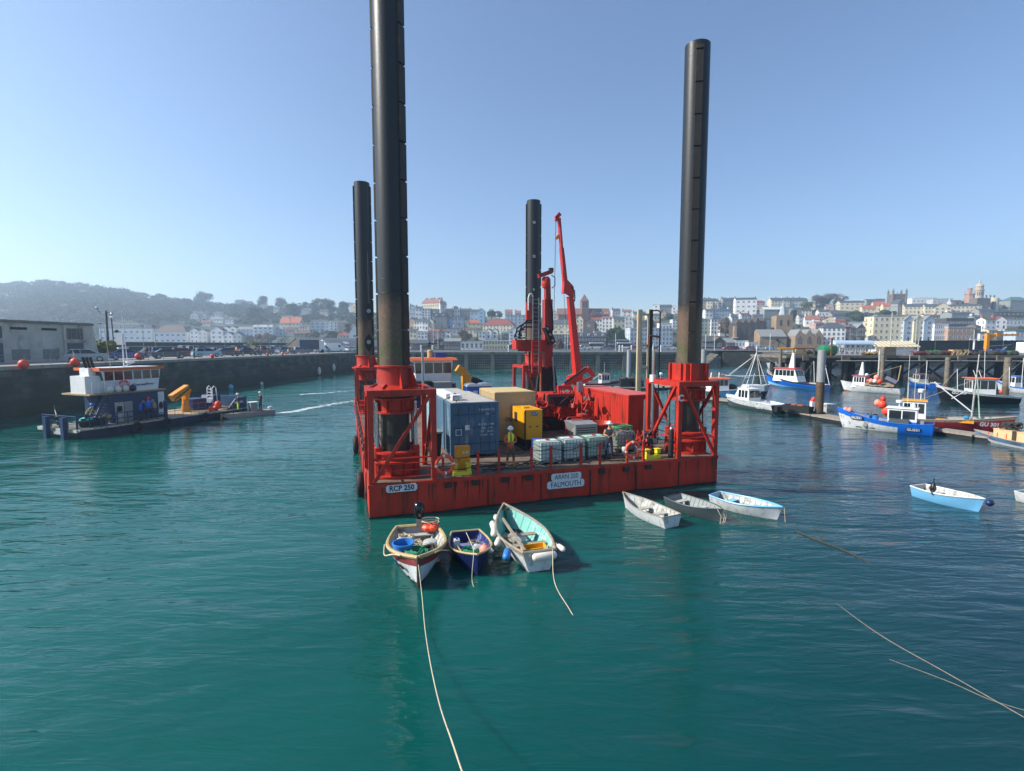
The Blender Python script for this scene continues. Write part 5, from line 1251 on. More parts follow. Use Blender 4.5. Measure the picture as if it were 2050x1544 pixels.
def open_boat(name,label,loc,rz,L,B,D,sb,ss,tw,rake,mats_o,bands,m_in,m_gun,m_seat,seats,group=None,gw=.035,floor=.02,blunt=False,cat='dinghy',seatw=.24,full=2.3,seatz=None,roll=0.0):
 t=thing(name,label,cat,loc,rz,group);t.rotation_euler=(roll,0,rz)
 R_=hull_rings(L,B,D,sb,ss,tw,rake,full)
 b=MB();shell(b,R_,bands);transom(b,R_[0],bands[-2][1]if len(bands)>1 else 0);b.build('hull',mats_o,t,50)
 Ri=[[(x+(.03 if i==0 else 0),y,z-.004)for(x,y,z)in r]for i,r in enumerate(R_)]
 b=MB();shell(b,Ri,[(1,0)],off=.03,floor=floor);transom(b,Ri[0],0,.03,floor);b.build('inner_hull',m_in,t,50)
 b=MB()
 for s in(1,-1):b.tube(gunwale_pts(R_,s,.01,-.012),gw,6)
 b.tube([gunwale_pts(R_,1,.01,-.012)[0],gunwale_pts(R_,-1,.01,-.012)[0]],gw,6);b.build('gunwale',m_gun,t,50)
 for xs in seats:
  i=min(range(len(R_)),key=lambda q:abs(R_[q][0][0]-xs));z=(seatz or D*.68);ring=R_[i]
  yy=min(next((r[1]for r in R_[q]if r[2]>z-.03),R_[q][-1][1])for q in(max(i-1,0),i,min(i+1,len(R_)-1))if q or xs<.3 or i>1)-.08
  MB().box(xs-seatw/2,xs+seatw/2,-yy,yy,z-.03,z).build('thwart',m_seat,t)
 b=MB()
 for i in range(3,len(R_)-3,2):
  for s in(1,-1):
   q=[(x,s*max(0,y-.035),max(z,floor+.005))for(x,y,z)in R_[i]][2:];b.tube(q,.012,4)
 b.build('rib',m_in,t)
 return t,R_
M_bwhite=mat('boat_white','#c4c8ca',.45,var=.08,dirt='#8a8d84',damt=.48,dscale=3,stretch=2)
M_bgrey=mat('boat_grey','#434e52',.5,var=.1,dirt='#7f8a8a',damt=.25,dscale=3)
M_bpale=mat('boat_pale_blue','#6fb2dc',.4,var=.06,dirt='#9cc4dc',damt=.2,dscale=3)
M_bblue=mat('boat_blue','#0e62c4',.35,var=.08,dirt='#0c438a',damt=.25,dscale=2)
M_navy=mat('boat_navy','#12224f',.4,var=.15,dirt='#5b6a8e',damt=.25,dscale=3)
M_foul=mat('antifouling','#2b2422',.7,var=.3,scale=4,dirt='#3f4a30',damt=.4)
M_mar=mat('maroon_paint','#7b3232',.5,var=.15,dirt='#a9847c',damt=.3,dscale=4)
M_wood=mat('old_wood','#8d8577',.8,var=.25,scale=5,dirt='#5d554a',damt=.4,dscale=4)
M_woodg=mat('gunwale_wood','#a89469',.7,var=.25,scale=5,dirt='#6d5d44',damt=.3,dscale=5)
M_turq=mat('turquoise_inside','#6fb0a6',.6,var=.1,dirt='#c3d0c6',damt=.52,dscale=2)
M_inwh=mat('inside_dirty_white','#aeb0ab',.6,var=.12,dirt='#6e6f66',damt=.58,dscale=3)
M_inbl=mat('inside_blue','#1f2f66',.5,var=.2,dirt='#7f88a4',damt=.5,dscale=3)
M_net=mat('green_net','#1f7a5c',.9,var=.35,scale=14,bump=.8,bscale=40);M_buoyw=mat('fender_white','#cfc9bf',.5,var=.08,dirt='#8e867a',damt=.2,dscale=5);M_pink=mat('buoy_pink','#df8a76',.5,var=.1)
M_bucket=mat('tub_blue','#2f78c0',.45,var=.08)
def rot2(rz,x,y):return(x*math.cos(rz)-y*math.sin(rz),x*math.sin(rz)+y*math.cos(rz))
def place_boat(stern,bow):
 """stern and bow as seen in the photo at the waterline: position and heading"""
 a=atz(*stern,0);c=atz(*bow,0);d=c-a;return a,math.atan2(d.y,d.x),d.length
def in_boat(t,x,y,z):
 rz=t.rotation_euler[2];q=rot2(rz,x,y);return(t.location[0]+q[0],t.location[1]+q[1],t.location[2]+z),rz
def fender(label,t,x,y,z,L=.45,r=.1,m=None,rz=0.0,pitch=0,group=None):
 p,a=in_boat(t,x,y,z);f=thing('fender',label,'fender',p,a+rz,group)
 b=MB().lathe([(.02,-L/2-.03),(r*.7,-L/2),(r,-L/2+.06),(r,L/2-.06),(r*.7,L/2),(.02,L/2+.03)],14);b.xf(Matrix.Rotation(R(90),4,'Y')@Matrix.Rotation(pitch,4,'X'));b.build('body',m or M_buoyw,f,50);MB().tube([(L/2+.02,0,0),(L/2+.1,0,.06)],.012,5).build('lanyard',M_rope,f)
 return f
def ball_buoy(label,p,r,m,group=None,name='buoy'):
 f=thing(name,label,'buoy',p,0,group);MB().ball((0,0,0),r,(1,1,1.08),16,10).build('body',m,f,60);MB().lathe([(r*.22,r*.95),(r*.2,r*1.25)],10).build('eye',m,f);return f
# --- 1: maroon and white boat, bow towards the camera
a,rz,L_=place_boat((833,1086),(838,1180))
t,R1=open_boat('rowing_boat','white and maroon fishing dinghy with black outboard, bow towards the camera',a,rz,3.4,1.85,.62,.95,.6,.72,.12,[M_foul,M_bwhite,M_mar],[(.28,0),(.76,1),(1,2)],M_inwh,M_woodg,M_inwh,[.35],gw=.06,cat='fishing dinghy',full=2.0)
b1=t
MB().tube([(3.46,0,.1),(3.55,0,.98)],.05,8).build('stem_post',M_roped,t)
def scrawl(t,side,x0,z0,m):
 r_=random.Random(5);b=MB()
 for i in range(9):
  x=x0+i*.09;b.tube([(x,side,z0+r_.uniform(-.03,.03)),(x+.04,side,z0+r_.uniform(.03,.08)),(x+.09,side,z0+r_.uniform(-.04,.03))],.008,4)
 return b
def ob_motor(t,x,y,z):
 p,a=in_boat(t,x,y,z);o=thing('outboard_motor','black outboard motor tilted on the stern of the maroon and white dinghy','outboard motor',p,a)
 b=MB();b.lathe([(.10,.05),(.17,.12),(.19,.3),(.19,.5),(.15,.62),(.05,.66)],16,caps=True);b.build('cowling',mat('motor_black','#0b0e13',.15),o,50)
 MB().box(-.07,.07,-.05,.05,-.5,.1).build('leg',M_dkst,o);MB().tube([(.15,0,.25),(.55,.05,.3)],.03,8).build('tiller',M_black,o);MB().box(.02,.22,-.1,.1,-.15,.08).build('clamp',M_steel,o)
ob_motor(b1,-.05,.12,.78)
def inb(t,x,y,z,name,label,cat,group=None):
 p,a=in_boat(t,x,y,z);return thing(name,label,cat,p,a,group)
o=inb(b1,2.15,-.42,.3,'tub','big blue plastic tub in the maroon and white dinghy','tub');MB().lathe([(.26,0),(.29,.3),(.32,.55),(.34,.56),(.34,.6),(.30,.6),(.27,.05)],24,caps=False).build('body',M_bucket,o,40);MB().lathe([(.27,.03),(.01,.035)],24,caps=False).build('bottom',M_bucket,o)
o=inb(b1,1.65,.42,.25,'bucket','pale grey upturned bucket in the maroon and white dinghy','bucket');MB().lathe([(.26,0),(.22,.42),(.18,.44)],20).build('body',M_inwh,o,40)
o=inb(b1,.3,.5,.62,'fuel_bag','crumpled red bag with ropes at the stern of the maroon and white dinghy','bag');b=MB();b.ball((0,0,0),.25,(.9,1.3,.6),10,7);b.ball((.15,.1,.05),.17,(1,1,.8),10,7);b.build('cloth',M_orange,o)
b=MB();b.tube([(.2*math.cos(i*.7),.3*math.sin(i*.7),.16+.01*i)for i in range(16)],.02,5);b.build('rope',M_rope,o,60)
def heap(t,x,y,z,r,lab,m,n=40,rad=.02,name='rope_heap',cat='rope',seed=1,flat=.35):
 o=inb(t,x,y,z,name,lab,cat);rr=random.Random(seed);b=MB();pts=[]
 for i in range(n):
  a=i*.9+rr.random();q=r*(.3+.7*rr.random());pts.append((q*math.cos(a),q*math.sin(a),rr.random()*r*flat))
 b.tube(pts,rad,5);b.build('strands',m,o,60);return o
heap(b1,.75,-.35,.45,.32,'tangle of cream rope and cork at the stern of the maroon and white dinghy',M_rope,60,.02,seed=2)
heap(b1,2.5,-.05,.62,.42,'bundle of green net in the bow of the maroon and white dinghy',M_net,90,.03,'net','net',3)
heap(b1,2.1,.36,.55,.34,'tangle of dark tarred rope in the maroon and white dinghy',M_roped,60,.022,seed=4);heap(b1,2.0,.3,.15,.4,'cream sacking and rope around the grey bucket',M_woodg,60,.03,'sacking','sacking',9)
fender('white fender lying in the bow of the maroon and white dinghy',b1,2.5,-.2,.66,.4,.09,rz=.9)
b=MB()
for s in(1,-1):
 b.tube([(x,s*(y+.10),z-.12-.13*math.sin(i*.45))for i,(x,y,z)in enumerate([(r[-1][0],r[-1][1],r[-1][2])for r in R1[8:20]])],.022,6)
b.build('grab_rope',M_rope,b1,60)
# --- 2: small navy boat
a,rz,L_=place_boat((932,1090),(954,1150))
b2,R2=open_boat('rowing_boat','small navy blue rowing boat with green net inside, between two larger dinghies',a,rz,2.45,1.38,.45,.70,.48,.72,.1,[M_foul,M_navy,M_navy],[(.2,0),(.8,1),(1,2)],M_inbl,M_woodg,mat('thwart_lilac','#6d719c',.6,var=.15),[.75],gw=.035,cat='rowing boat',full=2.2)
heap(b2,1.4,-.05,.28,.34,'pile of bright green net in the navy rowing boat',M_net,110,.035,'net','net',6)
o=inb(b2,.95,-.42,.25,'canister','white plastic canister left inside the navy rowing boat','canister');MB().box(-.1,.1,-.09,.09,0,.34).build('body',M_bwhite,o);MB().lathe([(.04,.34),(.04,.4)],10).build('cap',M_bdrum,o)
o=inb(b2,1.3,.4,.3,'canister','white cut open canister right inside the navy rowing boat','canister');MB().lathe([(.13,0),(.13,.3),(.1,.34)],14).xf(Matrix.Rotation(R(70),4,'X')).build('body',M_bwhite,o,40)
o=ball_buoy('salmon pink ball float in the bow of the navy rowing boat',in_boat(b2,1.75,.36,.48)[0],.17,M_pink);fender('cream fender standing in the bow of the navy rowing boat',b2,1.8,.5,.5,.3,.08,rz=.4)
o=inb(b2,1.8,-.35,.42,'oar','pale oar lying inside the navy rowing boat','oar');MB().tube([(-1.2,-.15,-.02),(.1,.05,.02)],.025,8).build('shaft',M_woodg,o)
# --- 3: turquoise lined boat, stern towards the camera
a,rz,L_=place_boat((1080,1143),(1012,1060))
b3,R3=open_boat('rowing_boat','long white rowing boat lined turquoise with yellow fish crate inside',a,rz,3.75,1.7,.6,.92,.62,.62,.12,[M_bwhite,M_bwhite,M_wood],[(.3,0),(.86,1),(1,2)],M_turq,M_wood,M_wood,[1.15,2.0],gw=.045,cat='rowing boat',full=1.9)
o=inb(b3,.75,-.1,.2,'fish_crate','yellow plastic fish crate in the turquoise lined boat','crate');M_cr8=mat('crate_yellow','#d9a21a',.5)
b=MB();b.box(-.2,.2,-.38,.38,0,.03)
for s in(-1,1):b.box(-.2,.2,s*.38-.02,s*.38+.02,.031,.28);b.box(s*.2-.02,s*.2+.02,-.36,.36,.031,.28)
b.build('tray',M_cr8,o);heap(b3,.75,-.1,.26,.22,'rusty chain lying in the yellow crate',M_rust,40,.02,'chain','chain',8)
MB().ball((2.0,.15,.3),.42,(1,1,.25),14,8).build('engine_cover',M_inwh,b3,60)
MB().beam((.1,.45,.66),(3.0,.3,.68),.09,.05).build('plank',M_wood,b3)
for i,(x,lab)in enumerate(((3.2,'farthest'),(2.6,'second farthest'),(2.0,'third farthest'),(1.4,'nearest'))):
 ii=min(range(len(R3)),key=lambda q:abs(R3[q][0][0]-x));y=R3[ii][-1][1]
 fender('white fender hanging outside the turquoise lined boat, %s from the stern'%lab if i else 'white fender at the bow end of the turquoise lined boat',b3,x,y+.08,.6 if i<3 else .5,.5,.11,rz=-.15*i,group=None)
fender('sky blue fender hanging at stern quarter of the turquoise lined boat',b3,.55,.88,.42,.55,.12,M_bucket,rz=-.4);fender('long white fender across the stern of the turquoise lined boat',b3,-.12,-.12,.5,.75,.12,rz=1.57);fender('small pale fender at the right stern corner of the turquoise lined boat',b3,.1,-.75,.6,.35,.09,rz=.2)
heap(b3,.25,-.45,.5,.25,'loose cream rope at stern corner of the turquoise lined boat',M_rope,40,.02,seed=11);heap(b3,3.6,0,.8,.16,'grey rope lashed round the bow of the turquoise lined boat',M_roped,40,.02,seed=12)
# --- four moored dinghies to the right
def din(label,stern,bow,L,B,mats_o,bands,m_in,m_gun,m_seat,seats,D=.42,sb=.62,tw=.8,rake=.25,gw=.025,full=2.4):
 a,rz,l=place_boat(stern,bow);L=l if L==0 else L;return open_boat('dinghy',label,a,rz,L,B,D,sb,D+.02,tw,rake,mats_o,bands,m_in,m_gun,m_seat,seats,gw=gw,full=full)
d1,_=din('white dinghy with grey thwarts nearest the barge corner, stern to the right',(1345,1056),(1254,1017),0,1.2,[M_bwhite,M_bwhite],[(.2,0),(1,1)],M_inwh,M_wood,M_inwh,[.8,1.6],D=.42,sb=.62)
d2,_=din('dark grey dinghy between the white and the blue rimmed dinghies',(1346,1012),(1436,1044),0,1.25,[M_bgrey,M_bgrey],[(.2,0),(1,1)],mat('inside_grey','#7f8887',.6,var=.15,dirt='#b5b9b4',damt=.3,dscale=3),M_bgrey,M_inwh,[.35,1.35],D=.42,sb=.55,tw=.86)
d3,_=din('white dinghy with sky blue rim and blue thwarts',(1430,1008),(1552,1040),0,1.3,[M_foul,M_bwhite,M_bwhite],[(.25,0),(.8,1),(1,2)],M_inwh,M_bpale,M_bpale,[.7,1.7],D=.42,sb=.56,gw=.035,tw=.7)
d4,_=din('pale blue dinghy alone on open water with a cormorant on its rim',(1836,992),(1955,1024),0,1.3,[M_mar,M_bpale,M_bpale],[(.25,0),(.85,1),(1,2)],M_inwh,M_bwhite,M_inwh,[.7,1.7],D=.46,sb=.6,gw=.035,tw=.75)
d5,_=din('white dinghy cut off by the right edge of the photo',(2046,1001),(2092,1012),3.2,1.4,[M_bwhite,M_bwhite],[(.2,0),(1,1)],M_inwh,M_bwhite,M_inwh,[1.0,2.0])
for t_,xs,lab in((d1,1.1,'black and white'),(d3,.95,'dark')):
 o=inb(t_,xs,.1,.1,'bag',lab+' bundle lying on the bottom boards of the '+('white dinghy nearest the barge' if t_ is d1 else 'blue rimmed dinghy'),'bundle');MB().ball((0,0,.08),.2,(1.3,.8,.6),10,7).build('cloth',M_black,o,60);MB().ball((.15,.1,.12),.1,(1,1,1),8,6).build('ball',M_bwhite,o,60)
b=MB()
for s in(-.3,.1,.35):b.tube([(2.4,s*.6,.55),(2.55,s*.5,.3),(2.5,s*.4,.0)],.015,5)
b.build('mooring_rope',M_rope,d2,60)
o=inb(d4,2.75,0,.5,'outboard_cover','dark fender ball at the bow of the pale blue dinghy','fender');MB().ball((0,0,0),.14,(1,1.2,1),10,7).build('body',M_navy,o,60)
# cormorant
p,a=in_boat(d4,1.0,-.58,.46);cm=thing('cormorant','black cormorant perched upright on the rim of the pale blue dinghy','bird',p,a+2.0);M_bird=mat('cormorant_black','#0d1014',.45,var=.3,scale=20)
b=MB();b.tube([(0,0,.06),(.0,0,.12),(.02,0,.22),(.05,0,.34),(.06,0,.42),(.03,0,.5),(.05,0,.56),(.1,0,.585),(.17,0,.58),(.2,0,.57)],[.03,.075,.10,.085,.045,.028,.03,.035,.015,.006],12);b.tube([(0,0,.14),(-.07,0,.02),(-.12,0,-.06)],[.06,.045,.02],8);b.build('body',M_bird,cm,60)
for s in(-1,1):MB().tube([(.0,s*.075,.32),(-.03,s*.085,.18),(-.08,s*.03,.02)],[.03,.045,.01],8).build('wing',M_bird,cm,60);MB().tube([(.03,s*.03,.1),(.04,s*.03,0),(.09,s*.035,-.004)],.012,6).build('foot',M_bird,cm)
# --- mooring ropes
def rope(label,p,q,sag,m=M_rope,r=.013,n=24):
 p=Vector(p);t=thing('mooring_rope',label,'rope',p);pts=[Vector(c)-p for c in catenary(p,q,sag,n)];MB().tube(pts,r,6).build('strand',m,t,60);return t
def rope_pts(label,pts,m=M_rope,r=.011):
 p=Vector(pts[0]);t=thing('mooring_rope',label,'rope',p);P=[Vector(c)for c in pts];P=[P[0]*2-P[1]]+P+[P[-1]*2-P[-2]];pts=[]
 for i in range(1,len(P)-2):
  for k in range(8):
   u=k/8;a,b_,c,d=P[i-1:i+3];pts.append(.5*((2*b_)+(c-a)*u+(2*a-5*b_+4*c-d)*u*u+(3*b_-a-3*c+d)*u**3))
 pts.append(P[-2]);MB().tube([Vector(c)-p for c in pts],r,6).build('strand',m,t,60)
rope_pts('long pale rope running from maroon dinghy bow down to the bottom of the photo',[in_boat(b1,3.5,0,.82)[0],atz(845,1195,.25),atz(851,1260,.12),atz(862,1330,.35),atz(880,1410,.9),atz(905,1485,1.7),atz(925,1544,2.4),atz(960,1640,3.5)])
rope_pts('rope from the navy rowing boat going down into the water',[in_boat(b2,.2,0,.5)[0],in_boat(b2,1.6,-.0,.55)[0],in_boat(b2,2.45,-.1,.7)[0],atz(945,1160,.1),atz(953,1185,-.05)])
rope_pts('rope from stern of the turquoise lined boat into the water',[in_boat(b3,.05,-.45,.66)[0],atz(1110,1165,.35),atz(1140,1220,.03),atz(1165,1262,-.05)])
rope_pts('weed covered floating rope leading away from the blue rimmed dinghy',[atz(1590,1062,.0),atz(1640,1083,.015),atz(1690,1102,.012),atz(1745,1130,-.02)],M_roped,.03)
rope_pts('upper thin floating rope crossing the dark water at lower right',[atz(1650,1190,-.01),atz(1760,1270,.006),atz(1900,1350,.01),atz(2060,1442,.01)],M_wood,.007)
rope_pts('lower thin floating rope crossing the dark water at lower right',[atz(1780,1320,.0),atz(1900,1365,.004),atz(1980,1400,.008),atz(2060,1425,.01)],M_wood,.005)
rope_pts('short thin rope at the bow of the blue rimmed dinghy',[in_boat(d3,2.9,0,.55)[0],atz(1572,1045,.0)])
heap(b3,1.7,.3,.3,.3,'grey rope tangle between the thwarts of the turquoise lined boat',M_wood,50,.018,seed=21)
heap(b3,2.7,.0,.2,.3,'dark rope heap forward in the turquoise lined boat',M_roped,50,.018,seed=22)
heap(b1,1.2,.0,.4,.3,'cream rope scattered over the middle of the maroon and white dinghy',M_rope,50,.015,seed=23)
heap(b2,.7,.2,.3,.22,'grey rope on the thwart of the navy rowing boat',M_wood,40,.013,seed=24)
heap(d3,1.3,.0,.2,.3,'faded rope inside the blue rimmed dinghy',M_rope,40,.012,seed=25)
heap(d4,1.9,.0,.25,.25,'dark rope inside the pale blue dinghy',M_roped,40,.012,seed=26)
# ================================================================ larger craft
M_glassb=glass_dark('boat_glass','#1a242b',.06)
def decked(name,label,stern,bow,L,B,D,sb,ss,tw,rake,mats_o,bands,m_deck,cat='fishing boat',bul=.35,m_gun=None,full=2.3,draft=.3,vee=.5):
 a,rz,l=place_boat(stern,bow);f_=l/L;t=thing(name,label,cat,a,rz);t.scale=(f_,min(1,f_*1.1),min(1,max(f_,.72)))
 R_=hull_rings(L,B,D,sb,ss,tw,rake,full,draft=draft,vee=vee);b=MB();shell(b,R_,bands);transom(b,R_[0],bands[-2][1]if len(bands)>1 else 0);b.build('hull',mats_o,t,50)
 b=MB();Ri=[[(x+(.05 if i==0 else 0),y,z-.01)for(x,y,z)in r]for i,r in enumerate(R_)];
 shell(b,Ri,[(1,0)],off=.06,floor=D-bul);transom(b,Ri[0],0,.06,D-bul);b.build('bulwark_inside',m_deck,t,50)
 b=MB()
 for s in(1,-1):b.tube(gunwale_pts(R_,s,.01,-.02),.05,6)
 b.tube([gunwale_pts(R_,1,.01,-.02)[0],gunwale_pts(R_,-1,.01,-.02)[0]],.05,6);b.build('gunwale',m_gun or mats_o[-1],t,50)
 return t,R_
def cabin(t,x0,x1,w,z0,z1,m,mroof,wins=3,fwd=.25,aft=.0,front=3,over=.18,rooft=.1,name='wheelhouse',tumble=.06,lower=None,wz=.45):
 """x1 is the forward end; windows on both sides, front and back"""
 b=MB();W=w/2;zm=z0+(z1-z0)*.5
 b.hexa([(x0,-W,z0),(x1,-W,z0),(x1,W,z0),(x0,W,z0),(x0+aft,-W+tumble,z1),(x1-fwd,-W+tumble,z1),(x1-fwd,W-tumble,z1),(x0+aft,W-tumble,z1)]);c=b.build(name,m,t)
 if lower:MB().hexa([(x0-.01,-W-.01,z0),(x1+.01,-W-.01,z0),(x1+.01,W+.01,z0),(x0-.01,W+.01,z0),(x0-.01,-W-.01,zm-.25),(x1+.01,-W-.01,zm-.25),(x1+.01,W+.01,zm-.25),(x0-.01,W+.01,zm-.25)]).build('cabin_base',lower,t)
 MB().hexa([(x0+aft-over,-W-over*.5,z1+.002),(x1-fwd+over,-W-over*.5,z1+.002),(x1-fwd+over,W+over*.5,z1+.002),(x0+aft-over,W+over*.5,z1+.002),(x0+aft-over*.7,-W,z1+rooft),(x1-fwd+over*.7,-W,z1+rooft),(x1-fwd+over*.7,W,z1+rooft),(x0+aft-over*.7,W,z1+rooft)]).build('roof',mroof,t)
 h0=z0+(z1-z0)*wz;h1=z1-(z1-z0)*.1;f=lambda z:(z-z0)/(z1-z0)
 def ty(z):return W-tumble*f(z)
 n=wins;span=(x1-fwd*f(h1))-(x0+aft*f(h1))-.2;s0=x0+aft*f(h1)+.1
 for sg in(-1,1):
  for i in range(n):
   xa=s0+span*i/n+.05;xb=s0+span*(i+1)/n-.05;e=.012
   MB().hexa([(xa,sg*(ty(h0)-.01),h0),(xb,sg*(ty(h0)-.01),h0),(xb,sg*(ty(h0)+e),h0),(xa,sg*(ty(h0)+e),h0),(xa,sg*(ty(h1)-.01),h1),(xb,sg*(ty(h1)-.01),h1),(xb,sg*(ty(h1)+e),h1),(xa,sg*(ty(h1)+e),h1)]).build('window',M_glassb,c)
 for i in range(front):
  ya=-W+tumble+.08+(w-2*tumble-.16)*i/front+.04;yb=ya+(w-2*tumble-.16)/front-.08
  for(xx,dr,kk)in((x1,1,-fwd),(x0,-1,aft)):
   xa=xx+kk*f(h0);xb=xx+kk*f(h1)
   MB().hexa([(xa-.01*dr,ya,h0),(xa+.012*dr,ya,h0),(xa+.012*dr,yb,h0),(xa-.01*dr,yb,h0),(xb-.01*dr,ya,h1),(xb+.012*dr,ya,h1),(xb+.012*dr,yb,h1),(xb-.01*dr,yb,h1)]).build('window',M_glassb,c)
 return c
def rails(t,pts,h,n,m=None,r=.018,name='rail'):
 m=m or M_steel;b=MB()
 for k in(1,.55):b.tube([(p[0],p[1],p[2]+h*k)for p in pts],r,5)
 for i in range(n+1):
  f=i/n*(len(pts)-1);j=min(int(f),len(pts)-2);q=Vector(pts[j]).lerp(Vector(pts[j+1]),f-j);b.tube([q,q+Vector((0,0,h))],r,5)
 return b.build(name,m,t)
def hull_text(t,R_,txt,x,side,z,size,m,bold=.01,depth=.01,back=None,sx=1.0,rev=False):
 """lettering laid on the side plating"""
 i=min(range(len(R_)-1),key=lambda q:abs((R_[q][-1][0]+R_[q+1][-1][0])/2-x));
 def yat(ring,z):
  for p,q in zip(ring,ring[1:]):
   if p[2]<=z<=q[2]:f=(z-p[2])/(q[2]-p[2]+1e-9);return p[1]+(q[1]-p[1])*f,p[0]+(q[0]-p[0])*f
  return ring[-1][1],ring[-1][0]
 w_=size*len(txt)*.33
 ia=min(range(len(R_)),key=lambda q:abs(R_[q][-1][0]-(x-w_)));ib=min(range(len(R_)),key=lambda q:abs(R_[q][-1][0]-(x+w_)))
 if ia==ib:ib=min(ib+1,len(R_)-1)
 ym,_x=yat(R_[i],z)
 ya,xa=yat(R_[ia],z);yb,xb=yat(R_[ib],z);yu,_x=yat(R_[i],z+size*.5);yl,_x=yat(R_[i],z-size*.4)
 ang=math.atan2(side*(yb-ya),xb-xa);f=(x-xa)/(xb-xa+1e-9);y=max(ya+(yb-ya)*f,ym);flare=math.atan2(yu-yl,size*.9)
 if side<0:rot=Matrix.Rotation(ang,4,'Z')@Matrix.Rotation(R(90)+flare,4,'X')
 else:rot=Matrix.Rotation(ang+math.pi,4,'Z')@Matrix.Rotation(R(90)+flare,4,'X')
 nrm=rot@Vector((0,0,1));pos=Vector((x,side*y,z))+nrm*(.05 if size<.5 else .1)
 if back:
  bb=MB().box(-w_*1.02,w_*1.02,-size*.48,size*.48,-.02,.0).build('number_panel',back,t);bb.matrix_local=Matrix.Translation(pos-nrm*.008)@rot
 o=text_mesh(txt,size,m,t,(0,0,0),(0,0,0),'registration',depth,'CENTER',1,bold);o.matrix_local=Matrix.Translation(pos)@rot@Matrix.Diagonal((sx,1,1,1))
M_redroof=mat('cabin_red','#a3302a',.5,var=.1);M_orroof=mat('cabin_orange','#d4622a',.5,var=.1);M_yroof=mat('cabin_amber','#c98a1e',.5,var=.12)
M_gdeck=mat('deck_grey','#8a8a84',.7,var=.2,dirt='#5b564d',damt=.4);M_tarp=mat('brown_tarpaulin','#7d6f5c',.85,var=.15,scale=2,bump=.4,bscale=6)
# --- GU331, blue and white, nearest on the right; bow points left
f1,RA=decked('fishing_boat','blue and white fishing boat numbered GU331 nearest on the right, bow to the left',(1868,872),(1688,855),7.6,2.3,1.0,2.15,1.15,.8,.65,[M_bwhite,M_bwhite,M_bblue],[(.3,0),(.80,1),(1,2)],M_gdeck,bul=.5,m_gun=M_bblue,full=2.0)
b=MB();R2_=[r for r in RA if r[-1][0]<3.0];shell(b,[[(x,y+.012,z)for(x,y,z)in r]for r in R2_],[(1,0)]);transom(b,[(x-.012,y+.01,z)for(x,y,z)in RA[0]]);b.build('blue_stern',M_bblue,f1,50)
cabin(f1,1.3,3.6,1.55,.45,2.55,M_wht,M_wht,2,-.12,0,2,.12,.08,lower=M_bblue,wz=.5)
MB().box(1.9,3.5,.79,1.04,.75,1.5).build('engine_box',M_bgrey,f1);MB().box(.75,1.25,-.1,.45,.45,1.4).build('winch_box',M_cg,f1)
MB().lathe([(.3,0),(.32,.1),(.3,.25)],16,(2.8,.1,3.1)).build('radar',M_wht,f1,40);MB().tube([(2.8,.1,2.6),(2.8,.1,3.1)],.05).build('radar_post',M_wht,f1);MB().tube([(2.2,-.5,2.6),(2.2,-.5,5.2)],.02).build('aerial',M_wht,f1);MB().lathe([(.2,0),(.22,.25),(.1,.4)],14,(1.7,-.2,2.64)).build('sat_dome',M_wht,f1,40)
b=MB().hexa([(5.4,.3,.4),(5.75,.3,.4),(5.75,.75,.4),(5.4,.75,.4),(5.2,.3,1.4),(5.45,.3,1.55),(5.45,.75,1.55),(5.2,.75,1.4)]);b.build('pot_hauler',M_cg,f1);MB().tube([(5.3,.5,1.4),(5.0,.6,2.1)],.06).build('hauler_arm',M_steel,f1)
for x,y in((6.3,.3),(6.6,.1)):ball_buoy('peach coloured float in the bow of boat GU331, %s'%('aft one' if x<6.5 else 'forward one'),in_boat(f1,x-.9,y*.6,1.5)[0],.2,M_pink)
for k,(x,y)in enumerate(((4.1,.1),(3.65,.15))):
 o=inb(f1,x,y,.62,'drum','blue drum on deck of boat GU331, %s of two'%('forward' if k==0 else 'aft'),'drum');MB().lathe([(.24,0),(.25,.6),(.22,.62)],18).build('body',M_bucket,o,40);MB().ball((0,0,.62),.2,(1,1,.5),10,6).build('bag',M_black,o,60)
b=MB()
for k in range(5):b.tube([(2.9+.35*k+1,-.6,.95),(2.9+.35*k+1,.9,.95)],.03,5)
b.tube([(3.8,-.55,.96),(5.4,-.55,.96)],.03,5);b.tube([(3.8,.85,.96),(5.4,.85,.96)],.03,5);b.build('deck_rack',M_steel,f1)
MB().torus((6.9,.25,1.75),.3,.02,'z',16,5).build('net_hoop',M_dkst,f1);MB().box(7.1,7.7,-.2,.2,1.3,1.45).build('bow_hatch',M_wht,f1)
hull_text(f1,RA,'GU331',6.3,1,1.25,.36,M_sign,.012,.01,M_ink);hull_text(f1,RA,'GU331',1.5,1,.5,.36,M_sign,.012,.01,M_ink)
for x in(4.6,5.8):MB().box(x,x+.45,1.17,1.30,.3,.4).build('side_fitting',M_ink,f1)
text_mesh('JERSEY',.18,M_ink,f1,(-.07,0,.66),(R(84),0,R(-90)),'boat_name',.004)
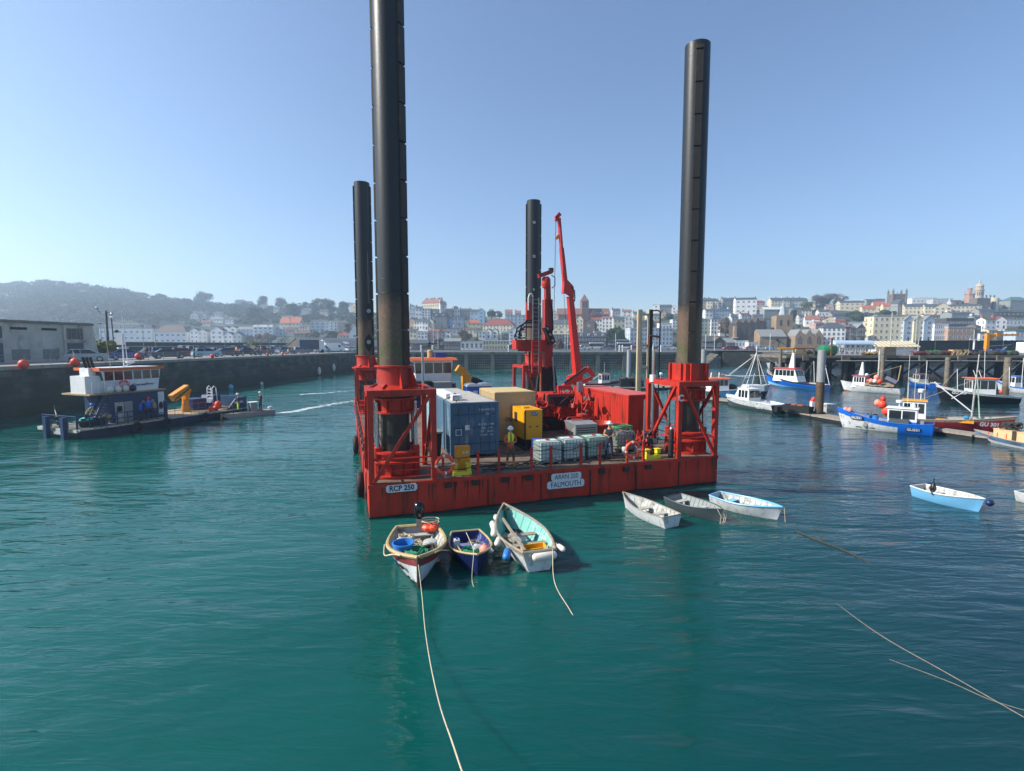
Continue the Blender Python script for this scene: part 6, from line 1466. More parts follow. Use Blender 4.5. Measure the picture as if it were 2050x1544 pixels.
# --- GU 301, red hull, bow to the right
f2,RB=decked('fishing_boat','red hulled fishing boat numbered GU 301 with grey deck behind the GU331 boat',(1770,850),(2012,870),12.5,3.6,1.15,2.0,1.0,.75,1.0,[M_mar,mat('boat_red','#8c2530',.45,var=.1,dirt='#5e2226',damt=.3,dscale=2),M_wood],[(.3,0),(.84,1),(1,2)],M_gdeck,bul=.55,m_gun=M_wood,full=2.1)
cabin(f2,2.0,4.6,2.1,.6,3.1,M_wht,M_yroof,3,.1,0,3,.2,.14)
MB().box(5.6,9.4,-1.5,-1.1,1.05,1.35).build('yellow_boards',M_amber,f2)
for y in(-.55,.55):MB().tube([(10.0,y,1.5),(9.5,0,6.0)],.06,8).build('mast_leg',mat('mast_green','#8fa896',.5),f2)
MB().tube([(9.2,0,1.2),(9.5,0,8.6)],[.11,.06],8).build('mast',M_inwh,f2,40);MB().beam((9.35,-.9,4.0),(9.35,.9,4.0),.08).build('cross_tree',M_steel,f2);MB().tube([(9.2,-.1,2.2),(5.2,-.2,5.4)],.07,8).build('derrick',M_wht,f2)
MB().tube([(9.3,0,5.8),(4.0,0,3.3)],.015,4).build('stay',M_rope,f2);MB().ball((8.7,-.5,1.55),.3,(1,.6,.9),10,7).build('net_bag',mat('net_blue','#2f86b5',.9,var=.3,scale=14,bump=.8,bscale=30),f2,60)
MB().lathe([(.35,0),(.38,.3),(.3,.4)],16,(3.9,.3,4.1)).build('radar',M_wht,f2,40);MB().tube([(3.9,.3,3.2),(3.9,.3,4.1)],.05).build('radar_post',M_wht,f2)
for x,h in((4.3,7.5),(3.2,6.8),(2.4,8.5)):MB().tube([(x,.2,3.2),(x,.2,h)],.022,5).build('aerial',M_wht,f2)
rails(f2,[(.3,-1.35,1.0),(2.0,-1.6,1.1)],1.3,3);rails(f2,[(5.0,-1.7,1.2),(9.0,-1.6,1.25)],.75,8,r=.014)
hull_text(f2,RB,'GU 301',10.9,-1,1.05,.62,M_sign,.02)
for k,(dx,dz,r_,c)in enumerate(((.15,1.9,.34,M_orange),(.5,1.35,.36,M_orange),(.2,2.35,.22,mat('buoy_red','#b5352a',.5)),(-.15,2.0,.26,M_pink))):
 ball_buoy(['large orange buoy hung highest at the red boat stern rail','large orange buoy hung lowest at the red boat stern rail','small red buoy on top of the stern rail of the red boat','pinkish buoy leftmost at the stern rail of the red boat'][k],in_boat(f2,dx-.3,-1.45,dz)[0],r_,c)
# --- GU 203, black hull, bow left
f3,RC_=decked('fishing_boat','black hulled fishing boat numbered GU 203 with white wheelhouse under the jetty',(2033,809),(1884,805),11.0,3.6,1.5,2.9,1.2,.8,1.0,[M_foul,mat('boat_black','#15181c',.4,var=.2),M_bwhite],[(.25,0),(.93,1),(1,2)],M_gdeck,bul=.4,m_gun=M_inwh,full=1.9)
cabin(f3,3.6,7.0,2.3,1.0,4.1,M_wht,M_orroof,3,-.15,0,3,.35,.12);hull_text(f3,RC_,'GU 203',8.9,1,1.72,.62,M_sign,.02)
for x in(5.2,6.0):MB().tube([(x,0,4.2),(x+.5,0,5.4)],.05).build('gantry',M_wht,f3)
MB().tube([(4.8,0,4.2),(5.0,0,8.6)],.035,6).build('aerial',M_wht,f3);MB().ball((2.4,-.6,1.8),.5,(1.4,.9,.6),10,7).build('net_pile',M_net,f3,60);MB().ball((2.9,1.1,2.0),.25,(1,1,1),10,7).build('float',M_orange,f3,60)
MB().beam((7.5,1.4,2.5),(11.2,3.4,.9),.09).build('spar',M_wht,f3)
# --- white boat with tarpaulin, bow left
f4,RD=decked('fishing_boat','white fishing boat covered by brown tarpaulin with red topped wheelhouse',(1806,790),(1691,782),9.3,2.9,1.05,1.9,1.0,.75,.8,[M_rust,M_bwhite,M_bwhite],[(.22,0),(.9,1),(1,2)],M_gdeck,bul=.4,m_gun=M_bwhite,full=2.0)
cabin(f4,5.6,7.7,1.8,.9,3.0,M_wht,M_redroof,4,.15,0,3,.3,.14)
b=MB();vs=[];
for i in range(9):
 x=.9+i*.58
 for j in range(7):y=-1.35+j*.45;vs.append((x,y,1.2+.75*math.cos(y/1.35*1.4)+.07*math.sin(i*2.1+j)))
b.add(vs,[(i*7+j,i*7+j+1,(i+1)*7+j+1,(i+1)*7+j)for i in range(8)for j in range(6)]);b.build('tarpaulin',M_tarp,f4,60)
MB().prism([(6.2,3.1),(7.0,3.1),(6.55,5.6),(6.35,5.6)],-.15,.15,'y').build('mast_fin',M_wht,f4);MB().lathe([(.28,0),(.3,.2),(.2,.35)],14,(5.6,.2,3.15)).build('radar',M_wht,f4,40)
for k,(dx,dy)in enumerate(((3.4,1.2),(2.9,1.25),(2.3,1.3),(2.9,.8),(3.8,1.15))):
 ball_buoy('%s float on the white tarpaulin covered boat, %s'%(('pink','white','red','coral','small orange')[k],('aft of the wheelhouse','between red and pink','nearest the stern','highest of the heap','nearest the wheelhouse')[k]),in_boat(f4,dx,dy,1.75 if k!=3 else 2.25)[0],(.3,.28,.3,.36,.22)[k],(M_pink,M_buoyw,M_orange,M_pink,M_orange)[k])
o=inb(f4,1.0,.9,1.8,'fish_box','tilted dark blue plastic tub on the white tarpaulin covered boat','tub');MB().obox((0,0,.15),(1.5,.7,.5),0,rx=.3,ry=-.45).build('body',M_navy,o)
MB().tube([(.9,0,1.0),(.3,.3,5.2)],.09,8).build('stern_post',M_woodg,f4);MB().tube([(.35,.3,5.1),(5.6,.2,3.1)],.02,5).build('stay',M_rope,f4)
# --- blue trawler with red rimmed wheelhouse, bow left
f5,RE=decked('fishing_boat','bright blue trawler with white wheelhouse and red roof rim, behind the steel pile',(1655,781),(1541,772),12.6,3.6,1.2,2.8,1.0,.8,1.2,[M_mar,M_bpale,M_bblue,M_ink],[(.25,0),(.45,1),(.86,2),(1,3)],M_gdeck,bul=.45,m_gun=M_ink,full=1.9)
cabin(f5,5.2,11.0,2.6,1.3,4.0,M_wht,M_redroof,5,.5,.9,3,.35,.22);MB().prism([(7.0,4.2),(8.2,4.2),(7.5,7.4),(7.1,7.4)],-.2,.2,'y').build('mast_fin',M_wht,f5);rails(f5,[(11.2,1.3,2.1),(12.3,.9,2.5),(13.4,0,2.9)],.8,4,M_wht,.03)
MB().tube([(1.2,0,1.2),(.4,0,5.0)],.08,8).build('gallows',M_wht,f5);MB().tube([(.5,0,4.8),(-.5,0,1.0)],.06,8).build('gallows',M_wht,f5)
# --- GU 37 cabin boat, bow left
f6,RF=decked('motor_boat','white cabin motorboat with grey hull numbered GU 37 at the pontoon',(1558,827),(1460,812),6.6,2.4,.95,1.25,.8,.85,.5,[M_foul,mat('boat_slate','#465054',.45,var=.1),M_bwhite],[(.2,0),(.7,1),(1,2)],M_wht,'motor boat',bul=.1,m_gun=M_bwhite,full=2.4)
cabin(f6,3.0,5.3,1.7,.85,2.15,M_wht,M_wht,3,.75,.1,2,.05,.06,wz=.3);MB().prism([(5.0,.85),(6.7,1.15),(5.0,1.25)],-.6,.6,'y').build('foredeck',M_wht,f6)
hull_text(f6,RF,'GU 37',1.4,1,.42,.34,M_sign,.01);MB().box(-.5,.0,-.7,.7,.15,.75).build('stern_platform',M_dkst,f6);MB().tube([(3.3,.3,2.2),(2.9,.3,3.9)],.025).build('aerial',M_wht,f6);rails(f6,[(.2,1.0,.8),(2.8,1.1,.9)],.35,5,r=.012)
MB().lathe([(.16,0),(.16,.15)],14,(4.2,0,2.22)).build('radar',M_wht,f6,40);MB().beam((2.9,0,2.0),(2.0,.2,1.5),.5,.04).build('sun_shade',M_black,f6);rails(f6,[(6.2,.5,1.25),(6.9,0,1.35)],.4,2,r=.012)
# --- grey trawler with tripod mast, bow right
f7,RG=decked('fishing_boat','grey and white trawler with tall white tripod mast, bow to the right',(1404,795),(1531,795),11.4,3.5,1.4,2.3,1.1,.8,1.0,[M_foul,M_navy,mat('boat_light_grey','#aeb6bb',.45,var=.08)],[(.25,0),(.55,1),(1,2)],M_gdeck,bul=.4,m_gun=M_wht,full=2.0)
cabin(f7,1.2,4.4,2.3,1.1,3.4,M_wht,M_orroof,4,.1,0,3,.3,.12);top=(9.6,0,7.9)
for q in((7.4,-.9,1.5),(7.4,.9,1.5),(11.4,-.4,2.3),(11.0,.6,2.2)):MB().tube([q,top],.055,6).build('mast_leg',M_wht,f7)
MB().tube([top,(9.6,0,9.4)],.05,6).build('mast_top',M_wht,f7);MB().tube([(8.4,-.7,3.9),(11.2,-.4,3.9)],.05,6).build('mast_rail',M_wht,f7);MB().tube([(3.8,-.8,3.9),(8.6,-.7,3.85)],.06,6).build('boom',M_wht,f7);MB().tube([(3.8,.6,4.0),(8.6,.5,3.5)],.06,6).build('boom',M_wht,f7)
for q in((4.4,-.8,4.1),(5.2,.6,3.9)):MB().tube([q,(9.5,0,7.6)],.03,5).build('stay',M_wht,f7)
MB().tube([(9.6,0,7.8),(13.8,.8,5.9)],.045,5).build('stay',M_wht,f7);MB().ball((5.4,0,1.9),.8,(1.2,1.2,.6),12,8).build('net_pile',M_dkst,f7,60);MB().torus((7.0,-1.5,1.7),.42,.04,'y',18,6).build('hoop',M_wht,f7)
MB().box(7.8,10.6,-1.2,1.2,1.2,2.2).build('shelter',M_wht,f7)
for k in range(4):MB().tube([(1.6+k*.7,0,3.5),(1.7+k*.7,0,4.4)],.1,6).build('lamp',M_rust if k%2 else M_wht,f7)
# small blue workboat tender in front of it
a,rz,l=place_boat((1500,795),(1440,797));t_,_r=open_boat('rowing_boat','small bright blue open boat moored between pontoon and the grey trawler',a,rz,4.4,1.5,.8,.95,.8,.9,.2,[M_bpale,M_bpale],[(.3,0),(1,1)],M_bblue,M_bblue,M_inwh,[1,2.5],cat='rowing boat')
# --- white motor cruiser far
f8,RH=decked('motor_cruiser','tall white motor cruiser with dark windows at the end of the jetty',(1600,743),(1540,743),9.5,3.8,1.8,2.6,1.7,.9,1.0,[M_wht,M_wht],[(.3,0),(1,1)],M_wht,'motor cruiser',bul=.1,m_gun=M_wht,full=2.2)
cabin(f8,2.0,9.2,3.1,1.7,3.7,M_wht,M_wht,4,1.2,0,3,.1,.1,wz=.35);cabin(f8,2.5,7.2,2.6,3.82,5.3,M_wht,M_wht,3,.9,0,3,.1,.1,wz=.4,name='flybridge')
MB().tube([(5,0,5.4),(4.2,0,6.6)],.05).build('radar_arch',M_wht,f8)
f12,RL=decked('fishing_boat','white fishing boat with blue cabin beyond the black hulled boat at the right edge',(2075,790),(2000,783),9.0,3.0,1.2,2.2,1.1,.8,.8,[M_mar,M_bwhite,M_bblue],[(.25,0),(.85,1),(1,2)],M_gdeck,bul=.4)
cabin(f12,4.2,6.8,1.9,1.0,3.3,M_wht,M_bblue,3,.1,0,3,.3,.12);MB().tube([(3.6,0,1.0),(3.6,0,7.0)],.07,6).build('mast',M_wht,f12);MB().tube([(3.6,0,6.6),(.4,0,2.2)],.02,4).build('stay',M_rope,f12);MB().tube([(3.6,0,6.6),(8.6,0,2.6)],.02,4).build('stay',M_rope,f12);MB().ball((1.4,.4,1.6),.6,(1.3,1,.6),10,7).build('net_pile',M_ropeg,f12,60)
f13,RM=decked('fishing_boat','small blue fishing boat with cream cabin between white tarpaulin boat and black hulled boat',(1872,778),(1822,772),7.5,2.6,1.0,1.7,1.0,.8,.6,[M_foul,M_bblue,M_inwh],[(.25,0),(.85,1),(1,2)],M_gdeck)
cabin(f13,3.4,5.4,1.7,.8,2.7,M_inwh,M_mar,3,.1,0,2,.2,.1);MB().tube([(2.8,0,.8),(2.8,0,5.6)],.06,6).build('mast',M_wht,f13);MB().tube([(2.8,0,5.4),(7.3,0,1.8)],.02,4).build('stay',M_rope,f13)
for ft,x,y in((f3,1.0,4.6),(f3,8.6,4.2),(f5,2.6,4.4)):MB().tube([(x,0,1.4),(x+.3,0,y+1.4)],.05,6).build('mast',M_wht,ft);MB().tube([(x+.3,0,y+1.3),(x+3.0,0,2.0)],.018,4).build('stay',M_rope,ft)
# --- white and wood inflatable at bottom right, bow left
f9,RI=decked('workboat','long white dory with blue streaks at the lower right, bow to the left',(2120,910),(1958,880),7.6,2.0,.62,.95,.6,.85,.5,[M_inwh,M_bwhite,mat('dory_stripe','#52708f',.5,var=.5,scale=1.5)],[(.3,0),(.7,1),(1,2)],M_wood,'dory',bul=.4,m_gun=M_wood)
for k,x in enumerate((3.0,1.5)):
 o=inb(f9,x,.1,.3,'fish_box','cream fish box stacked in the white dory, %s of two'%('left' if k==0 else 'right'),'box');MB().box(-.6,.6,-.4,.4,0,.75).build('body',mat('fishbox_cream','#c9ab80',.6,var=.1),o);MB().box(-.62,.62,-.42,.42,.751,.8).build('rim',mat('fishbox_cream','#c9ab80',.6),o)
heap(f9,2.8,.1,1.15,.6,'dark net heap on top of the cream fish boxes',M_roped,120,.04,'net','net',15,.8)
for k in range(3):MB().tube([(5.9-.9*k,.7,.6),(5.9-.9*k,.7,1.15)],.04,6).build('thole_post',M_orange,f9)
# --- small boat with red and white cabin behind the barge
f10,RJ=decked('fishing_boat','small fishing boat with red roofed white cabin behind the red workshop container',(1168,776),(1240,775),7.0,2.4,.8,1.2,.8,.8,.5,[M_foul,M_bwhite,M_mar],[(.3,0),(.8,1),(1,2)],M_gdeck)
cabin(f10,3.2,4.9,1.6,.5,2.5,M_wht,M_redroof,3,.1,0,2,.15,.1);MB().tube([(4,0,2.6),(4,0,4.6)],.02).build('aerial',M_wht,f10);MB().tube([(1.0,0,1),(3.0,.2,2.2)],.04).build('boom',M_wht,f10)
f11,RK=decked('fishing_boat','small white boat with dark pots on deck behind the steel ladder tower',(1300,772),(1345,775),6.0,2.2,.8,1.2,.8,.8,.5,[M_foul,M_bwhite],[(.3,0),(1,1)],M_gdeck);MB().lathe([(.5,0),(.55,.3),(.3,.6)],14,(3,0,2.6)).build('dome',M_wht,f11,40);MB().tube([(3,0,.8),(3,0,2.6)],.06).build('post',M_wht,f11)
# --- vessel alongside the back of the barge: orange rimmed wheelhouse and yellow crane
q0=aty(868,800,52);wv=thing('multicat','workboat with orange rimmed wheelhouse and yellow crane moored behind the barge','workboat',(q0.x,52,0),R(70))
MB().hexa([(-3.2,-4,-.5),(6,-4,-.5),(6,4,-.5),(-3.2,4,-.5),(-3.4,-4,1.6),(6.5,-4,1.6),(6.5,4,1.6),(-3.4,4,1.6)]).build('hull',M_navy,wv);wv.rotation_euler=(0,0,R(18))
cabin(wv,-1.9,1.5,3.0,3.0,5.35,M_wht,M_orroof,4,-.3,-.3,3,.45,.25,wz=.45);MB().box(-2.2,2.0,-1.8,1.8,1.6,2.99).build('deckhouse',M_navy,wv);MB().box(.3,1.4,-1.95,-1.81,2.3,3.0).build('locker',M_wht,wv)
MB().lathe([(.3,0),(.3,.7),(.2,.8)],14,(-.3,0,5.62)).build('searchlight',M_woodg,wv,40);MB().box(.2,1.3,-.5,.5,5.62,6.1).build('life_raft',M_bdrum,wv)
b=MB();b.beam((3.0,-2.5,1.6),(2.9,-2.5,4.0),1.1,.9,0,.8,.7);b.beam((2.9,-2.5,4.0),(2.0,-2.5,4.6),.8,.7);b.build('crane',M_amber,wv);MB().beam((3.6,-2.2,3.4),(4.6,-2.2,3.0),.6).build('crane_valves',M_black,wv)
MB().box(-.6,1.2,-3.9,-2.6,1.6,3.3).build('generator_case',M_cg,wv);MB().box(-3.0,-.7,-3.9,-2.4,1.6,3.4).build('dark_tank',M_black,wv)
# pale vessel box behind the rear left leg (yellow cabin)
q0=aty(757,715,60);t=thing('site_cabin','ochre cabin block on the quayside vessel behind the two left legs','cabin',(q0.x,60,1.2));MB().box(-1.2,1.2,0,3,-1.2,4.0).build('body',M_navy,t);MB().box(-1.25,1.25,-.05,3,2.8,4.05).build('cabin',mat('ochre','#a8823f',.6),t)
# ================================================================ blue workboat on the left
p0=atz(170,880,0);p1=atz(496,830,0);d=p1-p0;wr=math.atan2(d.y,d.x)
wb=thing('workboat','long blue flat decked workboat with white wheelhouse and yellow crane on the left','workboat',p0,wr);L=26.0
k=(p1-p0).length;L=k;WBW=5.0
M_wbl=mat('workboat_blue','#17375c',.5,var=.15,scale=1.5,dirt='#16263a',damt=.35,dscale=1.5,stretch=3);M_wdk=mat('workboat_hull','#1a3550',.55,var=.2,dirt='#11161b',damt=.5,dscale=.8,stretch=2);M_wdeck=mat('plywood_deck','#a08a68',.8,var=.2,scale=1,dirt='#5f5345',damt=.4,dscale=.9)
FB=.72
b=MB();b.hexa([(.3,.4,-.5),(L,.15,-.5),(L,WBW,-.5),(.3,WBW-.4,-.5),(-.3,.4,FB),(L,0,FB),(L,WBW,FB),(-.3,WBW-.4,FB)]);b.build('hull',M_wdk,wb)
b=MB();b.box(-.32,L,-.08,.12,FB-.09,FB+.02);b.box(-.42,-.22,.12,WBW-.1,FB-.2,FB+.02);b.box(-.32,L,WBW-.12,WBW+.08,FB-.2,FB+.02);b.build('rubbing_strake',M_inwh,wb)
MB().box(-.2,L-.1,.13,WBW-.13,FB-.01,FB+.03).build('deck',M_wdeck,wb);MB().box(-.1,2.6,.2,WBW-.2,FB+.031,FB+.06).build('foredeck_paint',mat('deck_green_grey','#74786c',.7,var=.2),wb)
for y in(1.3,3.4):MB().box(-.72,-.43,y-.18,y+.18,-.4,FB+.9).build('push_knee',M_wbl,wb)
text_mesh('SARNIA',.32,M_sign,wb,(-.45,2.35,.4),(R(90),0,R(-90)),'boat_name',.01,'CENTER',1,.01)
text_mesh('SARNIA',.3,M_sign,wb,(L-1.0,-.03,1.35),(R(90),0,0),'boat_name',.01,'CENTER',1,.01)
def wl(px,py,yl=0.0):
 r=ray(px,py);ca,sa=math.cos(wr),math.sin(wr);t=(yl-(p0.x*sa-p0.y*ca))/(-r[0]*sa+r[1]*ca);x,y=r[0]*t-p0.x,r[1]*t-p0.y
 return Vector((x*ca+y*sa,-x*sa+y*ca,EYE+r[2]*t))
# superstructure
x0=wl(176,780,1.1).x;x1=wl(328,780,1.1).x;zd2=wl(240,785,1.1).z;zroof=wl(260,738,1.1).z;xw0=wl(216,760,1.1).x;xw1=wl(316,760,1.1).x
MB().box(x0+1.4,x1,1.1,4.2,FB+.061,zd2-.12).build('deckhouse',M_wbl,wb);MB().box(x0+.0,x1+.1,.95,4.4,zd2-.118,zd2).build('upper_deck',M_wdeck,wb)
whc=cabin(wb,xw0,xw1,2.9,zd2,zroof,M_wht,mat('wheelhouse_roof','#c3c9cd',.5),6,-.35,-.35,3,.15,.1,wz=.52);whc.location=(0,2.6,0)
for c in KIDS(wb):
 if c.name.startswith('roof'):c.location=(0,2.6,0)
MB().box(xw0-.52,xw1+.52,1.03,1.1,zroof-.1,zroof+.12).build('orange_rim',M_orroof,wb);MB().box(xw0-.6,xw0-.522,1.03,4.2,zroof-.1,zroof+.12).build('orange_rim',M_orroof,wb)
text_mesh('GuernseyPorts',.27,mat('logo_ink','#1c3f7a',.5),wb,((xw0+xw1*2)/3+.1,1.13,zd2+.5),(R(90),0,0),'lettering',.004,'CENTER',1,.004)
q=(xw0+xw1*2)/3-1.25;MB().prism([(q,zd2+.45),(q+.35,zd2+.5),(q+.1,zd2+.85),(q+.2,zd2+.6)],1.12,1.135,'y').build('logo',MATS['logo_ink'],wb)
t=inb(wb,xw0+1.0,.88,zd2+.6,'life_ring','orange and white life ring on the rail of the blue workboat','life ring');lifering(t,.3,.07)
xs=wl(190,770,1.6).x;MB().box(x0+.1,x0+1.55,1.6,3.4,zd2,zd2+1.35).build('funnel_casing',M_wht,wb);MB().box(x0+.6,x0+1.5,2.0,3.1,zd2+1.352,zd2+1.95).build('funnel_top',M_wht,wb)
for kk in range(3):MB().tube([(x0+.75+.25*kk,2.5,zd2+1.95),(x0+.55+.25*kk,2.5,zd2+2.8)],.1,10).build('exhaust',M_black,wb,40)
rails(wb,[(x0+.2,.98,zd2),(xw0+1.5,.98,zd2)],.9,6,M_wht,.025)
for kk in range(4):
 fm=M_navy if kk==3 else M_buoyw;o=ball_buoy(['white round fender on the upper deck of the workboat, leftmost','white round fender on the upper deck of the workboat, second from left','white round fender on the upper deck of the workboat, third from left','navy round fender hanging at the upper deck rail of the workboat'][kk],in_boat(wb,x0+1.35+.55*kk,.8,zd2+.26)[0],.25,fm,name='fender')
# stairs, doors, windows, hanging gear
for s in(0,.7):MB().beam((x0+.1,1.0+s,FB+.1),(x0+1.2,1.0+s,zd2),.08,.2).build('stair_side',M_wbl,wb)
for kk in range(7):MB().box(x0+.15+kk*.14,x0+.36+kk*.14,1.04,1.66,FB+.25+kk*.22,FB+.28+kk*.22).build('stair_tread',M_steel,wb)
d0=x0+1.75;MB().box(d0,d0+.62,1.03,1.098,FB+.08,FB+1.65).build('door',M_inwh,wb);MB().box(d0+.7,d0+1.3,1.06,1.098,FB+.08,FB+1.65).build('doorway',M_cg,wb);MB().box(d0+.12,d0+.5,1.01,1.029,FB+.9,FB+1.35).build('door_window',M_glassb,wb)
for kk,m_ in((0,M_bblue),(1,M_black),(2,M_woodg),(3,M_black)):MB().ball((d0+1.9+kk*.55,1.0,FB+1.05),.25,(.7,.25,1.6-.1*kk),10,8).build('hanging_oilskin',m_,wb,60)
MB().box(x1-.55,x1-.05,1.04,1.098,FB+.3,zd2-.25).build('vent_panel',M_wht,wb)
for kk in(0,1):MB().tube([(x1-1.8+kk*.8,1.06,FB+1.5),(x1-1.8+kk*.8,1.12,FB+1.5)],.15,16).build('porthole',M_steel,wb)
for kk in range(3):MB().ball((x0+.6+.35*kk,.7,FB+.55+.15*(kk%2)),.3,(1,1,.8),10,7).build('deck_gear',(M_roped,M_woodg,M_wbl)[kk],wb,60)
o=inb(wb,x0-.35,.9,FB+.06,'rope_basket','turquoise heap of net in a black tub on the workboat foredeck','tub');MB().lathe([(.42,0),(.52,.5),(.48,.52)],18).build('tub',M_black,o,40);MB().ball((0,0,.52),.42,(1,1,.55),12,8).build('net',mat('net_turq','#4fb8a8',.9,var=.3,scale=9,bump=.6),o,60)
for xx,yy in((.5,.8),(.5,4.0),(1.5,.45),(4.2,.4)):o=MB().lathe([(.15,0),(.15,.5),(.24,.52),(.24,.65),(.14,.67)],16,(xx,yy,FB+.06)).build('bollard',M_dkst,wb,40)
MB().box(1.0,2.0,.75,1.4,FB+.06,FB+.7).build('blue_bin',M_wbl,wb)
rails(wb,[(-.2,.35,FB),(1.2,.1,FB)],.95,2,M_wbl,.04);rails(wb,[(-.25,.4,FB),(-.25,4.5,FB)],.95,4,M_wbl,.04);rails(wb,[(1.5,.02,FB),(wl(332,800,0).x,.02,FB)],.95,6,M_wbl,.04);rails(wb,[(wl(332,800,0).x,.02,FB),(wl(412,800,0).x,.02,FB)],1.0,5,M_steel,.02)
MB().box(wl(332,800).x-.1,wl(332,800).x+.1,0,.2,FB,FB+1.5).build('rail_post',M_wbl,wb)
for px in(272,332,410):MB().torus((wl(px,850).x,-.15,.35),.32,.12,'y',20,8).build('fender_tyre',M_black,wb,50)
# crane, winch, bow ramp
xc=wl(372,790,2.3).x;MB().lathe([(.4,0),(.3,.6),(.25,1.3)],16,(xc,2.4,FB+.06)).build('crane_pedestal',M_amber,wb,40)
q0_=wl(344,800,2.1);q1_=wl(376,774,2.1);MB().beam((q0_.x,2.1,q0_.z+.1),(q1_.x,2.1,q1_.z-.1),.6,.62).build('crane_arm',M_amber,wb);MB().beam((q1_.x-.1,2.1,q1_.z-.2),(xc,2.4,FB+1.2),.4,.5).build('crane_link',M_amber,wb)
for kk in range(5):MB().tube([(q0_.x+.3*kk,1.75,q0_.z+.2*kk-.1),(q0_.x+.3*kk+.3,1.7,q0_.z+.2*kk+.2)],.04,6).build('crane_hose',M_black,wb)
xx=wl(408,790,2.6).x;MB().box(xx-1.3,xx+.1,2.4,3.9,FB+.06,FB+1.1).build('winch_house',M_navy,wb);MB().hexa([(xx+.2,2.2,FB+.06),(xx+1.5,2.2,FB+.06),(xx+1.5,3.8,FB+.06),(xx+.2,3.8,FB+.06),(xx+.7,2.2,FB+1.3),(xx+1.4,2.2,FB+1.3),(xx+1.4,3.8,FB+1.3),(xx+.7,3.8,FB+1.3)]).build('winch_frame',M_wbl,wb)
MB().prism([(L-2.3,FB),(L-.1,FB),(L-.1,FB+1.15),(L-1.3,FB+1.0)],-.02,.1,'y').build('stern_bulwark',M_wbl,wb);MB().box(L-.25,L,.12,4.8,FB,FB+1.1).build('stern_bulwark',M_wbl,wb)
b=MB()
for yy in(3.0,3.7):b.tube([(L-2.0,yy-.8,FB),(L-2.0,yy-.8,FB+2.0),(L-1.8,yy-.8,FB+2.2),(L-1.6,yy-.8,FB+2.0),(L-1.5,yy-.8,FB+.4)],.045,6)
for kk in range(6):b.tube([(L-2.0,2.2,FB+.4+.3*kk),(L-2.0,2.9,FB+.4+.3*kk)],.03,5)
b.build('stern_gantry',M_wht,wb)
for kk,(xx,yy,r_)in enumerate(((L-3.6,.4,.24),(L-3.1,.45,.25),(L-2.5,.9,.3),(L-2.1,1.3,.25))):
 ball_buoy('orange buoy heaped on the workboat stern deck, %s of four'%('leftmost','second','third','rightmost')[kk],in_boat(wb,xx,yy,FB+.25+(.3 if kk>1 else 0))[0],r_,M_orange)
# masts on the wheelhouse
xm=wl(248,730,2.6).x;MB().tube([(xm,2.6,zroof),(xm,2.6,zroof+2.6)],.05,8).build('mast',M_wht,wb);MB().box(xm-.4,xm+.4,2.5,2.7,zroof+1.6,zroof+1.7).build('radar_bar',M_wht,wb);MB().lathe([(.32,0),(.32,.16)],16,(xm+.5,2.6,zroof+.4)).build('radar',M_wht,wb,40);MB().tube([(xm-1.0,2.6,zroof),(xm-1.3,2.6,zroof+3.4)],.02).build('aerial',M_rope,wb);MB().tube([(xm+.3,2.6,zroof),(xm+.1,2.6,zroof+4.8)],.03).build('aerial',M_wht,wb)
MB().beam((xm-.1,2.6,zroof+.1),(xm+.7,2.6,zroof+.4),.07).build('radar_arm',M_wht,wb)
rope_pts('mooring rope drooping from the quay wall to the blue workboat foredeck',[in_boat(wb,.5,4.2,FB+.5)[0],aty(110,805,55),aty(140,790,57),aty(158,775,58)],M_wood,.04)
# aluminium skiff
a=atz(545,828,0);c=atz(442,838,0);dd=c-a;srz=math.atan2(dd.y,dd.x);Ls=dd.length
sk=thing('aluminium_skiff','flat aluminium skiff with outboard carrying two people beside the workboat','skiff',a,srz);M_alu=mat('bare_aluminium','#9a9c9b',.45,.5,var=.12,dirt='#6d6a64',damt=.3)
b=MB();b.prism([(0,-.12),(Ls-.8,-.12),(Ls,.2),(Ls,.34),(0,.42)],-.75,.75,'y');b.build('hull',M_alu,sk);MB().box(.1,Ls-.2,-.68,.68,.385,.425).build('deck',M_wood,sk)
MB().box(1.5,2.1,-.35,.35,.426,1.3).build('console',M_alu,sk);MB().box(1.4,2.2,-.45,.45,1.301,1.34).build('console_top',M_wht,sk);MB().ball((.15,0,.62),.22,(1.3,.8,.7),12,8).build('outboard_cowl',M_wht,sk,60)
b=MB()
for yy in(-.65,.65):b.tube([(Ls-.9,yy,.4),(Ls-.9,yy,1.15)],.03,6)
b.tube([(Ls-.9,-.65,1.15),(Ls-.9,.65,1.15)],.03,6);b.build('bow_rail',M_roped,sk)
for kk in range(2):MB().tube([(Ls+.03,-.5+kk*.9,.5),(Ls+.06,-.5+kk*.9,0)],.1,8).build('bow_fender',M_woodg,sk)
MB().ball((1.2,.5,.55),.13,(1,1,1),10,7).build('fuel_can',M_orange,sk,60)
hull_text(b1,R1,'Freyja',2.7,-1,.45,.2,M_ink,.004);hull_text(b1,R1,'GU',3.05,-1,.22,.1,M_ink,.002)
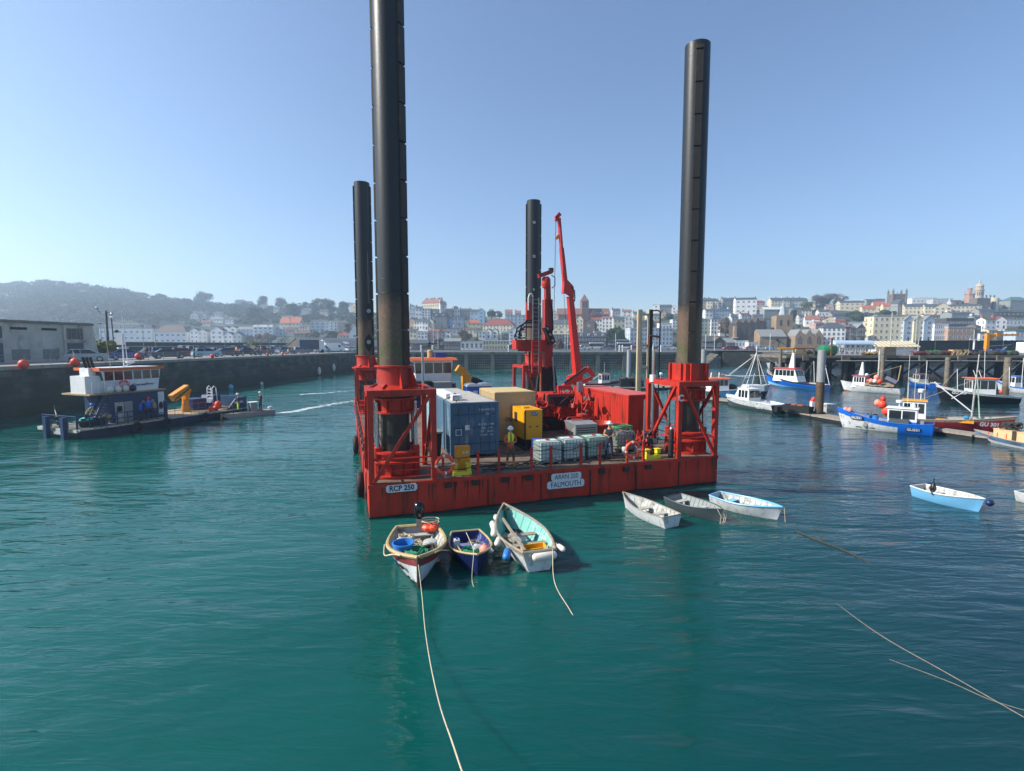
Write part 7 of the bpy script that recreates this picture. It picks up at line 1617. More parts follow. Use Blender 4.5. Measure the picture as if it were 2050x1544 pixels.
# ================================================================ left quay: rail, hut, seawall, cars, people
def qx(Y):return-47.4+(5.2/93.5)*(Y-46)
def qat(px,off,z=QZ):
 u=(px-1025)/1000.0/1.003;Y=(49.96+off)/(.0556-u);return Vector((u*Y,Y,z))
def qpt(Y,off,z=QZ):return Vector((qx(Y)-off,Y,z))
qdir=math.atan2(93.5,5.2)
rl_=thing('quay_railing','thin grey steel railing along the left quay edge','railing',(0,0,0));b=MB()
Ys=[44+2.6*i for i in range(27)]
for y in Ys:b.tube([qpt(y,.75),qpt(y,.75,QZ+1.05)],.028,6)
b.build('posts',M_steel,rl_)
for z in(1.05,.7,.35):MB().tube([qpt(Ys[0],.75,QZ+z),qpt(Ys[-1],.75,QZ+z)],.02,6).build('rail',M_steel,rl_)
ap=MB();ap.add([qpt(20,1.3,QZ+.004),qpt(20,13,QZ+.004),qpt(139,13,QZ+.004),qpt(139,1.3,QZ+.004)],[(0,1,2,3)]);tag(ap.build('quay_pavement',M_paving),kind='structure')
# concrete hut
hc_=qpt(70,10);hang=qdir
hut=thing('concrete_hut','weathered flat roofed concrete building with blue doors on the left quay','building',hc_,hang)
# local x runs along the quay away from the camera, local y away from the water
M_hut=mat('hut_concrete','#b3b0a4',.9,var=.18,scale=.6,dirt='#7c7a6e',damt=.5,dscale=.6,stretch=3,bump=.3)
MB().box(-34,-3,0,9,-.3,4.55).build('wall',M_hut,hut);MB().box(-34.2,-2.7,-.25,9.2,4.551,4.85).build('roof',mat('hut_roof','#6e6c64',.9,var=.3,scale=1),hut)
MB().prism([(-2.999,-.3),(-1.7,-.3),(-2.6,4.54),(-2.999,4.54)],.05,1.2,'y').build('buttress',M_hut,hut)
M_bdoor=mat('faded_blue_door','#3e5260',.7,var=.2,dirt='#5f6d73',damt=.3)
for x in(-6.6,-16.5,-27):
 MB().box(x,x+2.4,-.06,-.005,0,2.2).build('door',M_bdoor,hut);w_=MB().box(x,x+2.4,-.05,-.005,2.75,4.1).build('window',M_win,hut)
 for k in range(4):MB().box(x+.1+.6*k,x+.16+.6*k,-.1,-.055,2.75,4.1).build('bar',M_conc,w_)
 MB().box(x-.4,x+2.8,-.3,-.004,2.35,2.6).build('canopy',M_hut,hut);MB().box(x-.35,x-.05,-.2,-.004,0,4.5).build('pilaster',M_hut,hut)
for x in(-9.6,-13.2,-20.5,-24):MB().box(x,x+1.9,-.03,-.004,3.75,4.05).build('vent_slot',M_void,hut);MB().box(x,x+2.0,-.05,-.004,.3,1.5).build('shutter',mat('grey_shutter','#7a7a73',.8,var=.2),hut)
# seawall beyond the car park
sw=thing('seawall','long dark seawall with pale handrail behind the parked cars','wall',(0,0,0))
p0_,p1_=qpt(96,38,QZ),qpt(200,38,QZ);dv=(p1_-p0_).normalized();nv=Vector((-dv.y,dv.x,0))
def strip(b,off0,off1,z0,z1,ya=86,yb=215):
 c=[qpt(ya,off0,z0),qpt(yb,off0,z0),qpt(yb,off1,z0),qpt(ya,off1,z0)];b.hexa(c+[Vector((q.x,q.y,z1))for q in c]);return b
strip(MB(),38,41,QZ-.1,7.35).build('wall',mat('seawall_dark','#3a3f40',.9,var=.25,scale=.5,dirt='#2a2e2e',damt=.4),sw);strip(MB(),37.9,41.1,7.352,7.5).build('capping',M_pier,sw);strip(MB(),36.5,37.99,QZ,5.9).build('ledge',mat('seawall_dark','#3a3f40'),sw);MB().tube([qpt(86,36.6,6.55),qpt(215,36.6,6.55)],.05,6).build('handrail',M_wht,sw)
q=qpt(150,37.8,6.9);MB().box(-1.6,1.6,-.02,.02,-.25,.25).xf(Matrix.Translation(q)@Matrix.Rotation(hang,4,'Z')).build('notice',M_sign,sw)
gv=MB();gv.add([qpt(86,14,QZ+.008),qpt(104,14,QZ+.008),qpt(104,30,QZ+.008),qpt(86,30,QZ+.008)],[(0,1,2,3)]);tag(gv.build('grass_verge',mat('short_grass','#6b8040',.9,var=.3,scale=1)),kind='structure')
for px,off,w_,h_,m_,lab in((204,17,5.2,3.4,M_yl,'round bushy shrub beside the concrete hut, left'),(192,15,3.6,2.6,M_leaf,'smaller dark shrub against the concrete hut'),(221,19,3.4,2.8,M_yl,'spiky shrub below the tall lamp post'),(505,30,4.5,3,M_yl,'yellow green shrub among the parked cars')):
 p=qat(px,off);t=thing('shrub',lab,'shrub',p);cs=[(random.uniform(-w_*.25,w_*.25),random.uniform(-1,1),h_*random.uniform(.3,.55))for _ in range(6)];foliage('foliage',cs,[w_*.3]*6,140,.22,m_,t,.9,int(px));MB().tube([(0,0,0),(0,0,h_*.5)],.08,6).build('stem',M_bark,t)
# cars
CARP={}
def car_color(h):
 k='car_'+h.strip('#')
 if k not in MATS:
  m=mat(k,h,.28,.1,var=.04);m.node_tree.nodes['Principled BSDF'].inputs['Coat Weight'].default_value=.5
 return MATS[k]
M_tyre=mat('tyre','#16171a',.85);M_rim=mat('wheel_rim','#9fa3a7',.35,.6);M_cglass=glass_dark('car_glass','#1d2930',.05);M_lamp=mat('headlamp','#d8dde0',.15);M_tail=mat('tail_lamp','#8f1f1c',.3)
def car_meshes(kind,col):
 key=(kind,col)
 if key in CARP:return CARP[key]
 if kind=='hatch':L,W,H=4.1,1.72,1.48;body=[(-2.0,.3),(-2.05,.65),(-1.95,.92),(-1.15,1.0),(1.75,1.0),(2.0,.85),(2.05,.4),(1.95,.25),(-1.9,.22)];cab=[(-1.2,.98),(-.45,H-.06),(-.1,H),(1.0,H),(1.45,H-.1),(1.85,.98)]
 elif kind=='sedan':L,W,H=4.5,1.76,1.42;body=[(-2.2,.3),(-2.25,.62),(-2.1,.86),(-1.1,.96),(1.5,.98),(2.2,.93),(2.25,.45),(2.1,.25),(-2.05,.22)];cab=[(-1.1,.95),(-.3,H-.04),(.0,H),(.7,H),(1.0,H-.05),(1.75,.95)]
 elif kind=='mpv':L,W,H=4.6,1.85,1.8;body=[(-2.25,.35),(-2.3,.75),(-2.1,1.02),(-1.5,1.12),(2.1,1.15),(2.3,1.0),(2.3,.4),(2.15,.28),(-2.1,.25)];cab=[(-1.55,1.1),(-.7,H-.05),(-.3,H),(1.8,H),(2.05,H-.1),(2.22,1.1)]
 else:L,W,H=5.4,1.98,2.5;body=[(-2.65,.4),(-2.7,.95),(-2.45,1.3),(-1.75,1.9),(-1.45,H-.05),(-1.1,H),(2.6,H),(2.68,H-.2),(2.7,.5),(2.6,.35),(-2.5,.3)];cab=None
 w=W/2;b=MB();b.prism(body,-w,w,'y');bm=b.mesh('body',car_color(col));out=[('body',bm,(0,0,0))]
 if cab:
  n=len(cab);b=MB();vs=[]
  for s,k in((-1,0),(1,0)):
   vs+=[(x,s*(w-.06-.22*(z-cab[0][1])/(H-cab[0][1])),z)for x,z in cab]
  b.add(vs,[tuple(range(n)),tuple(range(n,2*n))[::-1]]+[(i,i+n,(i+1)%n+n,(i+1)%n)for i in range(n)]);out.append(('cabin_glass',b.mesh('cabin_glass',M_cglass),(0,0,0)))
  b=MB();xs=[q[0]for q in cab if q[1]>=H-.11];yw=w-.26;b.hexa([(min(xs)-.05,-yw,H-.03),(max(xs)+.05,-yw,H-.03),(max(xs)+.05,yw,H-.03),(min(xs)-.05,yw,H-.03),(min(xs)+.1,-yw+.08,H+.03),(max(xs)-.1,-yw+.08,H+.03),(max(xs)-.1,yw-.08,H+.03),(min(xs)+.1,yw-.08,H+.03)])
  for s in(-1,1):
   for i in(1,len(cab)-1):
    p,q=cab[i-1],cab[i];f=lambda z:s*(w-.05-.22*(z-cab[0][1])/(H-cab[0][1]));b.beam((p[0],f(p[1]),p[1]),(q[0],f(q[1]),q[1]),.07,.07)
   xm_=(cab[0][0]+cab[-1][0])/2+.15;b.beam((xm_,s*(w-.05),cab[0][1]),(xm_+.05,s*(w-.27),H),.08,.05)
  out.append(('roof',b.mesh('roof',car_color(col)),(0,0,0)))
 else:
  b=MB();b.hexa([(-2.42,-w+.12,1.32),(-2.38,-w+.12,1.28),(-2.38,w-.12,1.28),(-2.42,w-.12,1.32),(-1.84,-w+.15,1.98),(-1.7,-w+.15,1.9),(-1.7,w-.15,1.9),(-1.84,w-.15,1.98)]);out.append(('windscreen',b.mesh('windscreen',M_cglass),(-.04,0,.03)))
  for s in(-1,1):b=MB();b.prism([(-1.75,1.3),(-.9,1.3),(-.9,1.95),(-1.35,1.95)],s*w-.01,s*w+.012,'y');out.append(('side_window',b.mesh('side_window',M_cglass),(0,0,0)))
 b=MB();b.lathe([(.31,-.1),(.33,-.06),(.33,.06),(.31,.1)],18);b.xf(Matrix.Rotation(R(90),4,'X'));wm=b.mesh('wheel',M_tyre,40);b=MB();b.lathe([(.2,-.106),(.2,.106)],14);b.xf(Matrix.Rotation(R(90),4,'X'));rm=b.mesh('rim',M_rim,40)
 for x in(-L*.31,L*.31):
  for s in(-1,1):out.append(('wheel',wm,(x,s*(w-.08),.33),rm))
 hl=MB().box(-.06,.06,-.2,.2,-.08,.08).mesh('headlight',M_lamp);tl=MB().box(-.04,.04,-.15,.15,-.1,.1).mesh('tail_light',M_tail);x0=min(q[0]for q in body);x1=max(q[0]for q in body)
 for s in(-1,1):out.append(('headlight',hl,(x0+.06,s*(w-.3),.72)));out.append(('tail_light',tl,(x1-.03,s*(w-.2),.8)))
 CARP[key]=out;return out
def car(kind,col,p,rz,label,group=None,cat='car',name='parked_car',s=1.0,extra=None):
 t=thing(name,label,cat,p,rz,group);t.scale=(s,s,s)
 for e in car_meshes(kind,col):
  o=link(e[0],e[1],t);o.location=e[2]
  if len(e)>3:link('rim',e[3],o)
 return t
def perp(px):u=(px-1025)/1000.0;return math.atan2(-u,-1)+math.pi/2
GC='cars parked along the left quay'
CARS=[(172,4.5,'hatch','#7e97a3','silver blue hatchback parked in front of the concrete hut',-.25),(256,6,'sedan','#2d4f9a','bright blue car parked before the dark seawall',-.2),(337,4.5,'sedan','#3a4654','dark slate grey saloon, nearest of the row right of the blue car',-.15),(366,11,'hatch','#7a2328','dark red hatchback in the second row',-.1),(400,14,'mpv','#9fb0ba','silver people carrier in the second row behind the light blue hatchback',-.1),(412,4.5,'hatch','#7fa9bd','light blue hatchback near the quay edge',-.1),(436,11,'sedan','#b9bcbc','pale silver saloon half hidden by dark maroon car',-.1),(454,5.5,'sedan','#47323c','dark maroon saloon right of the light blue hatchback',-.05),(494,6,'sedan','#40304a','dark purple saloon right of the yellow jacketed person',0),(522,13,'mpv','#7c8f98','grey people carrier in the second row near the yellow shrub',0),(526,6,'hatch','#4c646c','teal grey hatchback right of the purple saloon',0),(548,9,'hatch','#8ea4b2','pale blue grey hatchback left of the sheds',.05),(569,6,'hatch','#5f7f92','mid blue hatchback in front of the large shed',.05),(590,6,'hatch','#8d7c84','mauve grey hatchback in front of the large shed',.1),(604,6,'hatch','#6d7c88','slate blue small car just left of the white truck',.1),(645,6,'mpv','#8fa2ac','silver people carrier between white truck and white van',.1),(690,10,'hatch','#9fb4c4','pale blue car right of the white van',.1),(700,6,'hatch','#d5d8da','white car near the thin black pile',.1),(534,24,'mpv','#c3c7c5','white camper like car behind the second row near sheds',0)]
BK=[(308,'slate','#56646f','left of the dark red hatchback'),(383,'white','#cfd2d3','between dark red hatchback and silver people carrier'),(428,'navy','#27364f','behind the light blue hatchback'),(468,'grey','#7b858c','behind the yellow jacketed person'),(482,'blue','#3f6390','right of the yellow jacketed person'),(510,'silver','#aeb4b8','behind the purple saloon'),(541,'charcoal','#2f353c','behind the teal grey hatchback'),(558,'white','#cfd2d3','behind the pale blue grey hatchback'),(581,'red','#7c2a2a','behind the mid blue hatchback'),(598,'sky blue','#7fa3bd','behind the mauve hatchback'),(657,'dark blue','#2a3a58','left of the white panel van'),(679,'grey','#8a9298','right of the white panel van'),(712,'silver','#b4b9bc','between the two left piles')]
for i,(px,cn,cl_,wh)in enumerate(BK):p=qat(px,17 if px<600 else 11);car(('hatch','mpv','sedan')[i%3],cl_,p,perp(px)+.1,'%s car in the back row %s'%(cn,wh),GC)
for px,off,kd,cl_,lab,jit in CARS:p=qat(px,off);car(kd,cl_,p,perp(px)+jit,lab,GC)
p=qat(668,7);car('van','#d5d8da',p,perp(668)-.5,'white panel van parked by the smaller quayside shed',None,'van','parked_van')
p=qat(624,7);t=thing('box_truck','white cabbed box truck with dark load box in front of the large shed','truck',p,perp(624)-.5)
MB().prism([(-3.2,.4),(-3.3,1.1),(-3.0,1.4),(-2.6,3.2),(-1.5,2.35),(-1.5,.4)],-1,1,'y').build('cab',car_color('#d5d8da'),t);MB().prism([(-2.6,2.36),(-1.5,2.36),(-1.5,3.1),(-2.1,3.1)],-.95,.95,'y').build('air_deflector',car_color('#d5d8da'),t);MB().box(-1.45,3.2,-1.1,1.1,.9,3.2).build('load_box',mat('navy_box','#3b4658',.5),t);MB().hexa([(-3.06,-.85,1.42),(-3.0,-.85,1.38),(-3.0,.85,1.38),(-3.06,.85,1.42),(-2.58,-.85,2.16),(-2.5,-.85,2.1),(-2.5,.85,2.1),(-2.58,.85,2.16)]).build('windscreen',M_cglass,t)
for x in(-2.3,2.0):
 for s in(-1,1):MB().lathe([(.42,-.14),(.42,.14)],16).xf(Matrix.Translation((x,s*.9,.42))@Matrix.Rotation(R(90),4,'X')).build('wheel',M_tyre,t,40)
# lamp mast with two arms
p=qat(217,22);t=thing('lamp_mast','tall dark mast with two curved lamp arms behind the concrete hut','lamp post',p);s=p.y/1000;H=(714-623)*s
MB().lathe([(.22,0),(.13,H)],12).build('pole',M_dkst,t,40);MB().tube([(0,0,H-.3),(-.9,0,H-.4),(-1.3,0,H+.1),(-1.5,0,H+.5)],.05,6).build('arm',M_dkst,t);MB().tube([(0,0,H-.2),(.7,0,H-.4)],.05,6).build('arm',M_dkst,t)
MB().ball((-1.55,0,H+.5),.22,(1.2,.6,.7)).build('lamp_head',M_steel,t);MB().ball((.9,0,H-.45),.25,(1.3,.6,.6)).build('lamp_head',M_steel,t)
p=qat(229,22);t=thing('camera_post','slanting thin post with small white box right of the lamp mast','post',p);MB().tube([(0,0,0),(-.2,0,H*.85)],.09,8).build('pole',M_dkst,t);MB().ball((-.2,0,H*.87),.22,(1.6,.8,.6)).build('head',M_wht,t)
p=qat(242,12);t=thing('signal_post','short post carrying a white equipment box by the blue car','post',p);MB().tube([(0,0,0),(0,0,3.4)],.06,8).build('pole',M_dkst,t);MB().box(-.45,.45,-.2,.2,2.0,3.6).build('box',M_wht,t);MB().ball((-.5,0,4.0),.3,(1,.7,.8)).build('horn',M_black,t)
for i,px in enumerate((204,288,312,450,540,583,676)):
 p=qat(px,24 if i!=5 else 12);t=thing('light_pole','plain thin pole among the parked cars, %s from the left'%('first','second','third','fourth','fifth','sixth','seventh')[i],'pole',p,0,'thin poles of the quay car park');MB().tube([(0,0,0),(0,0,5.5+(i==5)*3+(i==4)*3)],.05,6).build('pole',M_steel,t);MB().box(-.35,.1,-.08,.08,5.5+(i in(4,5))*3,5.6+(i in(4,5))*3).build('head',M_dkst,t)
for i,(px,r_)in enumerate(((44,.43),(148,.44),(275,.36))):ball_buoy(['big orange mooring buoy hanging on the quay railing at far left','big orange mooring buoy on the quay edge beside a seated person','big orange buoy on the quay edge above the workboat wheelhouse'][i],qat(px,-.25,QZ+(.15 if i<2 else .6))+Vector((0,0,0)),r_,M_orange)
for i,(px,r_,m_)in enumerate(((424,.3,M_orange),(565,.3,M_pink),(535,.25,M_orange))):ball_buoy('small %s buoy lying on the quay edge, %s'%(('red','pink','orange')[i],('below the light blue hatchback','in front of the large shed','beside walking people')[i]),qat(px,.4,QZ+r_),r_,m_)
for i,(px,py,r_,m_,lab)in enumerate(((462,772,.38,M_bpale,'pale round buoy floating by the stern of the workboat'),(524,765,.25,M_wht,'white mooring buoy nearest along the quay wall'),(555,758,.22,M_wht,'small white mooring buoy second along the quay wall'),(575,754,.28,M_orange,'orange mooring buoy third along the quay wall'),(594,753,.3,M_wht,'white mooring buoy farthest along the quay wall'),(682,741,.35,M_orange,'small red buoy in the far corner of the harbour'))):
 ball_buoy(lab,atz(px,py+3,.12),r_,m_)
for i,(px,py)in enumerate(((638,743),(654,736))):
 Y=112+8*i;p=aty(px,py,Y);p.x=qx(Y)+.45;t=thing('wall_fender','large pale oval fender hanging on the quay wall, %s'%('lower left' if i==0 else 'upper right'),'fender',p);MB().ball((0,0,0),.55,(.7,.8,1.7),14,10).build('body',M_buoyw,t,60);MB().tube([(0,0,.9),(-.3,0,QZ-p.z)],.03,5).build('rope',M_roped,t)
t=thing('quay_ladder','rusty ladder and weed streaks on the quay wall near the oval fenders','ladder',qpt(116,-.12,0));b=MB()
for s in(-.22,.22):b.tube([(.0,s,-.3),(-.25,s,QZ)],.03,6)
for k in range(14):b.tube([(-.02,-.22,.1+.34*k),(-.02,.22,.1+.34*k)],.02,5)
b.build('ladder',M_rust,t)
# ---- far pier top: rails, lamps, coaches, cars
fr=thing('pier_railing','pale railing along the top of the far pier','railing',(0,PY+.4,QZ));b=MB()
for i in range(64):b.tube([(PX0+1.5*i,0,0),(PX0+1.5*i,0,1.05)],.03,4)
b.build('posts',M_steel,fr);MB().tube([(PX0,0,1.05),(PX1,0,1.05)],.035,5).build('rail',M_steel,fr);MB().tube([(PX0,0,.5),(PX1,0,.5)],.03,5).build('rail',M_steel,fr)
for i,px in enumerate((843,866,1018,1060,1090,1240,1246,1264,1323)):
 p=aty(px,700,PY+2);p.z=QZ;t=thing('pier_post','short white post on top of the far pier, '+('leftmost by the lamp post','behind the multicat wheelhouse','left of the second black pile','behind the second black pile','beside the drilling mast','right of the crane boom','twin right of the boom','behind the slender mooring pile','right of the ladder tower')[i],'post',p,0,'white posts on the far pier');MB().lathe([(.16,0),(.16,1.7),(.22,1.72),(.1,1.9)],10).build('body',M_wht,t,40)
for i,(px,x2,dy)in enumerate(((1118,27,0),(1194,28,0),(1250,29,0),(977,16,-8),(995,15,-8),(1012,15,-8))):
 Y=236+dy;p=aty(px,699,Y);p.z=QZ;L_=x2/1000*Y;H_=2.4 if i<3 else 2.5
 t=thing('coach' if i<3 else 'minibus',['white coach behind the pier left of the crane boom','white coach behind the pier right of the crane boom','white coach below the round dark tree','white minibus left of three before the yellow terrace','white minibus middle of three before the yellow terrace','white minibus right of three before the yellow terrace'][i],'bus',p)
 l2=L_/2;MB().box(-l2,l2,-1.2,1.2,.35,1.1 if i<3 else 1.0).build('lower_body',M_wht,t);MB().box(-l2+.05,l2-.05,-1.15,1.15,1.1,H_+.2).build('window_band',M_cglass,t);MB().box(-l2,l2,-1.2,1.2,H_+.2,H_+.65).build('roof',M_wht,t)
 for x in(-l2*.65,l2*.65):MB().lathe([(.45,-1.22),(.45,1.22)],14).xf(Matrix.Translation((x,0,.45))@Matrix.Rotation(R(90),4,'X')).build('wheels',M_tyre,t)
cc=['#c9ccce','#5b6f84','#2f3a46','#d8dadb','#7a8b97','#8a2f2c','#3c5a86','#1f2328'];rr=random.Random(12)
side=[('white','#d8dadb'),('slate blue','#5b6f84'),('charcoal','#2f3a46'),('silver','#a9b0b5'),('red','#8a2f2c'),('mid blue','#3c5a86'),('black','#1f2328'),('pale blue','#9db6c8')]
where=['left of the multicat wheelhouse','behind the multicat searchlight','above the multicat roof','before the dark gabled store','left of the stone building','before the stone building','right of the stone building','before the white modern building','under the white modern building','left of the minibuses','right of the minibuses','left of the drilling rig','right of the drilling rig','below the dark stone block','left of the crane boom','right of the crane boom','before the long warehouse','left of the second coach','right of the second coach','below the evergreen oak','left of the ladder tower','right of the ladder tower','before the wide flats','by the corner of the flats','left of the right hand pile']
pxs=[828,838,850,875,892,905,918,930,945,958,1024,1034,1108,1130,1140,1164,1172,1212,1222,1230,1272,1300,1316,1330,1343]
for i,px in enumerate(pxs):
 Y=rr.choice([192,205,218]);p=aty(px,700,Y);p.z=QZ;c=side[i%8]
 car(rr.choice(['hatch','sedan','mpv']),c[1],p,rr.choice([0,math.pi])+rr.uniform(-.1,.1),'%s car parked beyond the far pier %s'%(c[0],where[i]),'cars parked beyond the far pier')
for i,(px,col,nm)in enumerate(((1458,'#8a2024','red'),(1468,'#8a2024','dark red'),(1500,'#b98b86','pinkish'),(1522,'#d8dadb','white'),(1540,'#c3c8cc','silver'))):
 Y=190;p=aty(px,700,Y);p.z=QZ;car('hatch',col,p,.1,'%s car on the waterfront road right of the right hand pile'%nm,'cars on the waterfront by the church')
for i,(px,top,Y)in enumerate(((868,634,190),(877,660,185),(1131,640,200),(1136,655,195),(1141,668,205),(1232,668,160),(1412,668,170),(1430,668,170),(1541,668,175),(1003,650,200))):
 p=aty(px,700,Y);p.z=QZ-.5;z1=aty(px,top,Y).z;t=thing('yacht_mast','thin pale mast or pole rising beyond the pier, %s from the left'%('first','second','fourth','fifth','sixth','seventh','eighth','ninth','tenth','third')[i],'mast',p);MB().tube([(0,0,0),(0,0,z1-p.z)],.07,6).build('pole',M_wht,t)
 if top<660:MB().tube([(-1.2,0,(z1-p.z)*.62),(1.2,0,(z1-p.z)*.62)],.04,5).build('spreader',M_wht,t)
# foam of the skiff's wake
m,n,l=node_mat('wake_foam');bs=n['Principled BSDF'];bs.inputs['Base Color'].default_value=(.75,.8,.82,1);bs.inputs['Roughness'].default_value=.6
ge=n.new('ShaderNodeNewGeometry');nz=n.new('ShaderNodeTexNoise');nz.inputs['Scale'].default_value=1.6;nz.inputs['Detail'].default_value=8;nz.inputs['Roughness'].default_value=.75;l.new(ge.outputs['Position'],nz.inputs[0])
uv=n.new('ShaderNodeUVMap');sx_=n.new('ShaderNodeSeparateXYZ');l.new(uv.outputs[0],sx_.inputs[0]);
vm=n.new('ShaderNodeMath');vm.operation='PINGPONG';vm.inputs[1].default_value=.5;l.new(sx_.outputs['Y'],vm.inputs[0]);ad=n.new('ShaderNodeMath');ad.operation='MULTIPLY_ADD';ad.inputs[1].default_value=.75;l.new(vm.outputs[0],ad.inputs[0]);l.new(nz.outputs['Fac'],ad.inputs[2])
s2=n.new('ShaderNodeMath');s2.operation='MULTIPLY_ADD';s2.inputs[1].default_value=-.22;l.new(sx_.outputs['X'],s2.inputs[0]);l.new(ad.outputs[0],s2.inputs[2])
r=n.new('ShaderNodeValToRGB');r.color_ramp.elements[0].position=.62;r.color_ramp.elements[1].position=.86;l.new(s2.outputs[0],r.inputs[0]);l.new(r.outputs[0],bs.inputs['Alpha'])
def foam(pts,w0,w1):
 vs,fs,uvs=[],[],[]
 for i,p in enumerate(pts):
  q=pts[min(i+1,len(pts)-1)]-pts[max(i-1,0)];nn=Vector((-q.y,q.x,0)).normalized();w_=w0+(w1-w0)*i/(len(pts)-1);vs+=[p-nn*w_,p+nn*w_];uvs+=[(i/(len(pts)-1),0),(i/(len(pts)-1),1)]
 for i in range(len(pts)-1):fs.append((2*i,2*i+1,2*i+3,2*i+2))
 me=bpy.data.meshes.new('wake');me.from_pydata([tuple(v)for v in vs],[],fs);u=me.uv_layers.new()
 for lp in me.loops:u.data[lp.index].uv=uvs[lp.vertex_index]
 me.materials.append(m);me.update();tag(link('wake_foam',me),kind='stuff')
foam([atz(548,829,.02),atz(590,824,.02),atz(640,814,.02),atz(700,804,.02),atz(735,799,.02)],.6,3.2)
foam([atz(600,790,.021),atz(650,787,.021),atz(710,782,.021)],.8,1.6)
# ================================================================ right hand side: jetty, pontoons, piles
JY,JX0,JX1,JZ=93.0,51.0,150.0,4.9
M_jc=mat('jetty_timber','#6f675a',.9,var=.3,scale=.8,dirt='#3c382f',damt=.5,dscale=1,stretch=.3);M_jd=mat('jetty_dark','#2b2a26',.9,var=.4,scale=1.5,dirt='#4c4638',damt=.3)
j=thing('jetty','dark timber and concrete jetty on piles crossing the right side of the harbour','jetty',(0,JY,0))
MB().box(JX0,JX1,0,14,JZ-.45,JZ).build('deck',M_jc,j);MB().box(JX0,JX1,.25,14,JZ-1.3,JZ-.452).build('beam',M_jd,j)
rr=random.Random(4)
for i in range(19):
 x=JX0+1.2+i*5.0
 for y in(.9,6.5,12.5):MB().lathe([(.5,-1),(.46,JZ-1.3)],12,(x+rr.uniform(-.4,.4),y,0)).build('pile',M_jd,j,40)
 MB().beam((x+.3,1.0,.6),(x+4.2,1.2,JZ-1.6),.35,.3).build('brace',M_jd,j)
 if i%2:MB().beam((x+4.2,1.4,.6),(x+.3,1.3,JZ-1.6),.3,.3).build('brace',M_jd,j)
for i in range(13):MB().box(JX0+3+i*7.2,JX0+3.9+i*7.2+rr.random(),-.25,-.003,JZ-.9,JZ+.02).build('fender_timber',M_jc,j)
MB().tube([(JX0+9,-.6,JZ-.95),(JX1,-.6,JZ-1.05)],.07,6).build('pipe',M_inwh,j)
# harbour wall behind and the slipway
sl=thing('slipway_wall','pale stone harbour wall and slipway between far pier and jetty','quay wall',(0,0,0));M_sw=stone_mat('slip_masonry','#8a8172','#6f685c',1.6,.6,'#3d3a33',False)
MB().hexa([(PX1+.5,153,-1),(70,166,-1),(70,169,-1),(PX1-3,156,-1),(PX1-.5,153.8,QZ-.3),(69,167.5,QZ-.3),(69,169,QZ-.3),(PX1-3,156,QZ-.3)]).build('wall',M_sw,sl)
MB().hexa([(70,165,-1),(330,175,-1),(330,178,-1),(70,168,-1),(70,166,QZ-.4),(330,176,QZ-.4),(330,178,QZ-.4),(70,168,QZ-.4)]).build('wall',mat('shore_wall_dark','#3c3b34',.9,var=.3,scale=.5,dirt='#25261f',damt=.5),sl)
MB().hexa([(56,148,-.8),(66,158,-.8),(64,166,-.8),(54,156,-.8),(56.5,150,.3),(66,160,3.8),(64,166,4.4),(54,156,3.2)]).build('slope',M_sw,sl)
# black hoarding behind the jetty
h_=thing('hoarding','long black hoarding wall behind the jetty on the right','wall',(0,118,0));x0=.81*118;MB().box(x0,210,0,1,QZ-.2,7.75).build('panels',mat('black_hoarding','#20262b',.7,var=.3,scale=.7),h_);MB().box(x0-.1,210,-.05,1.05,7.752,7.9).build('capping',M_jd,h_)
for i in range(9):MB().box(x0+4+i*8,x0+4.12+i*8,-.08,-.01,QZ,7.7).build('post',M_pier,h_)
tag(MB().box(70,215,107.2,140,QZ-.6,QZ-.1).build('jetty_apron',M_asph),kind='structure')
def jt(name,label,cat,px,yoff,z=JZ,rz=0,group=None,Y=None):p=aty(px,705,(Y or JY+yoff));p.z=z;return thing(name,label,cat,p,rz,group),p.y/1000
t,s=jt('mesh_roll','big green mesh covered cylinder on the left end of the jetty','cylinder',1657,1.5);MB().lathe([(.9,-1.3),(.95,-1.2),(.95,1.2),(.9,1.3)],24).xf(Matrix.Translation((0,0,1.0))@Matrix.Rotation(R(90),4,'Y')).build('drum',mat('green_mesh','#1f7a4a',.6,var=.2,scale=5),t,40);MB().lathe([(.8,1.31),(.8,1.33)],20).xf(Matrix.Translation((0,0,1.0))@Matrix.Rotation(R(90),4,'Y')).build('end_cap',M_black,t);MB().box(-1.0,1.0,-.6,.6,0,.2).build('cradle',M_jd,t)
t,s=jt('rust_post','slim rust red post beside the green cylinder','post',1664,.6);MB().box(-.13,.13,-.13,.13,0,3.3).build('post',M_rust,t)
t,s=jt('pipe_barrier','yellow topped dark barrier and crates at the jetty head','barrier',1600,1.5);MB().box(-3.4,2.6,-.2,.2,0,.25).build('kerb',M_jc,t);MB().tube([(-4,0,1.3),(-1,0,1.35)],.14,8).build('yellow_pipe',M_amber,t);MB().tube([(-1,0,1.35),(3,0,1.3)],.14,8).build('brown_pipe',M_rust,t)
for x in(-3.5,-1,1,2.8):MB().box(x-.1,x+.1,-.1,.1,0,1.3).build('post',M_jc,t)
for k in range(3):MB().box(-.6+.1*k,1.6-.2*k,.3,1.4,.26+.4*k,.62+.4*k).build('pallet',M_woodg,t)
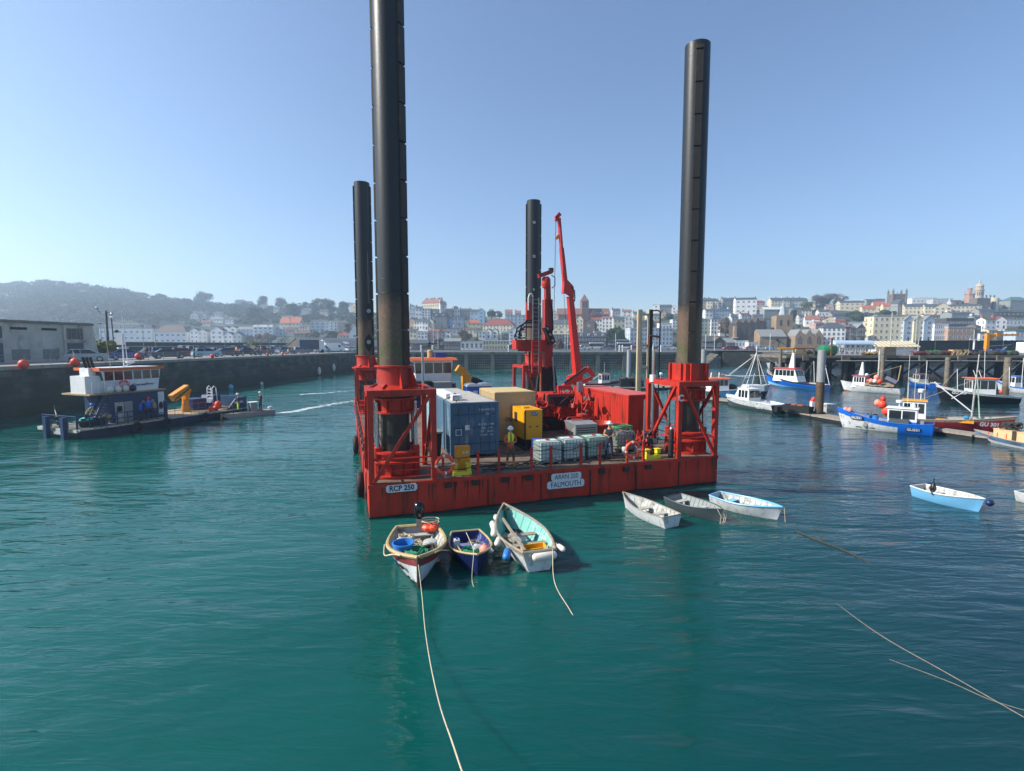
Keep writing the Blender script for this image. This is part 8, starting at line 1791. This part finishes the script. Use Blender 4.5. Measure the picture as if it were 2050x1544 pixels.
# gangway truss
t,s=jt('gangway','white trussed gangway with pale curved roof lying on the jetty','gangway',1712,5.5);Lg=8.2;b=MB()
for y in(0,1.6):
 for z in(.1,2.0):b.beam((-4.1,y,z),(4.1,y,z),.12)
 for i in range(9):
  x=-4.1+i*Lg/8;b.beam((x,y,.1),(x,y,2.0),.09)
  if i<8:b.beam((x,y,.1 if i%2 else 2.0),(x+Lg/8,y,2.0 if i%2 else .1),.08)
b.build('truss',M_wht,t);b=MB();n_=8;vs=[]
for x in(-4.0,3.6):
 for i in range(n_+1):a=math.pi*i/n_;vs.append((x,.8-1.0*math.cos(a),2.1+.75*math.sin(a)))
b.add(vs,[(i,i+1,i+n_+2,i+n_+1)for i in range(n_)]+[tuple(range(n_+1)),tuple(range(n_+1,2*n_+2))]);b.build('curved_roof',mat('pale_polycarbonate','#a9c2d6',.3,var=.08),t,60)
t,s=jt('shelter','long shelter with cream striped sloping roof behind the gangway','shelter',1788,12);M_str=mat('shelter_cream','#bfae86',.6,var=.08);b=MB();b.hexa([(-4.6,-1.4,1.5),(4.6,-1.4,1.5),(4.6,1.6,2.7),(-4.6,1.6,2.7),(-4.6,-1.4,1.6),(4.6,-1.4,1.6),(4.6,1.6,2.8),(-4.6,1.6,2.8)]);b.build('roof',M_str,t)
for k in range(11):MB().beam((-4.5+.9*k,-1.42,1.62),(-4.5+.9*k,1.6,2.84),.09,.05).build('roof_rib',M_wht,t)
for x in(-4.4,-1.5,1.5,4.4):MB().box(x-.08,x+.08,-1.2,-1.0,0,1.5).build('post',M_wht,t)
MB().box(-4.4,4.4,-1.0,1.4,0,1.0).build('counter',M_wht,t)
def netheap(px,yoff,w_,h_,m_,label,seed):
 t,s=jt('net_heap',label,'nets',px,yoff);rr=random.Random(seed);b=MB()
 for k in range(6):b.ball((rr.uniform(-w_*.4,w_*.4),rr.uniform(-.3,.4),h_*.3),h_*.6,(1.3,1,.8),8,6)
 b.build('pile',M_roped,t,60);b=MB();pts=[(rr.uniform(-w_/2,w_/2),rr.uniform(-.8,.5),h_*rr.uniform(.2,1.0))for _ in range(70)];pts.sort(key=lambda q:q[0]+rr.uniform(-.5,.5));b.tube(pts,.05,5);b.build('rope',m_,t,60)
for i,(px,w_,h_,m_,lab)in enumerate(((1838,3.4,.9,M_mar,'reddish brown net heap on the jetty right of the shelter'),(1868,3.0,1.0,M_ropeg,'green and grey net heap on the jetty'),(1886,2.6,1.0,M_mar,'dark red net heap on jetty left of the cream crates'),(1955,2.6,1.2,M_navy,'navy blue bundle on the jetty left of the orange crane post'),(1992,3.2,1.3,M_bblue,'blue tarpaulin bundle on the jetty beyond the orange crane post'),(1742,2.6,.8,M_woodg,'weedy brown heap at the foot of the gangway'),(1628,2.4,1.0,M_roped,'dark pile of gear left of the green cylinder'),(2025,2.6,.9,M_ropeg,'green net heap near the right edge on the jetty'))):netheap(px,2.2,w_,h_,m_,lab,i)
t,s=jt('crate_stack','stack of cream and orange woven crates on the jetty','crates',1919,1.8)
for k in range(4):
 for z in(0,1):MB().box(-1.5+.78*k,-.78+.78*k,-.4,.5,.55*z,.55*z+.52).build('crate',mat('crate_cream','#c6a673',.7,var=.2,scale=6)if(k+z)%3 else M_rust,t)
b=MB()
for k in range(5):b.tube([(-1.55+.7*k,-.44,.1),(-1.2+.7*k,-.46,.6),(-1.4+.7*k,-.44,1.1)],.04,5)
b.build('lashing',M_rope,t)
t,s=jt('jib_crane','orange jib crane with horizontal arm on the jetty','crane',1974,4);zt_=aty(1974,668,JY+4).z-JZ;M_jib=mat('jib_orange','#d88a1c',.5,var=.1);MB().box(-.28,.28,-.28,.28,0,zt_).build('post',M_jib,t);MB().box(.29,6.0,-.16,.16,zt_-.45,zt_-.1).build('arm',M_jib,t);MB().prism([(.29,zt_-1.4),(.29,zt_-.46),(1.5,zt_-.46)],-.1,.1,'y').build('gusset',M_jib,t);MB().box(1.6,2.3,-.25,.25,zt_-.6,zt_+.1).build('hoist',M_jib,t)
t,s=jt('lamp_post','white T shaped lamp post on the jetty left of the orange crane','lamp post',1949,3.2);MB().tube([(0,0,0),(0,0,3.0)],.12,8).build('pole',M_wht,t);MB().box(-.9,.9,-.12,.12,3.0,3.12).build('head',M_wht,t)
t,s=jt('boat_frame','white slanted frame with blue tarpaulin on the jetty','frame',2008,4.5);MB().beam((-1.4,0,0),(.6,0,1.6),.2).build('leg',M_wht,t);MB().beam((-3.5,0,1.7),(1.4,0,2.0),.3,.12).build('beam',M_steel,t);MB().box(-1.5,5,-.1,.1,.1,.35).build('pipe',M_wht,t)
p=aty(2062,708,JY+6);p.z=JZ;v=car('van','#d5d8da',p,R(200),'white van cut off by the right edge on the jetty',None,'van','parked_van')
t,s=jt('tank','pale concrete block beside the rusty jetty pile','block',1775,.8);MB().box(-1.1,1.1,-.9,1.2,0,1.6).build('body',M_jc,t)
for i,(px,top,Y)in enumerate(((1782,626,104),(1832,620,106),(1838,680,100),(1948,660,112),(1735,676,100))):
 p=aty(px,700,Y);p.z=JZ;t=thing('yacht_mast','tall thin mast standing behind the jetty, %s'%('left of the shelter roof','right of the shelter roof','short one beside the shelter','before the orange crane','stout pale one over the gangway')[i],'mast',p);MB().tube([(0,0,0),(0,0,aty(px,top,Y).z-JZ)],.09 if i<4 else .22,6).build('pole',M_inwh,t)
# steel mooring piles
def spile(px,top,base,wpx,label,m_,low=None,hi=1.6):
 p=atz(px,base,0);Y=p.y;z1=aty(px,top,Y).z;r=wpx/1000*Y/2/(1+((px-1025)/1000)**2)**.5*.97;t=thing('mooring_pile',label,'pile',p)
 MB().lathe([(r,hi),(r,z1),(r*.9,z1+.03)],24).build('upper_tube',m_,t,40);MB().lathe([(r*1.003,-1),(r*1.003,hi+.002)],24,caps=False).build('fouled_tube',low or M_fpile,t,40);b=MB()
 b.torus((0,0,.5),r*1.35,.08,'z',20,6);b.build('pontoon_ring',M_dkst,t,60);return t
M_fpile=mat('fouled_steel','#4a3d2c',.8,var=.35,scale=2.5,dirt='#8a5a32',damt=.45,dscale=1.5,bump=.4);M_gpile=mat('grey_pile','#8f9294',.55,.2,var=.12,scale=2,dirt='#7a5b40',damt=.2,dscale=1,stretch=4)
spile(1639,702,836,18,'tall grey steel mooring pile with rusty foot in the pontoon at right',M_gpile,None,3.4);spile(1406,700,786,13,'grey steel mooring pile just right of the barge leg',M_gpile);spile(1258,701,778,9,'slender mooring pile behind the red workshop container',M_gpile)
spile(1764,698,778,9,'rusty brown pile before the jetty',M_jc,M_rust);spile(1757,700,777,4,'thin pale pile touching the rusty brown pile',M_inwh);spile(1560,700,768,7,'pale brown pile at the left end of the jetty',M_jc);spile(1893,716,790,12,'brown fouled pile beside the black hulled boat',M_jc,M_fpile);spile(2012,716,800,17,'thick fouled pile at right behind the black hulled boat',M_jc,M_fpile)
# pontoons
def pontoon(label,pts,w_):
 a=Vector(pts[0]);t=thing('pontoon',label,'pontoon',a)
 for i in range(len(pts)-1):
  p,q=Vector(pts[i])-a,Vector(pts[i+1])-a;d=(q-p).normalized();p2=p+d*.03;q2=q-d*.03
  MB().beam(p2+Vector((0,0,.32)),q2+Vector((0,0,.32)),w_,.12).build('decking',M_wood,t);MB().beam(p2+Vector((0,0,.1)),q2+Vector((0,0,.1)),w_*.9,.3).build('float',M_dkst,t)
  n=int((q-p).length/3)
  for k in range(n):c=p.lerp(q,(k+.5)/n)+Vector((-.1,-w_/2,.25));MB().obox(c,(.3,.3,.6),0).build('fender_block',M_black,t)
pa,pb,pc_,pd=atz(1405,800),atz(1520,815),atz(1640,838),atz(1725,853)
pontoon('low timber pontoon walkway from the barge corner to the blue and white boat',[pa,pb,pc_,pd],2.0)
pontoon('low timber pontoon behind the blue and white boat running to the right edge',[atz(1760,858),atz(1880,868),atz(1960,880),atz(2110,900)],1.6)
pontoon('distant pontoon between red boat cabin and steel ladder',[atz(1200,779),atz(1300,780),atz(1400,778)],2.0)
for k in range(4):
 p=atz(1578+12.5*k,823+1.6*k,.38);t=thing('fish_tub','black fish tub on the pontoon, %s of four'%('first from left','second from left','third from left','rightmost')[k],'tub',p,R(-60));MB().hexa([(-.35,-.35,0),(.35,-.35,0),(.35,.35,0),(-.35,.35,0),(-.42,-.42,.65),(.42,-.42,.65),(.42,.42,.65),(-.42,.42,.65)]).build('body',M_black,t);MB().torus((0,0,.66),.38,.03,'z',4,5).build('rim',M_dkst,t);MB().torus((-.42,0,.3),.17,.02,'x',16,5).build('handle',M_steel,t)
 if k in(1,2):MB().ball((0,0,.66),.35,(1,1,.5),10,6).build('net',M_rust,t,60)
p=atz(1627,824,.38);t=thing('power_pedestal','white service pedestal with orange top beside the rusty footed pile','pedestal',p);MB().box(-.22,.22,-.2,.2,0,1.0).build('body',M_wht,t);MB().hexa([(-.2,-.18,1.001),(.2,-.18,1.001),(.2,.18,1.001),(-.2,.18,1.001),(0,-.18,1.4),(.2,-.18,1.4),(.2,.18,1.4),(0,.18,1.4)]).build('top',M_orange,t)
p=atz(1658,826,.38);t=thing('locker','pale grey storage locker right of the rusty footed pile','locker',p,R(-60));MB().box(-.5,.5,-.4,.4,0,.8).build('body',M_inwh,t);MB().box(-.53,.53,-.43,.43,.801,.86).build('lid',M_wht,t)
for i,(px,py)in enumerate(((1250,772),(1268,771),(1278,772))):
 p=atz(px,py+3,.35);t=thing('pot_stack','stack of dark fishing pots on the distant pontoon, %s'%('left','middle','right')[i],'pots',p);MB().box(-.7,.7,-.6,.6,0,1.3).build('frame',M_dkst,t);MB().ball((0,0,1.3),.5,(1.2,1,.6),10,6).build('net',M_roped,t,60)
# ladder tower on the barge side
M_crm=mat('cream_steel','#b3a88e',.5,.2,var=.12,dirt='#7c6a4c',damt=.3,dscale=2,stretch=3)
t=bth('ladder_tower','tall cream steel twin post ladder standing at the barge side left of the right leg','ladder tower',(0,0,0));yl=9.2
def tl_(px,py,y=yl):p=by(px,py,y);return Vector((p.x,y,p.z))
for px in(1282,1303):
 q=tl_(px,620);MB().box(q.x-.11,q.x+.11,yl-.11,yl+.11,.6,q.z).build('post',M_crm if px<1300 else M_rackm,t);MB().box(q.x-.2,q.x-.112,yl-.08,yl+.08,.6,q.z).build('flange',M_crm,t)
for py in(630,692,735,760):a_,b_=tl_(1284,py),tl_(1299,py);MB().beam(a_,b_,.16,.14).build('rung_beam',M_crm,t)
b=MB();xa,xb=tl_(1288,640).x,tl_(1297,640).x
for k in range(24):z=1.6+.3*k;b.tube([(xa,yl+.16,z),(xb,yl+.16,z)],.018,5)
b.build('ladder_rungs',M_steel,t);q=tl_(1307,622);q2=tl_(1322,622);MB().tube([(q.x,yl,q.z),(q2.x-.15,yl,q2.z),(q2.x,yl,q2.z-.15),(q2.x,yl,.8)],.045,8).build('pipe_frame',M_black,t,60)
q=tl_(1296,672);q3=tl_(1318,675);MB().tube([(q.x,yl-.2,q.z-.7),(q.x,yl-.2,q.z),(q3.x,yl-.2,q3.z)],.08,8).build('swan_neck',M_rust,t,60)
# ================================================================ people
M_skin=mat('skin','#b98a6e',.6,var=.05);M_or=mat('hi_vis_orange_jacket','#c8552a',.8,var=.15,scale=8);M_lime=mat('lime_vest','#c6e02a',.6,var=.08);M_trou=mat('brown_trousers','#6b4a38',.9,var=.2,scale=6);M_boot=mat('tan_boots','#c08a3c',.7,var=.15);M_dkcl=mat('dark_clothes','#1d232c',.9,var=.2);M_navyc=mat('navy_trousers','#1c2740',.9,var=.2);M_hat=mat('white_helmet','#dcdcd8',.35,var=.04);M_hair=mat('brown_hair','#3a2b20',.9)
def person(label,p,rz,top,legs,shoes,J=None,s=1.0,fingers=False,sleeve=True,arms='rest',sit=False,lean=0.0,hat=None,vest=None,group=None,bend=0.0,cat='person'):
 """skinned body; x is to the figure's left, -y is forward"""
 t=thing('person',label,cat,p,rz,group);t.scale=(s,s,s)
 hipz=.95 if not sit else .48;sp=[(0,0,hipz),(0,-bend*.25,hipz+.22),(0,-bend*.6,hipz+.45-bend*.1),(0,-bend*.8,hipz+.57-bend*.15),(0,-bend*.9-.01,hipz+.66-bend*.2)]
 V=[];E_=[];Rd=[];Tg=[]
 def add(v,r,tg,par=None):
  V.append(v);Rd.append(r);Tg.append(tg)
  if par is not None:E_.append((par,len(V)-1))
  return len(V)-1
 h=add(sp[0],(.15,.12),1);w_=add(sp[1],(.14,.105),0,h);c=add(sp[2],(.165,.115),0,w_);n0=add(sp[3],(.08,.075),0,c);n1=add(sp[4],(.052,.055),2,n0)
 hz=sp[4][2];hy=sp[4][1];hd=add((0,hy-.01,hz+.07),(.078,.09),2,n1);hd2=add((0,hy-.01,hz+.17),(.082,.10),2,hd);add((0,hy,hz+.23),(.055,.07),2,hd2)
 cz=sp[2][2];cy=sp[2][1];P={'rest':(((.20,0,.03),(.24,.02,-.24),(.23,-.08,-.48)),((-.20,0,.03),(-.24,.02,-.24),(-.23,-.08,-.48))),'work':(((.20,0,.03),(.27,.03,-.22),(.10,-.24,-.24)),((-.20,0,.03),(-.27,.03,-.22),(-.10,-.22,-.20))),'fold':(((.19,0,.03),(.24,-.06,-.20),(-.05,-.24,-.12)),((-.19,0,.03),(-.26,-.05,-.20),(.02,-.26,.0))),'down':(((.20,-.03,.02),(.24,-.2,-.22),(.15,-.35,-.40)),((-.20,-.03,.02),(-.24,-.2,-.22),(-.15,-.35,-.40)))}[arms]
 hands=[]
 for A_ in P:
  q=[Vector(v)+Vector((0,cy,cz))for v in A_];i=add(q[0],(.062,.066),0,c);e=add(q[1],(.046,.046),0 if sleeve else 2,i);k=add(q[1].lerp(q[2],.55),(.038,.036),0 if sleeve else 2,e);wr=add(q[2],(.026,.022),2,k);d=(q[2]-q[1]).normalized();hh=add(q[2]+d*.07,(.036,.018),2,wr);hands.append((q[2],d))
 for sx in(1,-1):
  if sit:L_=[(.10*sx,-.05,.47),(.12*sx,-.45,.50),(.12*sx,-.48,.10),(.12*sx,-.60,.04)]
  else:L_=[(.10*sx,0,.84),(.135*sx,-.03-bend*.2,.50),(.16*sx,.03,.10),(.17*sx,-.12,.045)]
  a=add(L_[0],(.095,.10),1,h);k=add(L_[1],(.062,.066),1,a);m_=add(tuple((Vector(L_[1])*.6+Vector(L_[2])*.4)),(.060,.062),1,k);f=add(L_[2],(.045,.05),3,m_);add(L_[3],(.048,.04),3,f)
 me=bpy.data.meshes.new('body');me.from_pydata([tuple(v)for v in V],E_,[]);o=bpy.data.objects.new('body',me);COL.objects.link(o)
 md=o.modifiers.new('skin','SKIN');md.use_smooth_shade=True
 for i,sv in enumerate(me.skin_vertices[0].data):sv.radius=Rd[i];sv.use_root=(i==0)
 su=o.modifiers.new('sub','SUBSURF');su.levels=1;su.render_levels=1
 dg=bpy.context.evaluated_depsgraph_get();nm=bpy.data.meshes.new_from_object(o.evaluated_get(dg));bpy.data.objects.remove(o)
 nm.materials.clear();[nm.materials.append(x)for x in(top,legs,M_skin,shoes)]
 segs=[(Vector(V[a]),Vector(V[b]),Tg[b])for a,b in E_]
 for pl in nm.polygons:
  cc=pl.center;best=min(segs,key=lambda sg:((cc-sg[0])-(sg[1]-sg[0])*max(0,min(1,(cc-sg[0]).dot(sg[1]-sg[0])/max(1e-9,(sg[1]-sg[0]).length_squared)))).length);pl.material_index=best[2];pl.use_smooth=True
# fingers and face join the body mesh
 b=MB()
 for(wv,d),sx in zip(hands,(1,-1)):
  side=d.cross(Vector((0,0,1)));side=side.normalized()if side.length>.1 else Vector((0,-1,0));base=wv+d*.10;up=side.cross(d)
  if fingers:
   for k in range(4):ln=(.062,.075,.070,.052)[k];r0=base+side*(k-1.5)*.017;b.tube([r0,r0+d*ln*.55-up*.008,r0+d*ln*.85-up*.03,r0+d*ln-up*.05],[.0085,.008,.007,.005],6,2)
   th=wv+d*.045+side*.03;b.tube([th,th+side*.022+d*.025,th+side*.025+d*.055-up*.01],[.011,.009,.007],6,2)
 if fingers:
  hp_=Vector((0,hy-.01,hz+.12));b.tube([hp_+Vector((0,-.095,.02)),hp_+Vector((0,-.118,-.012)),hp_+Vector((0,-.098,-.02))],[.008,.014,.008],6,2);
  for sx in(-1,1):b.ball(hp_+Vector((sx*.032,-.088,.022)),.012,(1,.6,.8),8,6,1);b.ball(hp_+Vector((sx*.088,.0,.0)),.026,(.4,.7,1.1),8,6,2)
  b.tube([hp_+Vector((-.025,-.094,-.045)),hp_+Vector((0,-.1,-.047)),hp_+Vector((.025,-.094,-.045))],.006,5,3)
  bm=bmesh.new();bm.from_mesh(nm);vs=[bm.verts.new(v)for v in b.v];
  for f,mi in zip(b.f,b.m):
   try:ff=bm.faces.new([vs[i]for i in f]);ff.material_index=mi;ff.smooth=True
   except ValueError:pass
  bm.to_mesh(nm);bm.free()
 nm.name='body';link('body',nm,t);hc=(0,hy-.005,hz+.175)
 if hat is not None:
  k=MB().ball(hc,.125,(.95,1.1,.95),16,10);k.lathe([(.10,.0),(.158,.0),(.158,.012),(.10,.02)],18,(0,hc[1]-.02,hc[2]-.02));k.build('helmet',hat,t,50)
 else:MB().ball((0,hy+.02,hz+.16),.1,(.95,1.05,1),12,8).build('hair',M_hair,t,60)
 if vest is not None:
  b=MB();z0=cz-.2;z1=cz+.12
  for sx in(-1,1):b.tube([(sx*.07,cy-.02,z1+.03),(sx*.085,cy-.12,z1-.04),(sx*.08,cy-.15,cz-.08),(sx*.07,cy-.13,z0)],[.03,.05,.055,.045],8)
  b.tube([(-.07,cy+.06,z1+.03),(0,cy+.09,z1+.05),(.07,cy+.06,z1+.03)],.03,8);b.build('life_vest',vest,t,60)
 return t
def bperson(label,px,yl,rz,**k):p=by(px,930,yl);return person(label,bw(p.x,yl,DZ+.003),BA+rz,**k)
bperson('person in orange jacket, lime life vest and white helmet at the barge front',1022,.95,-.15,top=M_or,legs=M_trou,shoes=M_boot,fingers=True,arms='work',hat=M_hat,vest=M_lime)
bperson('person in dark vest and white helmet standing with raised arm beside the right caged tank',1219,1.05,-.7,top=M_dkcl,legs=M_navyc,shoes=M_dkcl,fingers=True,arms='work',sleeve=False,hat=M_hat,s=.98)
bperson('person half hidden behind the left leg collar in white helmet',757,21.0,.3,top=M_cg,legs=M_dkcl,shoes=M_dkcl,hat=M_hat)if False else None
def wperson(label,x,y,rz,z=None,**k):q,a=in_boat(wb,x,y,FB+.04 if z is None else z);return person(label,q,a+rz,**k)
xx=wl(297,800,.6).x
wperson('person in blue jacket and orange helmet standing on the workboat deck',xx,.62,3.0,top=M_bblue,legs=M_dkcl,shoes=M_dkcl,hat=M_orange)
wperson('person in cream top and blue cap bending over gear on the workboat foredeck',wl(170,800,.8).x,.8,.6,top=M_woodg,legs=M_dkcl,shoes=M_dkcl,hat=M_bblue,bend=.45,arms='down')
for i,(px,lab)in enumerate(((276,'left of two people in lime jackets inside the workboat wheelhouse'),(285,'right of two people in lime jackets inside the workboat wheelhouse'))):
 wperson(lab,wl(px,745,2.2).x,2.0+.5*i,.3,z=zd2+.01,top=M_lime,legs=M_dkcl,shoes=M_dkcl)
for i,(x,y,lab)in enumerate(((3.0,-.1,'person in black jacket and white helmet steering the skiff'),(3.9,.2,'person in dark jacket and white helmet standing forward in the skiff'))):
 q,a=in_boat(sk,Ls-1.5 if i else 1.05,y,.428);person(lab,q,a+(1.4 if i else 1.8),M_dkcl,M_lime if i else M_dkcl,M_dkcl,hat=M_hat,arms='work' if not i else 'rest')
QP=[(147,1.2,'seated person in white shirt by the big orange buoy on the quay',M_inwh,M_dkcl,True),(299,14,'person in dark jacket standing left of the pair on the verge',M_dkcl,M_dkcl,False),(305,14.5,'person in blue jacket standing right of the pair on the verge',M_bblue,M_dkcl,False),(289,.9,'person in black crouching at the quay edge above the wheelhouse',M_dkcl,M_dkcl,True),(388,1.6,'person in blue grey standing at the quay edge left of light blue hatchback',M_navyc,M_navyc,False),(473,4,'person in yellow jacket standing right of the dark maroon saloon',M_amber,M_rust,False),(511,1.6,'person in black near the railing end, left of three walkers',M_dkcl,M_dkcl,False),(522,1.8,'person in dark red, middle of three walkers on the quay',M_mar,M_dkcl,False),(536,1.8,'person in black, right of three walkers on the quay',M_dkcl,M_navyc,False),(577,1.0,'person in cream sitting on the quay edge before the large shed',M_woodg,M_pink,True),(480,1.0,'person in blue sitting low at the quay edge',M_navyc,M_dkcl,True),(590,1.4,'person in pale shirt walking near the slate blue small car',M_inwh,M_navyc,False)]
for px,off,lab,a_,b_,st in QP:person(lab,qat(px,off)+Vector((0,0,.006)),perp(px)+1.57,a_,b_,M_dkcl,sit=st)
# ================================================================ haze
hb=MB().box(-1600,1600,-70,1300,-7.5,175)
hm=bpy.data.materials.new('haze_air');hm.use_nodes=True;n=hm.node_tree.nodes;l=hm.node_tree.links
for x in list(n):n.remove(x)
mo=n.new('ShaderNodeOutputMaterial');pv=n.new('ShaderNodeVolumePrincipled')
pv.inputs['Color'].default_value=(0.66,0.83,1.0,1);pv.inputs['Density'].default_value=0.00056;pv.inputs['Anisotropy'].default_value=0.5
l.new(pv.outputs[0],mo.inputs['Volume'])
tag(hb.build('haze',hm),kind='stuff')
